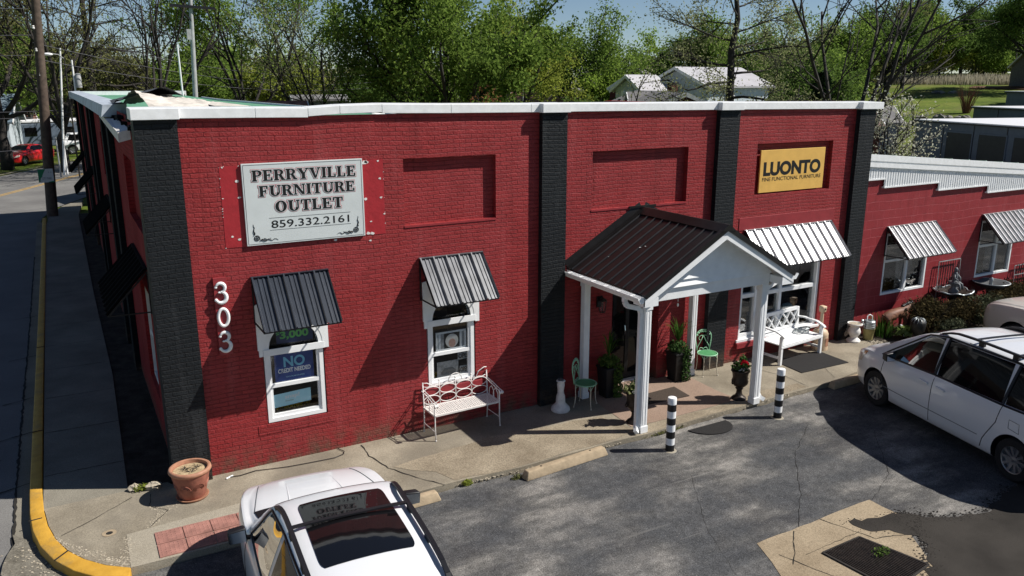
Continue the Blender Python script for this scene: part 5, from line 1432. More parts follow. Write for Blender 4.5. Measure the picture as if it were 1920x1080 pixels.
# white vase pedestal, bucket and watering can
t = thing('stone_pedestal', 'squat white vase shaped pedestal at the foot of the end pilaster', 'pedestal', (14.80, -.30, ZW))
m = MB(); m.lathe([(0, 0), (.15, 0), (.155, .03), (.13, .06), (.085, .09), (.08, .11), (.13, .19), (.14, .24), (.12, .31), (.09, .35), (.13, .385), (.165, .40), (.17, .42), (.16, .435), (.12, .42)], n=30, cap=False); m.build('column', M['white_dirty'], t, smooth=45)
m = MB(); m.lathe([(.14, .425), (0, .428)], n=24, cap=False); m.build('top_plug', M['chips'], t)
t = tag(MB().lathe([(0, 0), (.10, 0), (.135, .26), (.14, .265), (.125, .26), (.095, .02)], n=28, cap=False).build('bucket', M['brass'], smooth=40), 'weathered yellow metal bucket standing at the corner of the flower bed', 'bucket'); t.location = (15.22, -.36, ZW)
t = thing('watering_can', 'galvanised watering can with a tall handle set on the yellow bucket', 'watering can', (15.22, -.36, ZW+.268))
m = MB(); m.lathe([(0, 0), (.125, 0), (.13, .01), (.125, .17), (.11, .185), (.05, .19)], n=28, cap=False)
for zz in (.05, .10, .15): m.lathe([(.129, zz-.006), (.133, zz), (.129, zz+.006)], n=28, cap=False)
m.build('body', M['galv'], t, smooth=40)
m = MB(); m.tube([(.09, 0, .17), (.08, 0, .27), (.0, 0, .32), (-.09, 0, .31)], .012, 6); m.tube([(-.09, 0, .31), (-.10, 0, .2), (-.11, 0, .15)], .012, 6); m.build('handle', M['white_metal'], t, smooth='all')
m = MB(); m.tube([(-.11, 0, .04), (-.2, 0, .13), (-.26, 0, .2)], .02, 8, r2=.012); m.lathe([(.012, -.02), (.04, .02)], (-.27, 0, .21), 12, 'x'); m.build('spout', M['galv'], t, smooth='all')

# flower bed: plants, urn, statue, fountain, bird bath, trellis
def blades(name, x, y, z, n, h, spread, mat, seed, label, cat='plant'):
    m = MB(); rg = random.Random(seed)
    for k in range(n):
        a = rg.uniform(0, 2*PI); r_ = spread*math.sqrt(rg.random())*.45; L = h*rg.uniform(.6, 1.1); b = rg.uniform(.1, .6); w_ = .012
        x0, y0 = r_*math.cos(a), r_*math.sin(a); a2 = a+rg.uniform(-.6, .6); dx, dy = math.cos(a2), math.sin(a2); pr = Vector((-dy, dx, 0))*w_
        P = [(x0, y0, 0), (x0+dx*b*L*.3, y0+dy*b*L*.3, L*.6), (x0+dx*b*L*.8, y0+dy*b*L*.8, L*(1-.3*b))]; vs = []
        for i, q in enumerate(P): s_ = (1, .85, .1)[i]; vs += [tuple(Vector(q)-pr*s_), tuple(Vector(q)+pr*s_)]
        m.add(vs, [(0, 1, 3, 2), (2, 3, 5, 4)])
    o = m.build(name, M[mat], recalc=False); o.location = (x, y, z); return tag(o, label, cat)
blades('iris_clump', 15.75, -.35, ZW, 70, .55, .5, 'blade', 1, 'clump of green iris blades between the yellow bucket and the brown statue')
blades('iris_clump', 17.55, -.35, ZW, 80, .75, .6, 'blade', 2, 'clump of green iris blades behind the bronze shrubs at the trellis')
def hosta():
    m = MB(); rg = random.Random(12)
    for k in range(46):
        a = rg.uniform(0, 2*PI); L = rg.uniform(.14, .30); w_ = L*.26; dx, dy = math.cos(a), math.sin(a); pr = Vector((-dy, dx, 0)); z0 = rg.uniform(.05, .2); c = Vector((dx*.05, dy*.05, z0))
        P = [c, c+Vector((dx*L*.5, dy*L*.5, .09)), c+Vector((dx*L, dy*L, .02))]
        m.add([P[0], P[1]-pr*w_, P[2], P[1]+pr*w_], [(0, 1, 2, 3)])
    o = m.build('hosta', M['hosta'], recalc=False); o.location = (15.95, -.78, ZW); tag(o, 'hosta with broad pale green leaves in front of the brown statue', 'plant')
hosta()
def shrub(x, y, h, r_, seed, label, mat='shrub', n=1500):
    h *= 1.28; r_ *= 1.18; n = 2600
    t = thing('bronze_shrub', label, 'shrub', (x, y, ZW), group='bronze leaved shrubs in the flower bed')
    rg = random.Random(seed); V = []
    for k in range(9):
        a = rg.uniform(0, 2*PI); q = rg.uniform(0, .6)*r_
        V.append(leaves_np((q*math.cos(a), q*math.sin(a)*.8, h*rg.uniform(.35, .72)), n//9, (r_*.55, r_*.5, h*.32), .032, seed*20+k))
    mesh_np('crown', np.concatenate(V), M[mat], t)
    m = MB()
    for k in range(10):
        a = rg.uniform(0, 2*PI); m.tube([(0, 0, 0), (.4*r_*math.cos(a), .4*r_*math.sin(a), h*.5), (.8*r_*math.cos(a), .8*r_*math.sin(a), h*.95)], .008, 5, r2=.003)
    m.build('stems', M['bark'], t)
    return t
for i, (x, y, h, r_, lb, mt) in enumerate(((16.75, -.78, .72, .62, 'bronze leaved shrub right behind the dark lidded urn', 'shrub'), (17.6, -.85, .66, .6, 'bronze leaved shrub in front of the first iron trellis', 'shrub'), (18.5, -.95, .62, .62, 'grey green leaved shrub below the scalloped fountain basin', 'shrubg'), (19.4, -.75, .60, .6, 'bronze shrub below the bird bath bowl', 'shrub'), (20.4, -.55, .62, .6, 'bronze shrub at the foot of the second trellis', 'shrub'), (21.4, -.5, .6, .6, 'bronze shrub behind the beige vehicle', 'shrub'), (17.0, -1.2, .40, .4, 'low sparse shrub at the front edge of the flower bed', 'shrubg'))):
    shrub(x, y, h, r_, i+3, lb, mt)
t = thing('lidded_urn', 'black garden urn with a pale gadrooned lid in the flower bed', 'urn', (16.02, -1.02, ZW))
m = MB(); m.lathe([(0, 0), (.12, 0), (.12, .04), (.06, .08), (.045, .14), (.09, .18), (.15, .28), (.17, .42), (.16, .46), (.13, .46)], n=28, cap=False); m.build('urn', M['ironblack'], t, smooth=40)
m = MB(); m.lathe([(.165, .46), (.15, .50), (.09, .545), (.03, .565), (0, .57)], n=28, cap=False)
m.build('lid', M['ironblack'], t, smooth=True)
m = MB()
for k in range(12): a = k*PI/6; m.tube([(.16*math.cos(a), .16*math.sin(a), .468), (.13*math.cos(a), .13*math.sin(a), .53), (.05*math.cos(a), .05*math.sin(a), .57)], .007, 5)
m.build('ribs', M['galv'], t, smooth='all')
# brown animal statue, a standing goat-like figure turned to the right with its head lowered
def statue():
    t = thing('animal_statue', 'rusty brown standing animal statue with dark mane in the flower bed', 'statue', (16.15, -.36, ZW), R(-6))
    vs = []; es = []; rad = []
    def chain(pts, start=None):
        prev = start
        for (x, y, z, r_) in pts:
            vs.append((x, y, z)); rad.append(r_); i = len(vs)-1
            if prev is not None: es.append((prev, i))
            prev = i
        return prev
    chain([(-.30, 0, .50, .105)]); a = 0
    b = chain([(-.12, 0, .49, .12), (.08, 0, .50, .125), (.24, 0, .52, .105)], a)
    n = chain([(.33, 0, .60, .07), (.42, 0, .64, .055), (.50, 0, .60, .055), (.58, 0, .53, .035), (.62, 0, .50, .026)], b)
    for s_ in (-1, 1):
        chain([(-.31, s_*.07, .38, .065), (-.27, s_*.075, .26, .042), (-.34, s_*.075, .16, .026), (-.32, s_*.075, .04, .02), (-.30, s_*.075, .012, .026)], a)
        chain([(.22, s_*.065, .36, .05), (.235, s_*.07, .22, .03), (.22, s_*.07, .12, .023), (.22, s_*.07, .04, .02), (.235, s_*.07, .012, .026)], b)
        chain([(.44, s_*.06, .69, .02), (.43, s_*.10, .71, .01)], 5)
    chain([(-.40, 0, .50, .025), (-.44, 0, .42, .018), (-.44, 0, .34, .014)], a)
    me = bpy.data.meshes.new('body'); me.from_pydata(vs, es, []); o = bpy.data.objects.new('body', me); COL.objects.link(o)
    sk = o.modifiers.new('s', 'SKIN'); o.modifiers.new('u', 'SUBSURF').levels = 2
    for i, r_ in enumerate(rad): me.skin_vertices[0].data[i].radius = (r_, r_)
    me.skin_vertices[0].data[0].use_root = True
    dg = bpy.context.evaluated_depsgraph_get(); dg.update()
    m2 = bpy.data.meshes.new_from_object(o.evaluated_get(dg)); bpy.data.objects.remove(o)
    m2.materials.clear(); m2.materials.append(M['statue']); m2.polygons.foreach_set('use_smooth', [True]*len(m2.polygons))
    q = bpy.data.objects.new('body', m2); COL.objects.link(q); q.parent = t
    m = MB()
    for k in range(7): u = k/6; m.blob((.20+.26*u, 0, .63+.09*u-.03*(u > .8)), (.05, .035, .05), k, 7, 5, .25)
    m.build('mane', M['ironblack'], t, smooth='all')
statue()
def fountain():
    t = thing('garden_fountain', 'grey garden fountain with a scalloped basin and a small figure on top', 'fountain', (18.15, -.42, ZW))
    m = MB(); m.lathe([(0, 0), (.20, 0), (.20, .05), (.10, .1), (.08, .3), (.07, .55), (.12, .68)], n=24, cap=False); m.build('pedestal', M['bronze'], t, smooth=40)
    m = MB(); n = 48; vs = []
    prof = [(.06, .66), (.22, .68), (.36, .74), (.42, .80), (.36, .785), (.2, .74), (0, .73)]
    for r_, z in prof:
        for j in range(n):
            k = 1+.07*math.cos(8*2*PI*j/n)*(r_/.42); vs.append((r_*k*math.cos(2*PI*j/n), r_*k*math.sin(2*PI*j/n), z+(.02*math.cos(8*2*PI*j/n) if r_ > .3 else 0)))
    m.add(vs, [(i*n+j, i*n+(j+1) % n, (i+1)*n+(j+1) % n, (i+1)*n+j) for i in range(len(prof)-1) for j in range(n)])
    m.build('basin', M['bronze'], t, smooth='all')
    m = MB(); m.tube([(.42*(1+.07*math.cos(8*2*PI*j/n))*math.cos(2*PI*j/n), .42*(1+.07*math.cos(8*2*PI*j/n))*math.sin(2*PI*j/n), .80+.02*math.cos(8*2*PI*j/n)) for j in range(n)], .02, 6, closed=True); m.build('basin_rim', M['galv'], t, smooth='all')
    m = MB(); m.lathe([(.10, .73), (.12, .80), (.06, .88), (.07, .95), (.14, .99), (.15, 1.02), (.07, 1.01), (.05, 1.08), (.065, 1.16), (.05, 1.24), (.03, 1.27)], n=16, cap=False); m.blob((0, 0, 1.32), (.05, .05, .06), 2, 10, 8, .03)
    m.tube([(.05, -.02, 1.2), (.11, -.06, 1.12), (.06, -.1, 1.06)], .02, 6); m.tube([(-.05, -.02, 1.2), (-.10, -.05, 1.13), (-.04, -.1, 1.08)], .02, 6)
    m.tube([(.02, -.05, 1.02), (.07, -.15, .98), (.09, -.17, .86)], .028, 6); m.tube([(-.02, -.05, 1.02), (-.04, -.16, .97), (-.03, -.18, .84)], .028, 6)
    m.build('figure', M['grey_ink'], t, smooth='all')
fountain()
t = thing('bird_bath', 'shallow dark bird bath bowl on a tan pedestal below the second annex window', 'bird bath', (19.82, -.35, ZW))
m = MB(); m.lathe([(0, 0), (.17, 0), (.15, .06), (.08, .12), (.075, .5), (.12, .62)], n=20, cap=False); m.build('pedestal', M['tan'], t, smooth=40)
m = MB(); m.lathe([(.08, .62), (.28, .68), (.42, .78), (.43, .80), (.39, .80), (.25, .73), (0, .70)], n=32, cap=False); m.build('bowl', M['grey_dark'], t, smooth=40)
m = MB(); m.lathe([(.43, .79), (.44, .805), (.42, .812), (.40, .805)], n=32, cap=False); m.build('bowl_rim', M['galv'], t, smooth='all')
m = MB(); m.lathe([(.05, .70), (.04, .82), (.06, .86), (.02, .92)], n=12, cap=False); m.build('spout', M['galv'], t, smooth='all')
def trellis(x0, x1, z1, label):
    t = thing('iron_trellis', label, 'trellis', ((x0+x1)/2, -.10, ZW), group='iron trellises leaning on the annex wall')
    h = (x1-x0)/2; m = MB()
    for x in (-h, h): m.bar((x, -.02, 0), (x, .03, z1), .016)
    for z in (.75, z1): m.bar((-h, -.02+.05*z/z1, z), (h, -.02+.05*z/z1, z), .02)
    m.build('frame', M['galv'], t)
    m = MB()
    for k in range(1, 9): x = -h+2*h*k/9; m.tube([(x, -.01, .1), (x, .03, z1)], .008, 5)
    for k in range(4):
        cx = -h+2*h*(k+.5)/4; m.tube([(cx+.07*math.cos(2*PI*j/14), .0, .95+.09*math.sin(2*PI*j/14)) for j in range(14)], .008, 5, closed=True)
    m.build('bars', M['ironblack'], t)
trellis(17.98, 18.84, 1.46, 'black barred iron trellis behind the scalloped fountain')
trellis(21.3, 22.2, 1.0, 'lower iron trellis at the right edge behind the beige vehicle')
t = thing('garden_lamp', 'small slanted pale garden lamp stake beside the hosta', 'garden lamp', (16.1, -.62, ZW))
m = MB(); m.tube([(.06, 0, 0), (-.09, 0, .26)], .012, 6); m.build('stake', M['white_metal'], t)
m = MB(); m.lathe([(.012, -.03), (.03, .0), (.02, .02)], (-.10, 0, .28), 10); m.build('head', M['white_metal'], t)

# ------------------------------------------------------------------ annex (block wing to the right)
an = thing('block_annex', 'low red painted block annex with white corrugated fascia and pale green roof', 'annex building', (15.0, 0, 0))
AW = ((15.97, 17.59, .80, 2.28), (19.63, 21.15, .80, 2.28), (23.3, 24.9, .80, 2.28))
m = MB(); panel_xz(m, 14.99, 26, -.25, 2.5, [(*a, .15) for a in AW]); m.add([(14.99, 0, 2.5), (26, 0, 2.5), (26, 0, 3.2), (14.99, 0, 4.1)], [(0, 1, 2, 3)]); m.build('front_wall', M['block'], an, world=True, recalc=False)
def rz(x): return 4.138-.0818*(x-15.08)
m = MB()
a, b = 14.985, 26.0
def slab(m, x0, x1, y0, y1, t0, t1):
    m.hexa([(x0, y0, rz(x0)-t1), (x1, y0, rz(x1)-t1), (x1, y1, rz(x1)-t1), (x0, y1, rz(x0)-t1), (x0, y0, rz(x0)-t0), (x1, y0, rz(x1)-t0), (x1, y1, rz(x1)-t0), (x0, y1, rz(x0)-t0)])
slab(m, a, b, -.11, .1, .0, .135); slab(m, a, b, -.085, .1, .136, .168); slab(m, a, b, -.105, .1, .169, .27)
slab(m, a, b, -.07, .1, .271, .30)
m.build('fascia_board', M['white_metal'], an, world=True)
m = MB(); xs = [14.99, 15.60, 17.58, 19.575, 21.6, 23.6, 25.6, 26.0]; zb = [3.582, 3.386, 3.20, 3.013, 2.83, 2.66, 2.49, 2.32, 2.15]
p = .086
for (x0, x1, z0) in zip(xs, xs[1:], zb):
    n = max(1, int((x1-x0)/p)); q = (x1-x0)/n
    prof = []
    for k in range(n): b0 = x0+k*q; prof += [(b0, -.052), (b0+q*.25, -.052), (b0+q*.36, -.064), (b0+q*.86, -.064), (b0+q*.98, -.052)]
    prof.append((x1-.001, -.052))
    vs = [(x, y, z0) for x, y in prof]+[(x, y, rz(x)-.28) for x, y in prof]; n = len(prof)
    m.add(vs, [(i, i+1, n+i+1, n+i) for i in range(n-1)])
m2 = MB()
for (x0, x1, z0) in zip(xs, xs[1:], zb): m2.box(x0, x1-.002, -.072, .0, z0-.02, z0+.012)
m.build('corrugated_skirt', M['white_metal'], an, world=True, recalc=False); m2.build('skirt_trim', M['white_metal'], an, world=True)
m = MB()
def rp(x, y): return (x, y, rz(x)-.004-.078*min(y, 3.4)-.15*max(0, y-3.4))
m.add([rp(a, .08), rp(b, .08), rp(b, 3.4), rp(a, 3.4), rp(b, 8), rp(a, 8)], [(0, 1, 2, 3), (3, 2, 4, 5)])
for k in range(15):
    x = a+.4+k*.7
    m.hexa([rp(x-.02, .08), rp(x+.02, .08), rp(x+.02, 3.4), rp(x-.02, 3.4)]+[(q[0], q[1], q[2]+.03) for q in (rp(x-.01, .08), rp(x+.01, .08), rp(x+.01, 3.4), rp(x-.01, 3.4))])
m.build('roof', M['annexroof'], an, world=True)
m = MB(); m.box(15, 26, 7.9, 8.0, -.25, 2.0); m.box(25.9, 26, 0.01, 7.89, -.25, 2.0); m.build('rear_wall', M['block'], an, world=True)
for (x0, x1, z0, z1) in AW:
    m = MB(); frame(m, x0+.004, x1-.004, z0+.004, z1-.004, .055, .0, .09); xm = x0+(x1-x0)*.545
    m.box(xm-.04, xm+.04, .01, .08, z0+.06, z1-.06); m.box(x0+.06, xm-.041, .02, .07, 1.58, 1.64); m.box(xm+.041, x1-.06, .02, .07, 1.60, 1.66)
    wo = m.build('window', M['white'], an, world=True, bevel=.004)
    m = MB(); m.box(x0+.04, x1-.04, .05, .056, z0+.04, z1-.04); m.build('pane', M['glass'], wo, world=True)
    m = MB(); c, d = x0-.1, x1+.1
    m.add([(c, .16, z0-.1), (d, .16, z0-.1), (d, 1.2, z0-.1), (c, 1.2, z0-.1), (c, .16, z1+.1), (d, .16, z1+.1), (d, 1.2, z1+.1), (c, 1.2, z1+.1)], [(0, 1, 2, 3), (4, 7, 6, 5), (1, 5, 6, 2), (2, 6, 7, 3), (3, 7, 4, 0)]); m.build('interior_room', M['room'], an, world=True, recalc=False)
    m = MB(); m.box(xm+.03, x1-.06, .30, .31, z0, 1.6); m.build('blind', M['paper'], wo, world=True)
for (x0, x1) in ((15.94, 17.68), (19.6, 21.43), (23.2, 25.0)):
    awning(an, x0, x1, 2.43, 1.80, .62, M['awnmid'], 10)
# ------------------------------------------------------------------ vehicles
def pw(tbl):
    xs = [a for a, b in tbl]; ys = [b for a, b in tbl]; n = len(xs)
    d = [(ys[i+1]-ys[i])/(xs[i+1]-xs[i]) for i in range(n-1)]; g = [d[0]]
    for i in range(1, n-1): g.append(0 if d[i-1]*d[i] <= 0 else 2*d[i-1]*d[i]/(d[i-1]+d[i]))
    g.append(d[-1])
    def f(x):
        if x <= xs[0]: return ys[0]
        if x >= xs[-1]: return ys[-1]
        i = max(k for k in range(n-1) if xs[k] <= x); h = xs[i+1]-xs[i]; t = (x-xs[i])/h
        return ys[i]*(2*t**3-3*t*t+1)+g[i]*h*(t**3-2*t*t+t)+ys[i+1]*(-2*t**3+3*t*t)+g[i+1]*h*(t**3-t*t)
    return f
class Car:
    """closed lofted body: s runs from rear (0) to nose (L)"""
    def __init__(c, name, label, cat, loc, rz, P, paint, group=None):
        c.P = P; c.L = P['L']; c.t = thing(name, label, cat, loc, rz, group); c.paint = paint
        c.zt = pw(P['top']); c.belt = pw(P['belt']); c.w = pw(P['w']); c.wr = pw(P['wr']); c.zb = pw(P['bot'])
    def sec(c, s):
        zt, zb, w, wr = c.zt(s), c.zb(s), c.w(s), c.wr(s); be = min(c.belt(s), zt-.03); cr = min(.055, (zt-be)*.45+.008)
        ze = zt-cr; hs = be-zb
        pts = [(0, zb), (.55*w, zb), (.90*w, zb+.012), (.965*w, zb+.06), (.985*w, zb+.16*hs+.04), (w, zb+.40*hs), (w, zb+.60*hs), (.993*w, zb+.78*hs), (.972*w, zb+.92*hs), (.945*w, be)]
        bx = .925*w; top_ = ze-.02
        wr = min(wr, bx-.005)
        for k in (0.03, .25, .5, .75, .95): pts.append((bx+(wr-bx)*(k**1.12), be+.006+(max(top_, be+.008)-be-.006)*k))
        pts += [(wr-.012, ze-.004), (wr-.05, ze+.35*cr*.6), (wr*.78, ze+cr*.55), (wr*.5, ze+cr*.82), (wr*.25, ze+cr*.96), (0, zt)]
        return pts
    def y(c, s): return s-c.L/2
    def side(c, s, z):
        p = c.sec(s)[2:16]
        for (x0, z0), (x1, z1) in zip(p, p[1:]):
            if z0 <= z <= z1 and z1 > z0: return x0+(x1-x0)*(z-z0)/(z1-z0)
        return p[-1][0] if z > p[-1][1] else p[0][0]
    def topz(c, s, x):
        p = c.sec(s)[14:]
        x = abs(x)
        for (x0, z0), (x1, z1) in zip(p, p[1:]):
            if x1 <= x <= x0: return z1 if x0 == x1 else z0+(z1-z0)*(x0-x)/(x0-x1)
        return p[0][1]
    def body(c):
        m = MB(); n = 84; secs = []
        ss = [c.L*(i/n) for i in range(n+1)]
        ss[0] = 0.0; ring_n = None
        for s in ss:
            h = c.sec(s); full = [(x, z) for x, z in h]+[(-x, z) for x, z in h[-2:0:-1]]; ring_n = len(full)
            secs.append([(x, c.y(s), z) for x, z in full])
        vs = [q for s in secs for q in s]; N = ring_n
        fs = [(i*N+j, i*N+(j+1) % N, (i+1)*N+(j+1) % N, (i+1)*N+j) for i in range(n) for j in range(N)]
        # bulged end caps
        for idx, sg in ((0, -1), (n, 1)):
            base = idx*N; cx = (0, secs[idx][0][1]+sg*.02, sum(q[2] for q in secs[idx])/N); vs.append(cx); ci = len(vs)-1
            for j in range(N): fs.append((base+j, base+(j+1) % N, ci))
        m.add(vs, fs); o = m.build('body', [c.paint, M['carblack']], c.t, smooth='all')
        # wheel arches cut out
        cut = MB()
        for a in c.P['axles']:
            for sg in (-1, 1):
                w = c.w(a); r = c.P['r']+.055
                cut.lathe([(r, min(sg*(w-.34), sg*(w+.2))), (r, max(sg*(w-.34), sg*(w+.2)))], (0, c.y(a), c.P['r']), 36, 'x')
        cu = cut.build('cut', M['carblack']); cu.parent = c.t
        md = o.modifiers.new('b', 'BOOLEAN'); md.operation = 'DIFFERENCE'; md.object = cu; md.solver = 'EXACT'
        try: md.material_mode = 'TRANSFER'
        except Exception: pass
        bpy.context.view_layer.update(); dg = bpy.context.evaluated_depsgraph_get(); dg.update()
        me = bpy.data.meshes.new_from_object(o.evaluated_get(dg)); o.modifiers.clear(); o.data = me; me.name = 'body'
        me.polygons.foreach_set('use_smooth', [True]*len(me.polygons))
        try: me.set_sharp_from_angle(angle=R(50))
        except Exception: pass
        bpy.data.objects.remove(cu)
        c.b = o; return o
    def patch_side(c, name, q, mat, off=.005, sgn=(-1, 1), nu=16, nv=6, parent=None):
        """q: four (s,z) corners: low rear, low front, high front, high rear"""
        for sg in sgn:
            m = MB()
            def fn(u, v):
                s = (q[0][0]*(1-u)+q[1][0]*u)*(1-v)+(q[3][0]*(1-u)+q[2][0]*u)*v
                z = (q[0][1]*(1-u)+q[1][1]*u)*(1-v)+(q[3][1]*(1-u)+q[2][1]*u)*v
                return (sg*(c.side(s, z)+off), c.y(s), z)
            m.grid(fn, nu, nv); o = m.build(name, mat, parent or c.t, smooth='all', recalc=False)
    def patch_top(c, name, s0, s1, u0, u1, mat, off=.006, nu=14, nv=14, bow=0.0, parent=None, rnd=0):
        """u0,u1: half width fraction at s0 / s1 ends"""
        m = MB()
        def fn(u, v):
            k = u*2-1; s = s0+(s1-s0)*v+bow*(1-k*k)*(1-v*.5); f = (u0+(u1-u0)*v)*(1-rnd*abs(2*v-1)**14); x = k*f*(c.wr(s)-.03)
            return (x, c.y(s), c.topz(s, x)+off)
        m.grid(fn, nu, nv); return m.build(name, mat, parent or c.t, smooth='all', recalc=False)
    def line_side(c, pts, parent, name='panel_line', w_=.007, sgn=(-1, 1), mat='carblack', off=.003):
        for sg in sgn:
            m = MB(); P = []
            for a, b in zip(pts, pts[1:]):
                k = max(2, int(math.hypot(b[0]-a[0], b[1]-a[1])/.06))
                for i in range(k): P.append((a[0]+(b[0]-a[0])*i/k, a[1]+(b[1]-a[1])*i/k))
            P.append(pts[-1])
            m.tube([(sg*(c.side(s, z)+off-w_*.5), c.y(s), z) for s, z in P], w_, 5); m.build(name, M[mat], parent)
    def wheels(c, spokes=10):
        r = c.P['r']
        for a in c.P['axles']:
            for sg in (-1, 1):
                w = c.w(a)-.03; x = sg*(w-.105)
                wo = bpy.data.objects.new('wheel', None); COL.objects.link(wo); wo.parent = c.t; wo.location = (x, c.y(a), r)
                m = MB(); h = .105
                m.lathe([(r*.62, -h), (r*.93, -h), (r*.985, -h*.8), (r, -h*.4), (r, h*.4), (r*.985, h*.8), (r*.93, h), (r*.62, h)], n=36, ax='x', cap=False); m.build('tyre', M['tyre'], wo, smooth=45)
                m = MB(); m.lathe([(r*.64, sg*h*.55), (r*.66, sg*h*.95), (r*.60, sg*h*.85), (r*.57, sg*h*.35), (0, sg*h*.25)], n=36, ax='x', cap=False)
                m.lathe([(r*.16, sg*h*.3), (r*.15, sg*h*.72), (0, sg*h*.78)], n=16, ax='x', cap=False)
                for k in range(spokes):
                    t = 2*PI*k/spokes; t2 = .10
                    d = (math.cos(t), math.sin(t))
                    m.bar((sg*h*.62, r*.13*d[0], r*.13*d[1]), (sg*h*.78, r*.60*d[0], r*.60*d[1]), r*.13, .02, (1, 0, 0))
                m.build('rim', M['rim'], wo, smooth=40)
                m = MB(); m.lathe([(r*.55, sg*h*.26), (0, sg*h*.24)], n=24, ax='x', cap=False); m.build('brake', M['carblack'], wo)
    def mirrors(c, s, z, mat, glass_back=True, out=.20):
        for sg in (-1, 1):
            x0 = c.side(s, z)-.02; mo = None
            m = MB(); cx = sg*(x0+.05+out*.55); y0 = c.y(s); hw = out*.52
            q = lambda dx, dy, dz: (cx+sg*dx, y0+dy, z+.05+dz)
            m.hexa([q(-hw, -.05, -.075), q(hw*.9, -.06, -.065), q(hw*.75, .075, -.05), q(-hw*.9, .075, -.06), q(-hw*.9, -.05, .10), q(hw, -.06, .085), q(hw*.8, .07, .07), q(-hw*.85, .07, .085)])
            mo = m.build('mirror', mat, c.t, bevel=.022, smooth=60, segs=3)
            m = MB(); m.add([q(-hw*.84, -.0615, -.058), q(hw*.8, -.0665, -.05), q(hw*.86, -.0665, .07), q(-hw*.78, -.0615, .082)], [(0, 1, 2, 3)]); m.build('mirror_glass', M['chrome'], mo, recalc=False)
            m = MB(); m.bar((sg*(x0-.02), y0+.01, z-.01), (cx-sg*hw*.5, y0+.01, z+.015), .05, .03); m.build('mirror_arm', M['carblack'], mo)
    def rails(c, s0, s1, inset=.035, hh=.06, bars=()):
        for sg in (-1, 1):
            m = MB(); P = []
            for k in range(15):
                s = s0+(s1-s0)*k/14; x = c.wr(s)-inset; z = c.topz(s, x); e = min(1, min(k, 14-k)/1.6)
                P.append((sg*x, c.y(s), z+.008+hh*e))
            for a, b in zip(P, P[1:]): m.bar(a, b, .042, .034)
            for k in (0, 5, 9, 14): m.bar((P[k][0], P[k][1]-.05, P[k][2]-hh*.7-.0), (P[k][0], P[k][1]+.05, P[k][2]-hh*.7), .045, max(.02, hh*1.1))
            m.build('roof_rail', M['carblack'], c.t, smooth=60)
        for s in bars:
            m = MB(); x = c.wr(s)-inset; P = [(x*k, c.y(s), c.topz(s, x)+.008+hh+.02-.012*abs(k)**3) for k in (-1, -.85, -.5, 0, .5, .85, 1)]
            for a, b in zip(P, P[1:]): m.bar(a, b, .045, .018)
            m.build('crossbar', M['carblack'], c.t)

# white compact SUV with a glass roof, nose to the shop
L = 4.63
suv = Car('white_suv', 'white car with a long black glass roof parked nose to the shop wall', 'car', (1.592, -4.29, ZL), R(-4.2), dict(
    L=L, r=.345, axles=(.87, 3.60),
    top=[(0, .78), (.04, .98), (.14, 1.22), (.36, 1.54), (.6, 1.64), (1.1, 1.685), (1.7, 1.70), (2.15, 1.69), (2.42, 1.655), (2.52, 1.605), (2.7, 1.475), (2.95, 1.29), (3.22, 1.10), (3.32, 1.075), (3.761, 1.04), (4.167, .97), (4.434, .88), (4.573, .78), (4.631, .66)],
    belt=[(0, .76), (.1, .95), (.6, 1.09), (2, 1.05), (3.15, 1.0), (3.32, 1.01), (4.109, .97), (4.526, .86), (4.631, .66)],
    w=[(0, .70), (.06, .80), (.25, .87), (.8, .915), (2, .92), (3.3, .915), (3.703, .895), (4.051, .84), (4.341, .72), (4.526, .55), (4.608, .39), (4.631, .30)],
    wr=[(0, .5), (.2, .58), (.5, .60), (1.2, .615), (1.9, .62), (2.3, .64), (2.75, .705), (3.15, .76), (3.413, .775), (3.761, .745), (4.051, .68), (4.341, .55), (4.526, .40), (4.631, .22)],
    bot=[(0, .40), (.15, .30), (.7, .22), (3.645, .22), (4.341, .25), (4.631, .34)]), M['whitecar'])
suv.body(); suv.wheels(9)
bk = suv.b
suv.patch_top('windshield', 2.50, 3.26, .93, .97, M['darkglass'], nu=18, nv=14)
suv.patch_top('cowl', 3.255, 3.43, .97, .985, M['carblack'], off=.007, nv=4)
suv.patch_top('glass_roof', 1.02, 2.22, .76, .73, M['roofglass'], off=.007, nu=24, nv=32, rnd=.08)
suv.patch_top('rear_glass', .10, .46, .9, .9, M['darkglass'])
for q in ([(1.84, 1.10), (2.88, 1.08), (2.36, 1.565), (1.88, 1.59)], [(.98, 1.12), (1.75, 1.10), (1.78, 1.59), (1.04, 1.58)], [(.50, 1.19), (.88, 1.13), (.93, 1.555), (.66, 1.52)]):
    suv.patch_side('side_window', q, M['carglass'] if q[1][0] > 2.5 else M['darkglass'], off=.005)
for sg in (-1, 1):
    m = MB()
    Pq = [(.46, 1.16), (.62, 1.55), (1.0, 1.61), (1.8, 1.615), (2.4, 1.58), (2.93, 1.07), (1.8, 1.075), (.95, 1.10), (.46, 1.16)]
    PP = []
    for a, b in zip(Pq, Pq[1:]):
        for i in range(6): PP.append((a[0]+(b[0]-a[0])*i/6, a[1]+(b[1]-a[1])*i/6))
    m.tube([(sg*(suv.side(s, z)+.006), suv.y(s), z) for s, z in PP], .012, 5, closed=True); m.build('window_trim', M['carblack'], suv.t)
suv.line_side([(1.80, .35), (1.80, 1.08)], bk); suv.line_side([(2.95, 1.06), (3.0, .6), (2.95, .35)], bk); suv.line_side([(1.12, 1.1), (1.2, .75), (1.32, .62)], bk)
for sg in (-1, 1):
    m = MB(); m.tube([(sg*.735*(1-.22*k/8), suv.y(3.40+k*.11), suv.topz(3.40+k*.11, .735*(1-.22*k/8))+.002) for k in range(9)], .006, 4)
    m.build('bonnet_line', M['grey_ink'], bk)
m = MB()
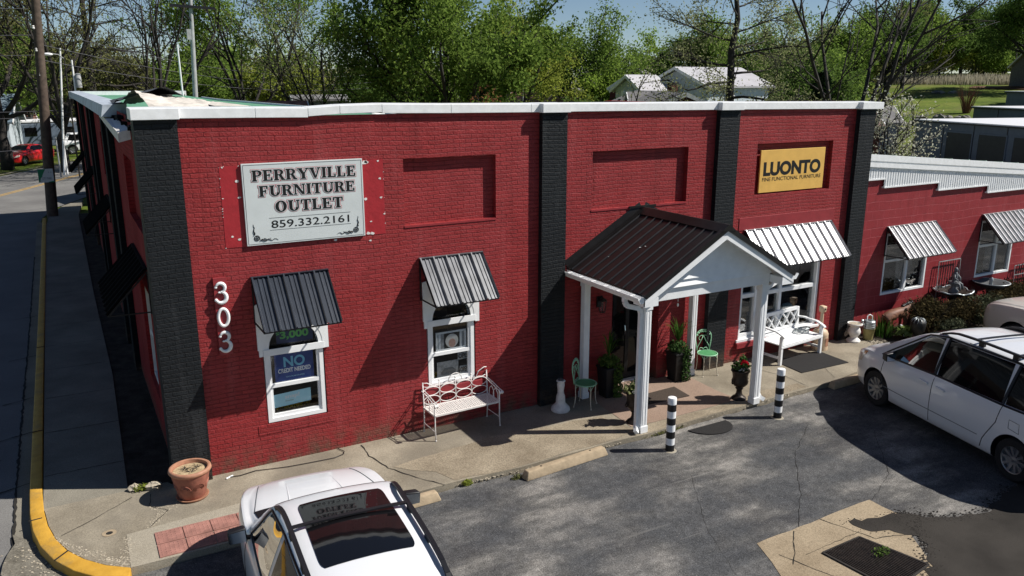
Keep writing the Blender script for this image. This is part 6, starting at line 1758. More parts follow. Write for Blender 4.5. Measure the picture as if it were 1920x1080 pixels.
for sg in (-1, 1): m.tube([(sg*.33*(1-.2*k/6), suv.y(3.42+k*.12), suv.topz(3.42+k*.12, .33)-.006) for k in range(7)], .013, 6, r2=.008)
m.build('bonnet_crease', M['whitecar'], bk, smooth='all')
suv.mirrors(2.92, 1.03, M['carblack'], out=.20)
suv.rails(.42, 2.36, inset=.035, hh=.05, bars=(1.74,))
suv.patch_side('head_lamp', [(4.10, .80), (4.45, .72), (4.45, .82), (4.08, .90)], M['headlamp'], off=.006)
suv.patch_side('tail_lamp', [(.05, .85), (.42, .95), (.42, 1.10), (.1, 1.0)], M['redlamp'], off=.006)
for sg in (-1, 1):
    for s in (1.92, 1.0): m = MB(); m.bar((sg*(suv.side(s, .93)+.02), suv.y(s), .93), (sg*(suv.side(s+.2, .93)+.02), suv.y(s+.2), .93), .02, .03); m.build('door_handle', M['whitecar'], suv.t, bevel=.006)
m = MB(); m.tube([(0, suv.y(.5), 1.60), (0, suv.y(.42), 1.72)], .012, 6); m.build('aerial', M['carblack'], suv.t)
m = MB(); m.bar((-.42, suv.y(3.19), suv.topz(3.19, .42)+.02), (.25, suv.y(3.12), suv.topz(3.12, .25)+.03), .018); m.bar((.1, suv.y(3.23), suv.topz(3.23, .1)+.02), (.62, suv.y(3.12), suv.topz(3.12, .6)+.03), .018); m.build('wiper', M['carblack'], suv.t)

# white minivan
van = Car('white_minivan', 'white minivan with dark side windows and a roof rack parked nose to the pavement', 'minivan', (12.66, -4.60, ZL), R(-14), dict(
    L=5.10, r=.335, axles=(1.06, 4.09),
    top=[(0, .80), (.05, 1.15), (.22, 1.52), (.5, 1.70), (1.2, 1.76), (2.2, 1.775), (2.9, 1.745), (3.25, 1.665), (3.7, 1.44), (4.15, 1.18), (4.32, 1.10), (4.6, 1.01), (4.85, .90), (5.0, .78), (5.07, .66), (5.10, .56)],
    belt=[(0, .78), (.1, 1.02), (.6, 1.09), (2.4, 1.05), (3.6, .99), (4.2, .97), (4.6, .92), (4.9, .80), (5.05, .62), (5.10, .5)],
    w=[(0, .74), (.06, .85), (.3, .93), (1, .975), (3.4, .98), (4.1, .95), (4.5, .88), (4.8, .76), (5.0, .60), (5.08, .46), (5.10, .40)],
    wr=[(0, .52), (.25, .60), (.6, .64), (2.0, .665), (2.9, .67), (3.4, .71), (4.0, .79), (4.3, .78), (4.6, .70), (4.85, .58), (5.1, .33)],
    bot=[(0, .36), (.2, .27), (.9, .20), (4.1, .19), (4.7, .2), (5.1, .27)]), M['whitecar'])
van.body(); van.wheels(10); bk = van.b
van.patch_top('windshield', 3.12, 4.22, .93, .96, M['vanglass'], nu=18, nv=16)
van.patch_top('cowl', 4.215, 4.30, .96, .95, M['carblack'], off=.007, nv=4)
van.patch_top('rear_glass', .06, .38, .88, .9, M['darkglass'])
van.patch_side('side_window', [(2.80, 1.085), (3.98, 1.02), (3.16, 1.60), (2.86, 1.665)], M['vanglass'])
van.patch_side('side_window', [(1.42, 1.10), (2.72, 1.085), (2.78, 1.67), (1.50, 1.68)], M['darkglass'])
van.patch_side('side_window', [(.44, 1.14), (1.36, 1.105), (1.42, 1.68), (.62, 1.61)], M['darkglass'])
for sg in (-1, 1):
    m = MB(); Pq = [(.40, 1.12), (.60, 1.635), (1.45, 1.70), (2.82, 1.69), (3.2, 1.62), (4.06, 1.01), (2.8, 1.07), (1.4, 1.085), (.40, 1.12)]; PP = []
    for a, b in zip(Pq, Pq[1:]):
        for i in range(7): PP.append((a[0]+(b[0]-a[0])*i/7, a[1]+(b[1]-a[1])*i/7))
    m.tube([(sg*(van.side(s, z)+.004), van.y(s), z) for s, z in PP], .017, 5, closed=True); m.build('window_trim', M['carblack'], van.t)
    m = MB(); m.tube([(sg*(van.side(2.77, z)+.004), van.y(2.77), z) for z in (1.08, 1.3, 1.5, 1.68)], .03, 5); m.build('window_pillar', M['carblack'], van.t); m = MB(); m.tube([(sg*(van.side(1.40, z)+.004), van.y(1.40), z) for z in (1.1, 1.3, 1.5, 1.68)], .03, 5); m.build('window_pillar', M['carblack'], van.t)
van.line_side([(2.74, .28), (2.74, 1.06)], bk); van.line_side([(3.93, .98), (3.96, .7), (3.80, .30)], bk); van.line_side([(1.38, 1.08), (1.42, .8), (1.62, .45), (1.66, .30)], bk)
van.line_side([(1.72, .47), (2.7, .47), (3.86, .47)], bk, 'side_moulding', .008, mat='grey_ink'); van.line_side([(1.4, 1.715), (2.3, 1.72), (2.4, 1.722)], bk, w_=.005)
van.line_side([(1.0, .78), (1.19, .80), (1.2, .93), (1.02, .92), (1.0, .78)], bk, 'fuel_flap', .005, sgn=(-1,), mat='grey_ink')
van.mirrors(3.72, 1.02, M['carblack'], out=.20)
van.rails(.75, 3.0, inset=.05, hh=.065, bars=(2.3, 1.5, .95))
van.patch_side('head_lamp', [(4.62, .70), (4.95, .60), (4.95, .74), (4.50, .90)], M['headlamp'], off=.006)
van.patch_side('turn_lamp', [(4.50, .86), (4.60, .84), (4.58, .91), (4.46, .93)], M['amber'], off=.007)
van.patch_side('tail_lamp', [(.05, .9), (.16, .95), (.24, 1.35), (.12, 1.3)], M['redlamp'], off=.006)
for sg in (-1, 1):
    for s in (2.82, 2.45): m = MB(); m.bar((sg*(van.side(s, .90)+.02), van.y(s), .90), (sg*(van.side(s+.2, .91)+.02), van.y(s+.2), .91), .022, .035); m.build('door_handle', M['whitecar'], van.t, bevel=.007)
m = MB(); m.bar((-.62, van.y(4.20), van.topz(4.2, .62)+.02), (.0, van.y(4.14), van.topz(4.14, .0)+.03), .02); m.bar((-.05, van.y(4.24), van.topz(4.24, .05)+.02), (.6, van.y(4.12), van.topz(4.12, .6)+.03), .02); m.build('wiper', M['carblack'], van.t)
for x in (-.36, .36):
    m = MB(); m.box(x-.22, x+.22, van.y(2.62), van.y(2.82), .55, 1.32); m.box(x-.11, x+.11, van.y(2.60), van.y(2.70), 1.34, 1.52); m.build('seat', M['grey_ink'], van.t, bevel=.04)

# beige vehicle at the right edge
be = Car('beige_suv', 'beige pickup or SUV cut off by the right edge beyond the white minivan', 'car', (17.62, -4.2, ZL), R(-12), dict(
    L=4.9, r=.38, axles=(1.0, 3.9),
    top=[(0, .9), (.06, 1.2), (.3, 1.62), (.7, 1.78), (2.4, 1.80), (2.9, 1.74), (3.35, 1.45), (3.62, 1.24), (3.8, 1.20), (4.4, 1.15), (4.75, 1.08), (4.87, .95), (4.9, .8)],
    belt=[(0, .85), (.2, 1.12), (2.4, 1.14), (3.7, 1.12), (4.4, 1.06), (4.8, .95), (4.9, .72)],
    w=[(0, .78), (.1, .88), (.6, .93), (4.1, .93), (4.6, .88), (4.82, .80), (4.9, .72)],
    wr=[(0, .6), (.4, .66), (2.6, .68), (3.4, .74), (3.8, .80), (4.5, .78), (4.9, .64)],
    bot=[(0, .42), (.4, .33), (4.3, .33), (4.9, .42)]), M['beigecar'])
be.body(); be.wheels(6)
be.patch_top('windshield', 2.85, 3.6, .93, .96, M['darkglass']); be.patch_top('rear_glass', .1, .45, .9, .9, M['darkglass'])
be.patch_side('side_window', [(.7, 1.2), (3.2, 1.18), (2.75, 1.68), (.9, 1.70)], M['darkglass'])
be.mirrors(3.3, 1.12, M['beigecar']); be.patch_side('head_lamp', [(4.5, .9), (4.83, .85), (4.83, 1.0), (4.45, 1.03)], M['headlamp'])

# distant vehicles along the bend of the street
rc = Car('red_car', 'red coupe parked on the verge across the street at the far left', 'car', (-2.6, 58.2, ZR+.0), R(146), dict(
    L=4.5, r=.32, axles=(.85, 3.55),
    top=[(0, .75), (.08, .95), (.3, 1.05), (.7, 1.14), (1.2, 1.33), (1.7, 1.40), (2.2, 1.40), (2.6, 1.32), (3.1, 1.08), (3.3, 1.0), (3.7, .94), (4.2, .82), (4.42, .70), (4.5, .58)],
    belt=[(0, .7), (.1, .9), (.8, .96), (2.5, .90), (3.3, .88), (4.2, .76), (4.5, .52)],
    w=[(0, .72), (.1, .8), (.5, .86), (3.6, .87), (4.1, .8), (4.4, .66), (4.5, .56)],
    wr=[(0, .55), (.6, .6), (1.3, .56), (2.2, .56), (2.8, .64), (3.3, .72), (4.0, .66), (4.5, .46)],
    bot=[(0, .35), (.4, .2), (4.0, .18), (4.5, .24)]), M['redcar'])
rc.body(); rc.wheels(5)
rc.patch_top('windshield', 2.5, 3.22, .93, .96, M['darkglass']); rc.patch_top('rear_glass', .62, 1.2, .85, .9, M['darkglass'])
rc.patch_side('side_window', [(1.0, 1.0), (2.95, .95), (2.35, 1.30), (1.35, 1.30)], M['darkglass']); rc.mirrors(2.9, .93, M['redcar'])
rc.patch_side('head_lamp', [(4.05, .64), (4.38, .58), (4.38, .68), (4.0, .76)], M['headlamp'], off=.008)
rc.line_side([(1.5, .3), (1.45, .9)], rc.b); rc.line_side([(2.95, .92), (2.9, .3)], rc.b)
m = MB(); m.box(-.45, .45, rc.y(4.47), rc.y(4.53), .52, .58); m.box(-.4, .4, rc.y(4.45), rc.y(4.525), .24, .36); m.build('grille', M['carblack'], rc.t)
wv = Car('white_suv', 'white car half hidden by the far end of the shop wall', 'car', (1.9, 66.5, ZR), R(-80), dict(
    L=4.7, r=.36, axles=(.9, 3.7),
    top=[(0, .9), (.1, 1.2), (.4, 1.6), (.9, 1.72), (2.4, 1.72), (2.9, 1.6), (3.5, 1.15), (3.8, 1.08), (4.4, .98), (4.65, .85), (4.7, .7)],
    belt=[(0, .85), (.3, 1.05), (3.6, 1.02), (4.4, .92), (4.7, .62)], w=[(0, .75), (.3, .88), (4, .88), (4.5, .78), (4.7, .6)],
    wr=[(0, .55), (.5, .63), (2.6, .64), (3.6, .74), (4.3, .68), (4.7, .5)], bot=[(0, .4), (.5, .25), (4.2, .25), (4.7, .33)]), M['whitecar'])
wv.body(); wv.wheels(5); wv.patch_top('windshield', 2.75, 3.5, .93, .96, M['darkglass']); wv.patch_side('side_window', [(.6, 1.12), (3.2, 1.08), (2.7, 1.58), (.8, 1.6)], M['darkglass']); wv.patch_side('tail_lamp', [(.05, .9), (.3, .95), (.3, 1.15), (.1, 1.1)], M['redlamp'])
wv.patch_side('head_lamp', [(4.3, .75), (4.6, .7), (4.6, .82), (4.25, .9)], M['headlamp'])
# camper van behind the utility pole
cv = thing('camper_trailer', 'dark grey camper with a white roof edge parked behind the utility pole', 'camper', (-1.0, 69.5, ZR), R(12))
m = MB(); m.box(-3.2, 2.9, -1.2, 1.2, .5, 2.5); m.build('body', M['unit'], cv, bevel=.12)
m = MB(); m.box(-3.25, 2.95, -1.25, 1.25, 2.501, 2.72); m.build('roof', M['unitroof'], cv, bevel=.05)
for x in (-2.0, .8): m = MB(); m.box(x, x+.9, -1.23, -1.2, 1.4, 2.1); m.build('window', M['darkglass'], cv)
for x in (-1.6, 1.4): m = MB(); m.lathe([(.36, -1.22), (.36, -.95)], (x, 0, .36), 18, 'y'); m.build('wheel', M['tyre'], cv)
# ------------------------------------------------------------------ trees
def grow_tree(seed, H, style, spread=1.0, twig=1.0):
    """returns list of (points, radii, level) and array of leaf anchor points"""
    rg = random.Random(seed); segs = []; tips = []
    def branch(p, d, L, r, lv, maxlv):
        n = 5 if lv < 2 else 3; P = [p]; q = p.copy(); dd = d.copy()
        for i in range(n):
            dd = (dd+Vector((rg.gauss(0, .13), rg.gauss(0, .13), rg.gauss(.05 if style != 'layer' else .0, .09)))).normalized()
            q = q+dd*(L/n); P.append(q.copy())
        segs.append((P, r, max(.012, r*.42), lv))
        if lv >= maxlv:
            for k in range(n): tips.append(P[k+1]); tips.append((P[k]+P[k+1])/2)
            return
        if lv == maxlv-1: tips.extend(P[2:])
        kids = (6, 5, 5)[min(lv, 2)]
        for k in range(kids):
            t = .25+.75*(k+rg.random())/kids; i = min(n-1, int(t*n)); b = P[i].lerp(P[i+1], t*n-i)
            ax = Vector((rg.gauss(0, 1), rg.gauss(0, 1), rg.gauss(0, .6))); ax = (ax-dd*ax.dot(dd)).normalized()
            an = R(rg.uniform(28, 58)); nd = (dd*math.cos(an)+ax*math.sin(an))
            if style != 'layer': nd.z += .12
            branch(b, nd.normalized(), L*rg.uniform(.42, .66)*(1.1-.35*t), r*.42, lv+1, maxlv)
    if style == 'layer':       # straight trunk with many wide limbs
        P = [Vector((rg.gauss(0, .05)*i*.3, rg.gauss(0, .05)*i*.3, H*i/9)) for i in range(10)]; segs.append((P, H*.022, H*.004, 0))
        for k in range(26):
            t = .20+.78*k/26; i = min(8, int(t*9)); b = P[i].lerp(P[i+1], t*9-i); a = k*2.4+rg.uniform(-.4, .4)
            L = H*.40*spread*(1.05-t*.78)*rg.uniform(.8, 1.15); up = .05+.65*max(0, t-.35)
            branch(b, Vector((math.cos(a), math.sin(a), up)).normalized(), L, H*.0075*(1.2-t), 1, 3)
    elif style == 'conifer':
        P = [Vector((0, 0, H*i/9)) for i in range(10)]; segs.append((P, H*.018, H*.003, 0))
        for k in range(60):
            t = .06+.92*k/60; b = Vector((0, 0, H*t)); a = k*2.4; L = H*.26*spread*(1-t)+.12
            for j in range(7): tips.append(b+Vector((math.cos(a), math.sin(a), -.15))*L*(j+1)/7+Vector((rg.gauss(0, .1), rg.gauss(0, .1), rg.gauss(0, .08))))
    else:
        th = H*(.16 if style == 'vase' else .09 if style == 'dense' else .24); P = [Vector((rg.gauss(0, .04)*i, rg.gauss(0, .04)*i, th*i/4)) for i in range(5)]
        segs.append((P, H*(.018 if style == 'vase' else .023), H*(.012 if style == 'vase' else .016), 0)); nl = 6 if style == 'vase' else 14 if style == 'dense' else 9
        for k in range(nl):
            a = 2*PI*k/nl+rg.uniform(-.35, .35)
            if style == 'vase': tilt = R(rg.uniform(10, 34)); L = H*.62*rg.uniform(.85, 1.1)
            else: tilt = R(rg.choice([8, 22, 36, 52, 66])+rg.uniform(-6, 6)); L = H*.56*rg.uniform(.85, 1.1)*(1.0-.25*tilt)
            d = Vector((math.sin(tilt)*math.cos(a)*spread, math.sin(tilt)*math.sin(a)*spread, math.cos(tilt))).normalized()
            b = P[4] if (style == 'vase' or k % 2) else P[3]
            branch(b, d, L, H*(.008 if style == 'vase' else .0095), 1, 3)
    zm = max(q.z for q in tips); k = H/zm
    k2 = k if style != 'conifer' else 1
    segs = [([q*k2 for q in P], a*min(k2, 1.15), b*min(k2, 1.15), lv) for P, a, b, lv in segs]; tips = [q*k2 for q in tips]
    return segs, tips
def tree(name, label, x, y, H, style, leaf=None, seed=1, nleaf=9000, size=.16, spread=1.0, bark='bark', scatter=.30, z=None, group=None, cat='tree', lean=0, minr=.012):
    z = terrain(x, y)-.02 if z is None else z
    t = thing(name, label, cat, (x, y, z), seed*1.7, group)
    segs, tips = grow_tree(seed, H, style, spread)
    m = MB()
    for P, r0, r1, lv in segs: m.tube(P, max(r0, minr*1.3), (8, 6, 4, 3)[min(lv, 3)], r2=max(r1, minr*.7))
    m.build('trunk', M[bark], t, smooth='all', recalc=False)
    if leaf and nleaf:
        rg = np.random.default_rng(seed); T = np.array([tuple(q) for q in tips]); idx = rg.integers(0, len(T), nleaf)
        p = T[idx]+rg.normal(size=(nleaf, 3))*scatter*np.array([1, 1, .8])
        p = p[p[:, 2] > H*.06]
        mesh_np('crown', quads_np(p, size, rg), M[leaf], t)
    return t
def at(px, d): return bear(px, d)
G1 = 'trees behind the shop'
TR = [
 # px, dist, height, style, leaf, nleaf, size, spread, bark, label
 (20, 66, 18, 'broad', 'leafolive', 5200, .15, 1.0, 'bark', 'brown budding tree at the far left behind the blue house'),
 (128, 62, 19, 'vase', 'leafolive', 1800, .12, 1.1, 'bark', 'tall nearly bare dark tree right of the utility pole'),
 (196, 74, 19, 'layer', 'leafolive', 1700, .12, .8, 'bark', 'bare straight tree behind the thin white pole'),
 (306, 56, 15, 'vase', None, 0, .1, .7, 'bark', 'bare V shaped tree against the pale sky left of the floodlight pole'),
 (462, 62, 17, 'vase', 'leaf', 9500, .15, 1.15, 'bark', 'tall green tree right of the floodlight pole'),
 (610, 50, 11.6, 'vase', 'leafpale', 1500, .10, 1.15, 'bark', 'fan shaped sparse tree left of the biggest green tree'),
 (835, 46, 15.5, 'dense', 'leaf', 30000, .15, .74, 'bark', 'biggest dense green tree above the middle of the shop roof'),
 (1010, 84, 11.0, 'broad', 'leaflime', 6500, .20, .9, 'bark', 'lime green tree behind the rusty roof'),
 (1098, 78, 13.2, 'dense', 'leaf', 11500, .18, .66, 'bark', 'upright green tree against open sky in the middle of the view'),
 (1128, 74, 7.4, 'broad', 'leaflime', 4500, .17, .8, 'bark', 'small bright lime tree beside the dark gabled brick house'),
 (1166, 112, 10, 'vase', None, 0, .1, 1.0, 'barkgrey', 'distant bare grey tree above the gabled brick house'),
 (1214, 100, 11.6, 'broad', 'leaflime', 7000, .22, .8, 'bark', 'pale lime tree left of the white metal roof'),
 (1300, 98, 12.5, 'broad', 'leaf', 8500, .22, 1.0, 'bark', 'green tree rising behind the white house roof'),
 (1357, 44, 14.5, 'layer', 'leafpale', 9000, .085, 1.08, 'bark', 'big dark trunked layered tree with tiny leaves in front of the white house'),
 (1462, 84, 11.5, 'dense', 'leaf', 9000, .2, 1.0, 'bark', 'round green tree right of the layered dark tree'),
 (1484, 76, 9.6, 'dense', 'leafdark', 8000, .18, 1.0, 'bark', 'dark green tree behind the brown shed roof'),
 (1603, 43, 13.5, 'vase', None, 0, .1, 1.15, 'bark', 'large bare black branched tree above the right end of the shop'),
 (1556, 92, 10.5, 'broad', 'leaf', 7000, .2, .9, 'bark', 'green tree seen through the bare black tree'),
 (1640, 128, 12, 'broad', 'leafdark', 6000, .26, .9, 'bark', 'dark green tree at the left top of the hill'),
 (1690, 150, 13, 'broad', 'leaf', 7500, .28, .9, 'bark', 'yellow green tree behind the dry grass on the hill'),
 (1734, 156, 10, 'broad', 'leafyellow', 6500, .28, 1.0, 'bark', 'pale yellow green tree on the hill crest'),
 (1772, 158, 13, 'broad', 'leafdark', 9000, .28, .75, 'bark', 'tall rounded tree standing above the hill tree line'),
 (1815, 162, 7.8, 'broad', 'leaf', 6500, .28, 1.0, 'bark', 'mid green low tree right of the tall hill tree'),
 (1850, 166, 8.6, 'broad', 'leafdark', 5500, .28, 1.0, 'bark', 'dark low tree near the barn on the hill'),
 (1915, 134, 16.5, 'broad', 'leafdark', 14000, .24, 1.0, 'bark', 'large dark tree at the upper right corner'),
 (1668, 136, 12.5, 'vase', 'leafolive', 2200, .2, 1.0, 'bark', 'half bare brown tree beside the hill crest'),
 (395, 88, 10.5, 'broad', 'leaf', 7000, .2, 1.0, 'bark', 'green tree behind the floodlight pole'),
 (530, 86, 9.0, 'broad', 'leafyellow', 7500, .2, 1.0, 'bark', 'yellow green tree filling the gap left of the fan shaped tree'),
 (700, 84, 7.4, 'broad', 'leafdark', 6500, .2, 1.1, 'bark', 'dark low tree behind the fan shaped tree'),
 (952, 62, 12.4, 'broad', 'leafyellow', 8000, .16, .75, 'bark', 'yellow green tree at the right side of the biggest green tree'),
 (255, 92, 8.5, 'broad', 'leafolive', 7000, .2, 1.1, 'bark', 'olive tree low behind the bare V shaped tree'),
 (75, 90, 13, 'broad', 'leafdark', 7000, .2, 1.1, 'bark', 'dark green tree behind the utility pole'),
 (-40, 80, 15, 'broad', 'leaf', 5500, .2, 1.1, 'bark', 'green tree cut by the left edge of the view'),
 (160, 96, 10, 'broad', 'leafolive', 6500, .2, 1.2, 'bark', 'olive green tree behind the two thin white poles'),
 (330, 96, 8.2, 'broad', 'leaf', 6500, .2, 1.2, 'bark', 'bushy green tree low behind the rear coping of the shop'),
]
for i, (px, d, H, st, lf, n, sz, sp, bk_, lb) in enumerate(TR):
    x, y = at(px, d)
    tree('deciduous_tree' if lf else 'bare_tree', lb, x, y, H, st, lf, seed=i+11, nleaf=int(n*2.1), size=sz*.66, spread=sp, bark=bk_, scatter=.17+.0032*d, group=G1, minr=.007+.00022*d)
for i, (px, d, H, sp, lb) in enumerate(((1524, 60, 6.6, .9, 'dark conical evergreen behind the brown shed'), (1230, 92, 8.8, .42, 'narrow dark evergreen in front of the pale lime tree'))):
    x, y = at(px, d); tree('evergreen_tree', lb, x, y, H, 'conifer', 'conifer', seed=70+i, nleaf=4500, size=.16, spread=sp, scatter=.14)
x, y = at(1655, 38); tree('flowering_tree', 'small white blossoming tree beyond the right end of the shop', x, y, 6.1, 'vase', 'blossom', seed=81, nleaf=2200, size=.05, spread=.42, scatter=.13, minr=.014)
for i, (px, d, H) in enumerate(((2030, 118, 13),)):
    x, y = at(px, d); tree('deciduous_tree', ('dense tree just outside the right edge shading the lawn', 'second dense tree outside the right edge', 'third dense tree outside the right edge')[i], x, y, H, 'broad', 'leafdark', seed=120+i, nleaf=9000, size=.22, group=G1)
def bush(px, d, h, r_, leaf, label, seed, n=2200, size=.10, cat='bush'):
    x, y = at(px, d); z = terrain(x, y); t = thing('bush', label, cat, (x, y, z)); rg = random.Random(seed); V = []
    for k in range(8):
        a = rg.uniform(0, 6.3); q = rg.uniform(0, .65)*r_; V.append(leaves_np((q*math.cos(a), q*math.sin(a), h*rg.uniform(.4, .72)), n//8, (r_*.5, r_*.5, h*.34), size, seed*11+k))
    mesh_np('crown', np.concatenate(V), M[leaf], t); m = MB()
    for k in range(9): a = rg.uniform(0, 6.3); m.tube([(0, 0, 0), (.3*r_*math.cos(a), .3*r_*math.sin(a), h*.5), (.7*r_*math.cos(a), .7*r_*math.sin(a), h*.95)], .03, 5, r2=.01)
    m.build('stems', M['bark'], t)
bush(912, 40, 5.6, 2.0, 'leafred', 'reddish budding bush right of the biggest green tree', 1, 2600, .08)
bush(1080, 52, 5.2, 3.0, 'leafdark', 'wide dark bush below the upright green tree', 2, 4200, .12)
bush(1150, 50, 4.9, 1.8, 'conifer', 'dark bush in front of the gabled brick house', 3, 2600, .10)
bush(760, 44, 5.4, 2.6, 'leafdark', 'dark undergrowth bush below the biggest green tree', 4, 3000, .1)
bush(1000, 46, 4.6, 1.6, 'leaf', 'low green bush in front of the dark shed with the rusty roof', 5, 1600, .1)
bush(1430, 50, 4.8, 2.2, 'leaf', 'green bush behind the coping right of the layered tree', 6, 2200, .1)
bush(1470, 62, 4.0, 2.2, 'leaflime', 'low lime bush beside the brown shed', 9, 1800, .1)
# brown clump of stems on the lawn
x, y = at(1792, 104); t = thing('stem_clump', 'brown upright clump of stems on the hillside lawn', 'shrub', (x, y, terrain(x, y)-.05)); m = MB(); rg = random.Random(3)
for k in range(70):
    a = rg.uniform(0, 6.3); q = rg.uniform(0, .35); tp = rg.uniform(.3, 1.3); m.tube([(q*math.cos(a), q*math.sin(a), 0), (q*math.cos(a)+tp*.4*math.cos(a), q*math.sin(a)+tp*.4*math.sin(a), 1.4), (q*math.cos(a)+tp*math.cos(a), q*math.sin(a)+tp*math.sin(a), rg.uniform(2.2, 3.3))], .035, 4, r2=.012)
m.build('stems', M['statue'], t)
# far woods: clumps of foliage along the skyline, all one mass
def woods():
    rg = np.random.default_rng(5); V = []; r2 = random.Random(5)
    for k in range(250):
        px = r2.uniform(-260, 2250); d = r2.uniform(118, 210)
        if 1600 < px: d = r2.uniform(172, 235)
        x, y = at(px, d); z = terrain(x, y); h = r2.uniform(5.0, 8.0) if px > 960 else r2.uniform(6, 8.5) if 190 < px < 360 else r2.uniform(9, 14) if px < 480 else r2.uniform(6, 10.5)
        if 900 < px < 1260: h = r2.uniform(3.5, 6.3)
        n = 300; p = rg.normal(size=(n, 3)); p /= np.linalg.norm(p, axis=1)[:, None]; p *= (rg.random(n)**.4)[:, None]
        w_ = r2.uniform(4, 7); p = p*np.array([w_, w_, h*.5])+np.array([x, y, z+h*.5]); V.append(quads_np(p, .5, rg))
    o = mesh_np('far_woods', np.concatenate(V), M['leafolive']); tag(o, 'far mass of olive and green woods along the skyline', 'woods', kind='stuff')
    V = []
    for k in range(170):
        px = r2.uniform(-260, 2250); d = r2.uniform(108, 190)
        if 1600 < px: d = r2.uniform(168, 225)
        x, y = at(px, d); z = terrain(x, y); h = r2.uniform(4.5, 7.5) if px > 960 else r2.uniform(5, 8) if 190 < px < 360 else r2.uniform(8, 13) if px < 480 else r2.uniform(5, 9.5)
        if 900 < px < 1260: h = r2.uniform(3, 5.8)
        n = 260; p = rg.normal(size=(n, 3)); p /= np.linalg.norm(p, axis=1)[:, None]; p *= (rg.random(n)**.4)[:, None]
        w_ = r2.uniform(3, 6); p = p*np.array([w_, w_, h*.5])+np.array([x, y, z+h*.5]); V.append(quads_np(p, .42, rg))
    o = mesh_np('far_woods', np.concatenate(V), M['leaf']); tag(o, 'fresh green part of the far woods along the skyline', 'woods', kind='stuff')
    m = MB()
    for k in range(260):
        px = r2.uniform(-260, 2200); d = r2.uniform(100, 170)
        if 1600 < px: d = r2.uniform(160, 175)
        x, y = at(px, d); z = terrain(x, y); h = r2.uniform(5, 12) if px < 1000 else r2.uniform(3, 7)
        q = (x+r2.uniform(-.8, .8), y+r2.uniform(-.8, .8), z+h); m.tube([(x, y, z-.1), ((x+q[0])/2, (y+q[1])/2, z+h*.5), q], .10, 4, r2=.03)
        for j in range(4): b = r2.uniform(.4, .8); m.tube([(x+(q[0]-x)*b, y+(q[1]-y)*b, z+h*b), (x+r2.uniform(-2, 2), y+r2.uniform(-2, 2), z+h*b+r2.uniform(1, 3))], .04, 3, r2=.015)
    o = m.build('far_woods_trunks', M['barkgrey'], recalc=False); tag(o, 'thin grey trunks and branches inside the far woods', 'woods', kind='stuff')
woods()
# dry tall grass along the top of the lawn
def dry():
    rg = random.Random(9); vs = []
    for k in range(5200):
        px = rg.uniform(1600, 1882); d = rg.uniform(143, 153); x, y = at(px, d); z = terrain(x, y)-.1; h = rg.uniform(.4, 1.25); a = rg.uniform(0, 6.3); w_ = .06; l = rg.uniform(-.25, .25)
        c, s_ = math.cos(a)*w_, math.sin(a)*w_
        vs += [(x-c, y-s_, z), (x+c, y+s_, z), (x+c*.5+l, y+s_*.5, z+h), (x-c*.5+l, y-s_*.5, z+h)]
    o = mesh_np('tall_dry_grass', np.array(vs), M['drygrass']); tag(o, 'band of tall dry straw coloured grass at the top of the lawn', 'grass', kind='stuff')
dry()
for i, (px, d, s_, lb) in enumerate(((1742, 128, 1.1, 'flat grey rocks high on the hillside lawn'), (1700, 92, 1.3, 'pale low rocks on the lawn near the gravel drive'), (1752, 98, 1.4, 'dark low mound left of the brown stem clump'), (1668, 88, .8, 'small dark rocks on the lawn beside the blossoming tree'))):
    x, y = at(px, d); m = MB(); rg = random.Random(i)
    for k in range(7): m.blob((rg.uniform(-s_*1.6, s_*1.6), rg.uniform(-s_*.5, s_*.5), .1), (s_*rg.uniform(.25, .5), s_*.3, s_*rg.uniform(.15, .28)), i*9+k, 8, 5, .3)
    o = m.build('rock_outcrop', M['rock']); o.location = (x, y, terrain(x, y)); o.rotation_euler = (0, 0, R(-55)); tag(o, lb, 'rocks')
# bit of fence on the lawn
x, y = at(1666, 66); t = thing('fence_remnant', 'short remnant of dark fence posts on the lawn beyond the pale green roof', 'fence', (x, y, terrain(x, y)), R(-50))
for k in (-1.35, 0, 1.3):
    m = MB(); m.tube([(k, 0, -.1), (k+.03, 0, 1.75 if k else 1.3)], .09 if k else .2, 6); m.build('post', M['bark'], t)
m = MB(); m.tube([(-1.35, 0, .3), (0, 0, .15), (1.3, 0, .35)], .04, 5); m.tube([(-1.35, 0, 1.3), (1.3, 0, 1.2)], .02, 5); m.build('rail', M['bark'], t)

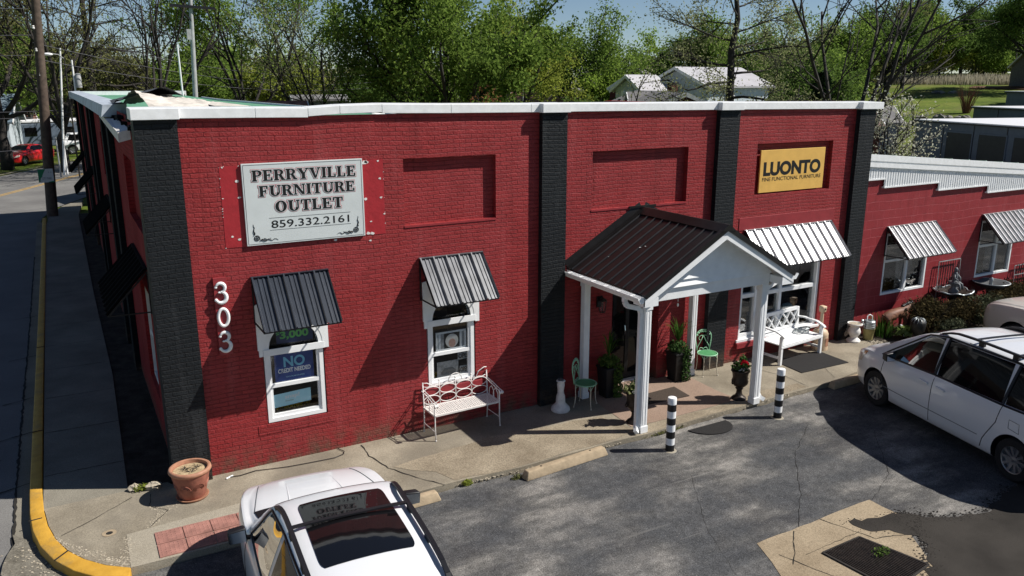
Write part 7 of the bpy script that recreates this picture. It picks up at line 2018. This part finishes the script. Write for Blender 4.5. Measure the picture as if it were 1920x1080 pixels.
# ------------------------------------------------------------------ buildings behind
def gable_house(name, label, x, y, rz_, L, W_, hw, hr, wall, roof, z=None, over=.35, windows=(), cat='house', gablemat=None):
    """ridge along local x; L length, W_ depth, hw wall height, hr ridge height above ground"""
    z = terrain(x, y) if z is None else z
    t = thing(name, label, cat, (x, y, z), rz_); a, b = L/2, W_/2
    m = MB(); m.add([(-a, -b, -.5), (a, -b, -.5), (a, b, -.5), (-a, b, -.5), (-a, -b, hw), (a, -b, hw), (a, b, hw), (-a, b, hw), (-a, 0, hr-.12), (a, 0, hr-.12)], [(0, 1, 5, 4), (2, 3, 7, 6), (1, 2, 6, 9, 5), (3, 0, 4, 8, 7)])
    m.build('wall', M[wall], t)
    m = MB(); k = (hr-hw)/b; e = b+over; ze = hw-k*over
    for sg in (-1, 1):
        m.hexa([(-a-over, sg*e, ze), (a+over, sg*e, ze), (a+over, 0, hr), (-a-over, 0, hr), (-a-over, sg*e, ze+.14), (a+over, sg*e, ze+.14), (a+over, 0, hr+.14), (-a-over, 0, hr+.14)])
    r = m.build('roof', M[roof], t)
    for sx in (-1, 1):
        m = MB()
        for sg in (-1, 1): m.bar((sx*(a+over+.02), sg*e, ze+.02), (sx*(a+over+.02), 0, hr+.02), .05, .22)
        m.build('rake_board', M['white_metal'], r)
    if gablemat:
        for sx in (-1, 1):
            m = MB(); m.prism([(-b, hw+.02), (b, hw+.02), (0, hr-.14)], sx*a, sx*(a+.06), 'yz'); m.build('gable_panel', M[gablemat], t)
    for (face, u, zc, w_, h_) in windows:
        m = MB()
        if face == 'f': m.box(u-w_/2, u+w_/2, -b-.05, -b+.02, zc-h_/2, zc+h_/2)
        elif face == 'l': m.box(-a-.05, -a+.02, u-w_/2, u+w_/2, zc-h_/2, zc+h_/2)
        else: m.box(a-.02, a+.05, u-w_/2, u+w_/2, zc-h_/2, zc+h_/2)
        wo = m.build('window', M['darkglass'], t)
        m = MB()
        if face == 'f': frame(m, u-w_/2-.06, u+w_/2+.06, zc-h_/2-.06, zc+h_/2+.06, .06, -b-.08, -b); m.box(u-.03, u+.03, -b-.075, -b-.051, zc-h_/2, zc+h_/2)
        else:
            q = MB(); frame(q, u-w_/2-.06, u+w_/2+.06, zc-h_/2-.06, zc+h_/2+.06, .06, 0, .08); q.box(u-.03, u+.03, .055, .075, zc-h_/2, zc+h_/2); s_ = -1 if face == 'l' else 1
            m.v = [(s_*(a+yy), xx, zz) for xx, yy, zz in q.v]; m.f = q.f; m.m = q.m
        m.build('frame', M['white_metal'], wo)
    return t
# white house with the big metal roof (gable end seen left, roof plane right)
x, y = at(1262, 66)
gable_house('white_house', 'large white and pale blue house with a white metal roof behind the layered tree', x+3.3, y+.3, R(4), 6.7, 6.6, 5.55, 6.85, 'housewhite', 'roofmetal', windows=(('l', 2.3, 4.35, .8, 1.2), ('l', -.4, 4.35, .8, 1.2), ('f', -1, 4.2, .8, 1.2)))
x, y = at(1216, 64)
t = gable_house('porch_wing', 'white wing with a metal porch roof and columns left of the white house', x, y+1.5, R(4), 2.4, 3.0, 5.3, 6.25, 'housewhite', 'roofmetal', windows=(('l', .6, 4.3, .5, 1.1),), cat='house')
for k in range(3): m = MB(); m.box(-1.75, -1.55, -1.5+k*.75, -1.3+k*.75, 0, 5.2); m.build('column', M['white_metal'], t)
x, y = at(1168, 70)
gable_house('brick_house', 'dark brick house with a blue grey gable and white rakes behind the coping', x+2, y+2, R(44), 6, 2.6, 5.35, 6.2, 'brickdark', 'shingle', gablemat='houseblue', over=.2)
x, y = at(1192, 82)
gable_house('dark_house', 'distant dark roofed house behind the blue grey gable', x, y, R(44), 5, 3, 6.0, 6.9, 'houseblue', 'shingle')
x, y = at(1272, 46)
gable_house('brick_house', 'dark red brick house with a low grey shingle roof and gable end facing the shop', x+1.6, y+4, R(68), 9.0, 5.6, 4.1, 5.2, 'brickdark', 'shingle', over=.35)
x, y = at(1228, 50)
gable_house('side_wing', 'grey shingle roofed wing left of the dark red gable', x+.4, y+1.2, R(-30), 2.4, 4.0, 4.1, 5.15, 'brickdark', 'shingle', cat='house', over=.3)
x, y = at(1252, 49); t = thing('chimney', 'dark chimney block rising in front of the pale house wall', 'chimney', (x, y, 4.6)); m = MB(); m.box(-.22, .22, -.2, .2, 0, .95); m.build('stack', M['brickdark'], t); m = MB(); m.box(-.26, .26, -.24, .24, .951, 1.02); m.build('cap', M['ironblack'], t)
x, y = at(1030, 78); gable_house('old_shed', 'old shed with a rusty red roof among green trees', x, y, R(-62), 8, 4.6, 2.9, 4.75, 'houseblue', 'rustroof', cat='shed')
x, y = at(1056, 84); gable_house('old_shed', 'shed with a pale metal roof right of the rusty roof', x, y, R(-50), 6, 5, 3.2, 5.25, 'houseblue', 'roofmetal', cat='shed')
x, y = at(1500, 48); gable_house('brown_shed', 'long low shed with a brown metal roof behind the right part of the coping', x, y, R(-29), 6.4, 4.2, 3.6, 4.72, 'brickdark', 'brownroof', cat='shed', over=.2)
x, y = at(1596, 50); gable_house('garden_shed', 'small dark shed beneath the bare black tree', x, y, R(-29), 3.4, 2.6, 3.7, 4.45, 'unit', 'shingle', cat='shed', over=.2)
x, y = at(430, 46); gable_house('brown_shed', 'building with a reddish brown roof behind the green tree right of the floodlight pole', x, y, R(-8), 8, 5, 3.4, 4.75, 'brickdark', 'rustroof', cat='shed')
x, y = at(606, 60); gable_house('grey_house', 'grey house wall glimpsed behind the fan shaped tree', x, y, R(-10), 3.6, 4, 4.6, 4.85, 'shingle', 'shingle', over=.1)
x, y = at(-52, 76); gable_house('blue_house', 'pale blue house behind the red car at the left edge', x, y, R(-6), 7, 6, 3.0, 4.8, 'housewhite', 'houseblue', windows=(('f', 1.2, 1.9, .9, 1.4), ('f', -1.2, 1.9, .9, 1.4)), z=-.2)
x, y = at(40, 92); gable_house('red_roof_shed', 'shed with a red roof behind the red car', x, y, R(10), 3.4, 3, 1.9, 2.9, 'unit', 'rustroof', cat='shed', z=-.2)
x, y = at(1918, 140); gable_house('grey_barn', 'grey barn at the top right of the hillside lawn', x, y, R(-30), 5, 6, 2.8, 4.6, 'shingle', 'roofmetal', cat='barn')
# picket fence by the blue house
t = thing('picket_fence', 'dark picket fence behind the red car', 'fence', (-5.0, 60.5, -.2)); m = MB()
for k in range(14): m.box(-2.2+k*.36, -2.1+k*.36, -.02, .02, 0, 1.05)
m.build('pickets', M['carblack'], t); m = MB(); m.box(-2.3, 2.8, .02, .05, .25, .33); m.box(-2.3, 2.8, .02, .05, .75, .83); m.build('rail', M['carblack'], t)
# storage units on the right
def storage(A, B, depth, ztop, label, doors=True):
    """A left end top corner, B right along the front, in plan"""
    L = math.hypot(B[0]-A[0], B[1]-A[1]); a = math.atan2(B[1]-A[1], B[0]-A[0]); zg = terrain(*A)-.4
    t = thing('storage_unit', label, 'storage building', (A[0], A[1], zg), a, group='slate storage buildings on the right'); h = ztop-zg
    m = MB(); m.box(0, L, 0, depth, 0, h-.16); m.build('wall', M['unit'], t)
    m = MB(); m.box(-.15, L+.2, -.15, depth+.15, h-.06, h+.02); m.build('roof', M['unitroof'], t)
    m = MB(); m.box(-.16, L+.2, -.17, -.02, h-.16, h-.061); m.box(-.17, -.02, -.16, depth, h-.16, h-.061); m.build('gutter', M['carblack'], t)
    if doors:
        x = 3.35
        for k in range(7):
            d = MB(); n = 12; z1 = h-.75
            d.box(x, x+2.35, -.03, -.002, 0, z1)
            for j in range(n): d.box(x+.01, x+2.34, -.042, -.0301, z1*j/n+.02, z1*(j+1)/n-.03)
            do = d.build('roll_door', M['unitdoor'], t)
            m = MB(); m.box(x-.09, x-.001, -.05, -.003, 0, z1+.1); m.box(x+2.351, x+2.44, -.05, -.003, 0, z1+.1); m.box(x-.001, x+2.351, -.05, -.003, z1+.001, z1+.1); m.build('door_frame', M['unit'], do)
            x += 3.0
    for k in range(1, int(L/2.9)+1):
        m = MB(); m.box(k*2.9-.03, k*2.9+.03, -.022, -.003, .1, h-.17); m.build('seam', M['carblack'], t)
    return t
storage((56.4, 27.6), (50.2, 7.2), 12.0, 2.9, 'nearest slate storage building with two dark roll doors and a white roof')
storage((69.8, 31.6), (61.5, 7.5), 11.0, 3.55, 'second slate storage building behind the nearest one', doors=False)
storage((84.4, 37.4), (76, 12), 9.0, 4.7, 'third slate storage building highest at the right edge', doors=False)

# ------------------------------------------------------------------ poles, wires, small street things
def pole(name, label, x, y, z, H, r0, r1, mat, lean=(0, 0), cat='pole'):
    t = thing(name, label, cat, (x, y, z)); m = MB(); m.tube([(lean[0]*k/6, lean[1]*k/6, H*k/6) for k in range(7)], r0, 12, r2=r1); m.build('shaft', M[mat], t, smooth=50); return t
up = pole('utility_pole', 'thick weathered wooden utility pole at the far corner of the pavement', -1.06, 28.8, -.2, 11.5, .23, .15, 'polewood', (.62, 0), 'utility pole')
m = MB(); m.tube([(.18, -.16, 0), (.30, -.13, 6.5)], .022, 6); m.build('conduit', M['carblack'], up)
for zz in (6.1, 7.1, 8.0): m = MB(); m.lathe([(.05, 0), (.06, .04), (.04, .08), (.055, .11), (.03, .14)], (.28, -.12, zz), 10); m.build('insulator', M['white_dirty'], up)
ps = thing('pole_sign', 'small green and white sign fixed to the utility pole', 'sign', (-1.08, 28.5, 1.45))
m = MB(); m.box(-.30, .28, -.02, .0, 0, .58); b = m.build('board', M['signwhite'], ps)
m = MB(); P = [(-.295, .57), (.0, .57)]+[(.0-.16*math.sin(k*.3), .57-.08*k) for k in range(1, 5)]+[(-.22, .18), (-.25, .02), (-.295, .02)]; m.prism(P, -.026, -.021); m.prism([(.05, .0), (.275, .0), (.275, .06), (.1, .03)], -.026, -.021); m.build('print', plain('sign green', (.02, .22, .10), .5), b)
m = MB(); put_text(m, 'CITY PARK', -.16, .2, .12, .22, -.0235); put_text(m, '* *', .08, .22, .40, .46, -.0235); m.build('lettering', M['grey_ink'], b, recalc=False)
fl = pole('floodlight_pole', 'tall grey T shaped floodlight pole behind the shop roof', 4.45, 24.0, -.2, 9.2, .13, .075, 'polegrey', (.37, 0), 'pole')
m = MB(); m.bar((-.45, -.1, 8.78), (1.25, -.1, 8.72), .14, .10); m.bar((-.1, -.1, 8.72), (.33, -.05, 8.2), .05); m.build('crossarm', M['carblack'], fl)
m = MB(); m.box(.10, .26, -.10, .08, 7.5, 7.9); m.build('meter_box', M['polegrey'], fl)
m = MB(); m.tube([(-.20, -.05, 0), (-.30, -.05, 7.3)], .035, 8); m.build('conduit', M['white_metal'], fl)
x, y = at(124, 60); pole('flag_pole', 'thin white pole left of the shop roof corner', x, y, -.2, 7.9, .07, .055, 'white_metal', (.70, 0))
x, y = at(165, 56); t = pole('service_pole', 'short white pole with a grey transformer can behind the roof', x, y, -.2, 7.1, .06, .05, 'white_metal')
m = MB(); m.lathe([(.0, 5.5), (.17, 5.52), (.17, 6.25), (.12, 6.33), (0, 6.35)], (.22, 0, 0), 14, cap=False); m.build('transformer', M['polegrey'], t, smooth=40)
x, y = at(152, 58); t = pole('street_lamp', 'street lamp with a white head among the bare branches', x, y, -.2, 7.3, .05, .04, 'bark', cat='street lamp')
m = MB(); m.tube([(0, 0, 7.2), (-.3, -.1, 7.45), (-.8, -.2, 7.5)], .03, 6); m.build('arm', M['polegrey'], t); m = MB(); m.blob((-.85, -.2, 7.45), (.28, .16, .10), 1, 10, 6, 0); m.build('lamp_head', M['white'], t, smooth='all')
x, y = at(980, 74); pole('wooden_post', 'thin pale post beside the shed with the rusty roof', x, y, -.2, 7.2, .06, .05, 'polegrey')
x, y = at(1166, 92); t = pole('utility_pole', 'distant utility pole with a crossarm beside the pale lime tree', x, y, -.2, 8.6, .12, .09, 'polewood', cat='utility pole'); m = MB(); m.bar((-.9, 0, 8.1), (.9, 0, 8.1), .1); m.build('crossarm', M['polewood'], t)
for i, (px, d, h) in enumerate(((117, 58.5, 2.5), (130, 60, 2.3))):
    x, y = at(px, d); pole('marker_post', ('white' if i else 'pale grey')+' thin post standing in the verge in front of the parked white car', x, y, -.2, h, .05, .05, 'white_metal' if i else 'polegrey')
def wirerun(a, b, sag, label, r=.013):
    a = Vector(a); b = Vector(b); m = MB(); m.tube([a.lerp(b, k/16)-Vector((0, 0, sag*4*(k/16)*(1-k/16))) for k in range(17)], r, 4); tag(m.build('overhead_wire', M['wire'], recalc=False), label, 'wire', 'overhead wires on the utility pole')
B0 = (-.88, 28.7)
far_l = (-16.5, 31)
for k, (z0, zl) in enumerate(((8.60, 8.55), (7.55, 7.5), (6.75, 6.6), (4.45, 4.6), (4.2, 4.15), (2.9, 2.4))):
    wirerun((*B0, z0), (far_l[0], far_l[1], zl), .12, 'overhead wire running left from the utility pole', .012)
for k, (z0, zr) in enumerate(((7.9, 5.6), (7.25, 5.2), (6.6, 5.0), (4.5, 4.1), (4.3, 3.9), (3.3, 2.2))):
    x, y = at(720+30*k, 60); wirerun((*B0, z0), (x, y, zr+.6), .9, 'overhead wire sagging right from the utility pole behind the shop', .012)
for k in range(3): wirerun((-.82+.05*k, 28.55, 11), (-7-1.2*k, 10, 12.5), .3, 'overhead wire rising to the upper left from the utility pole', .016)
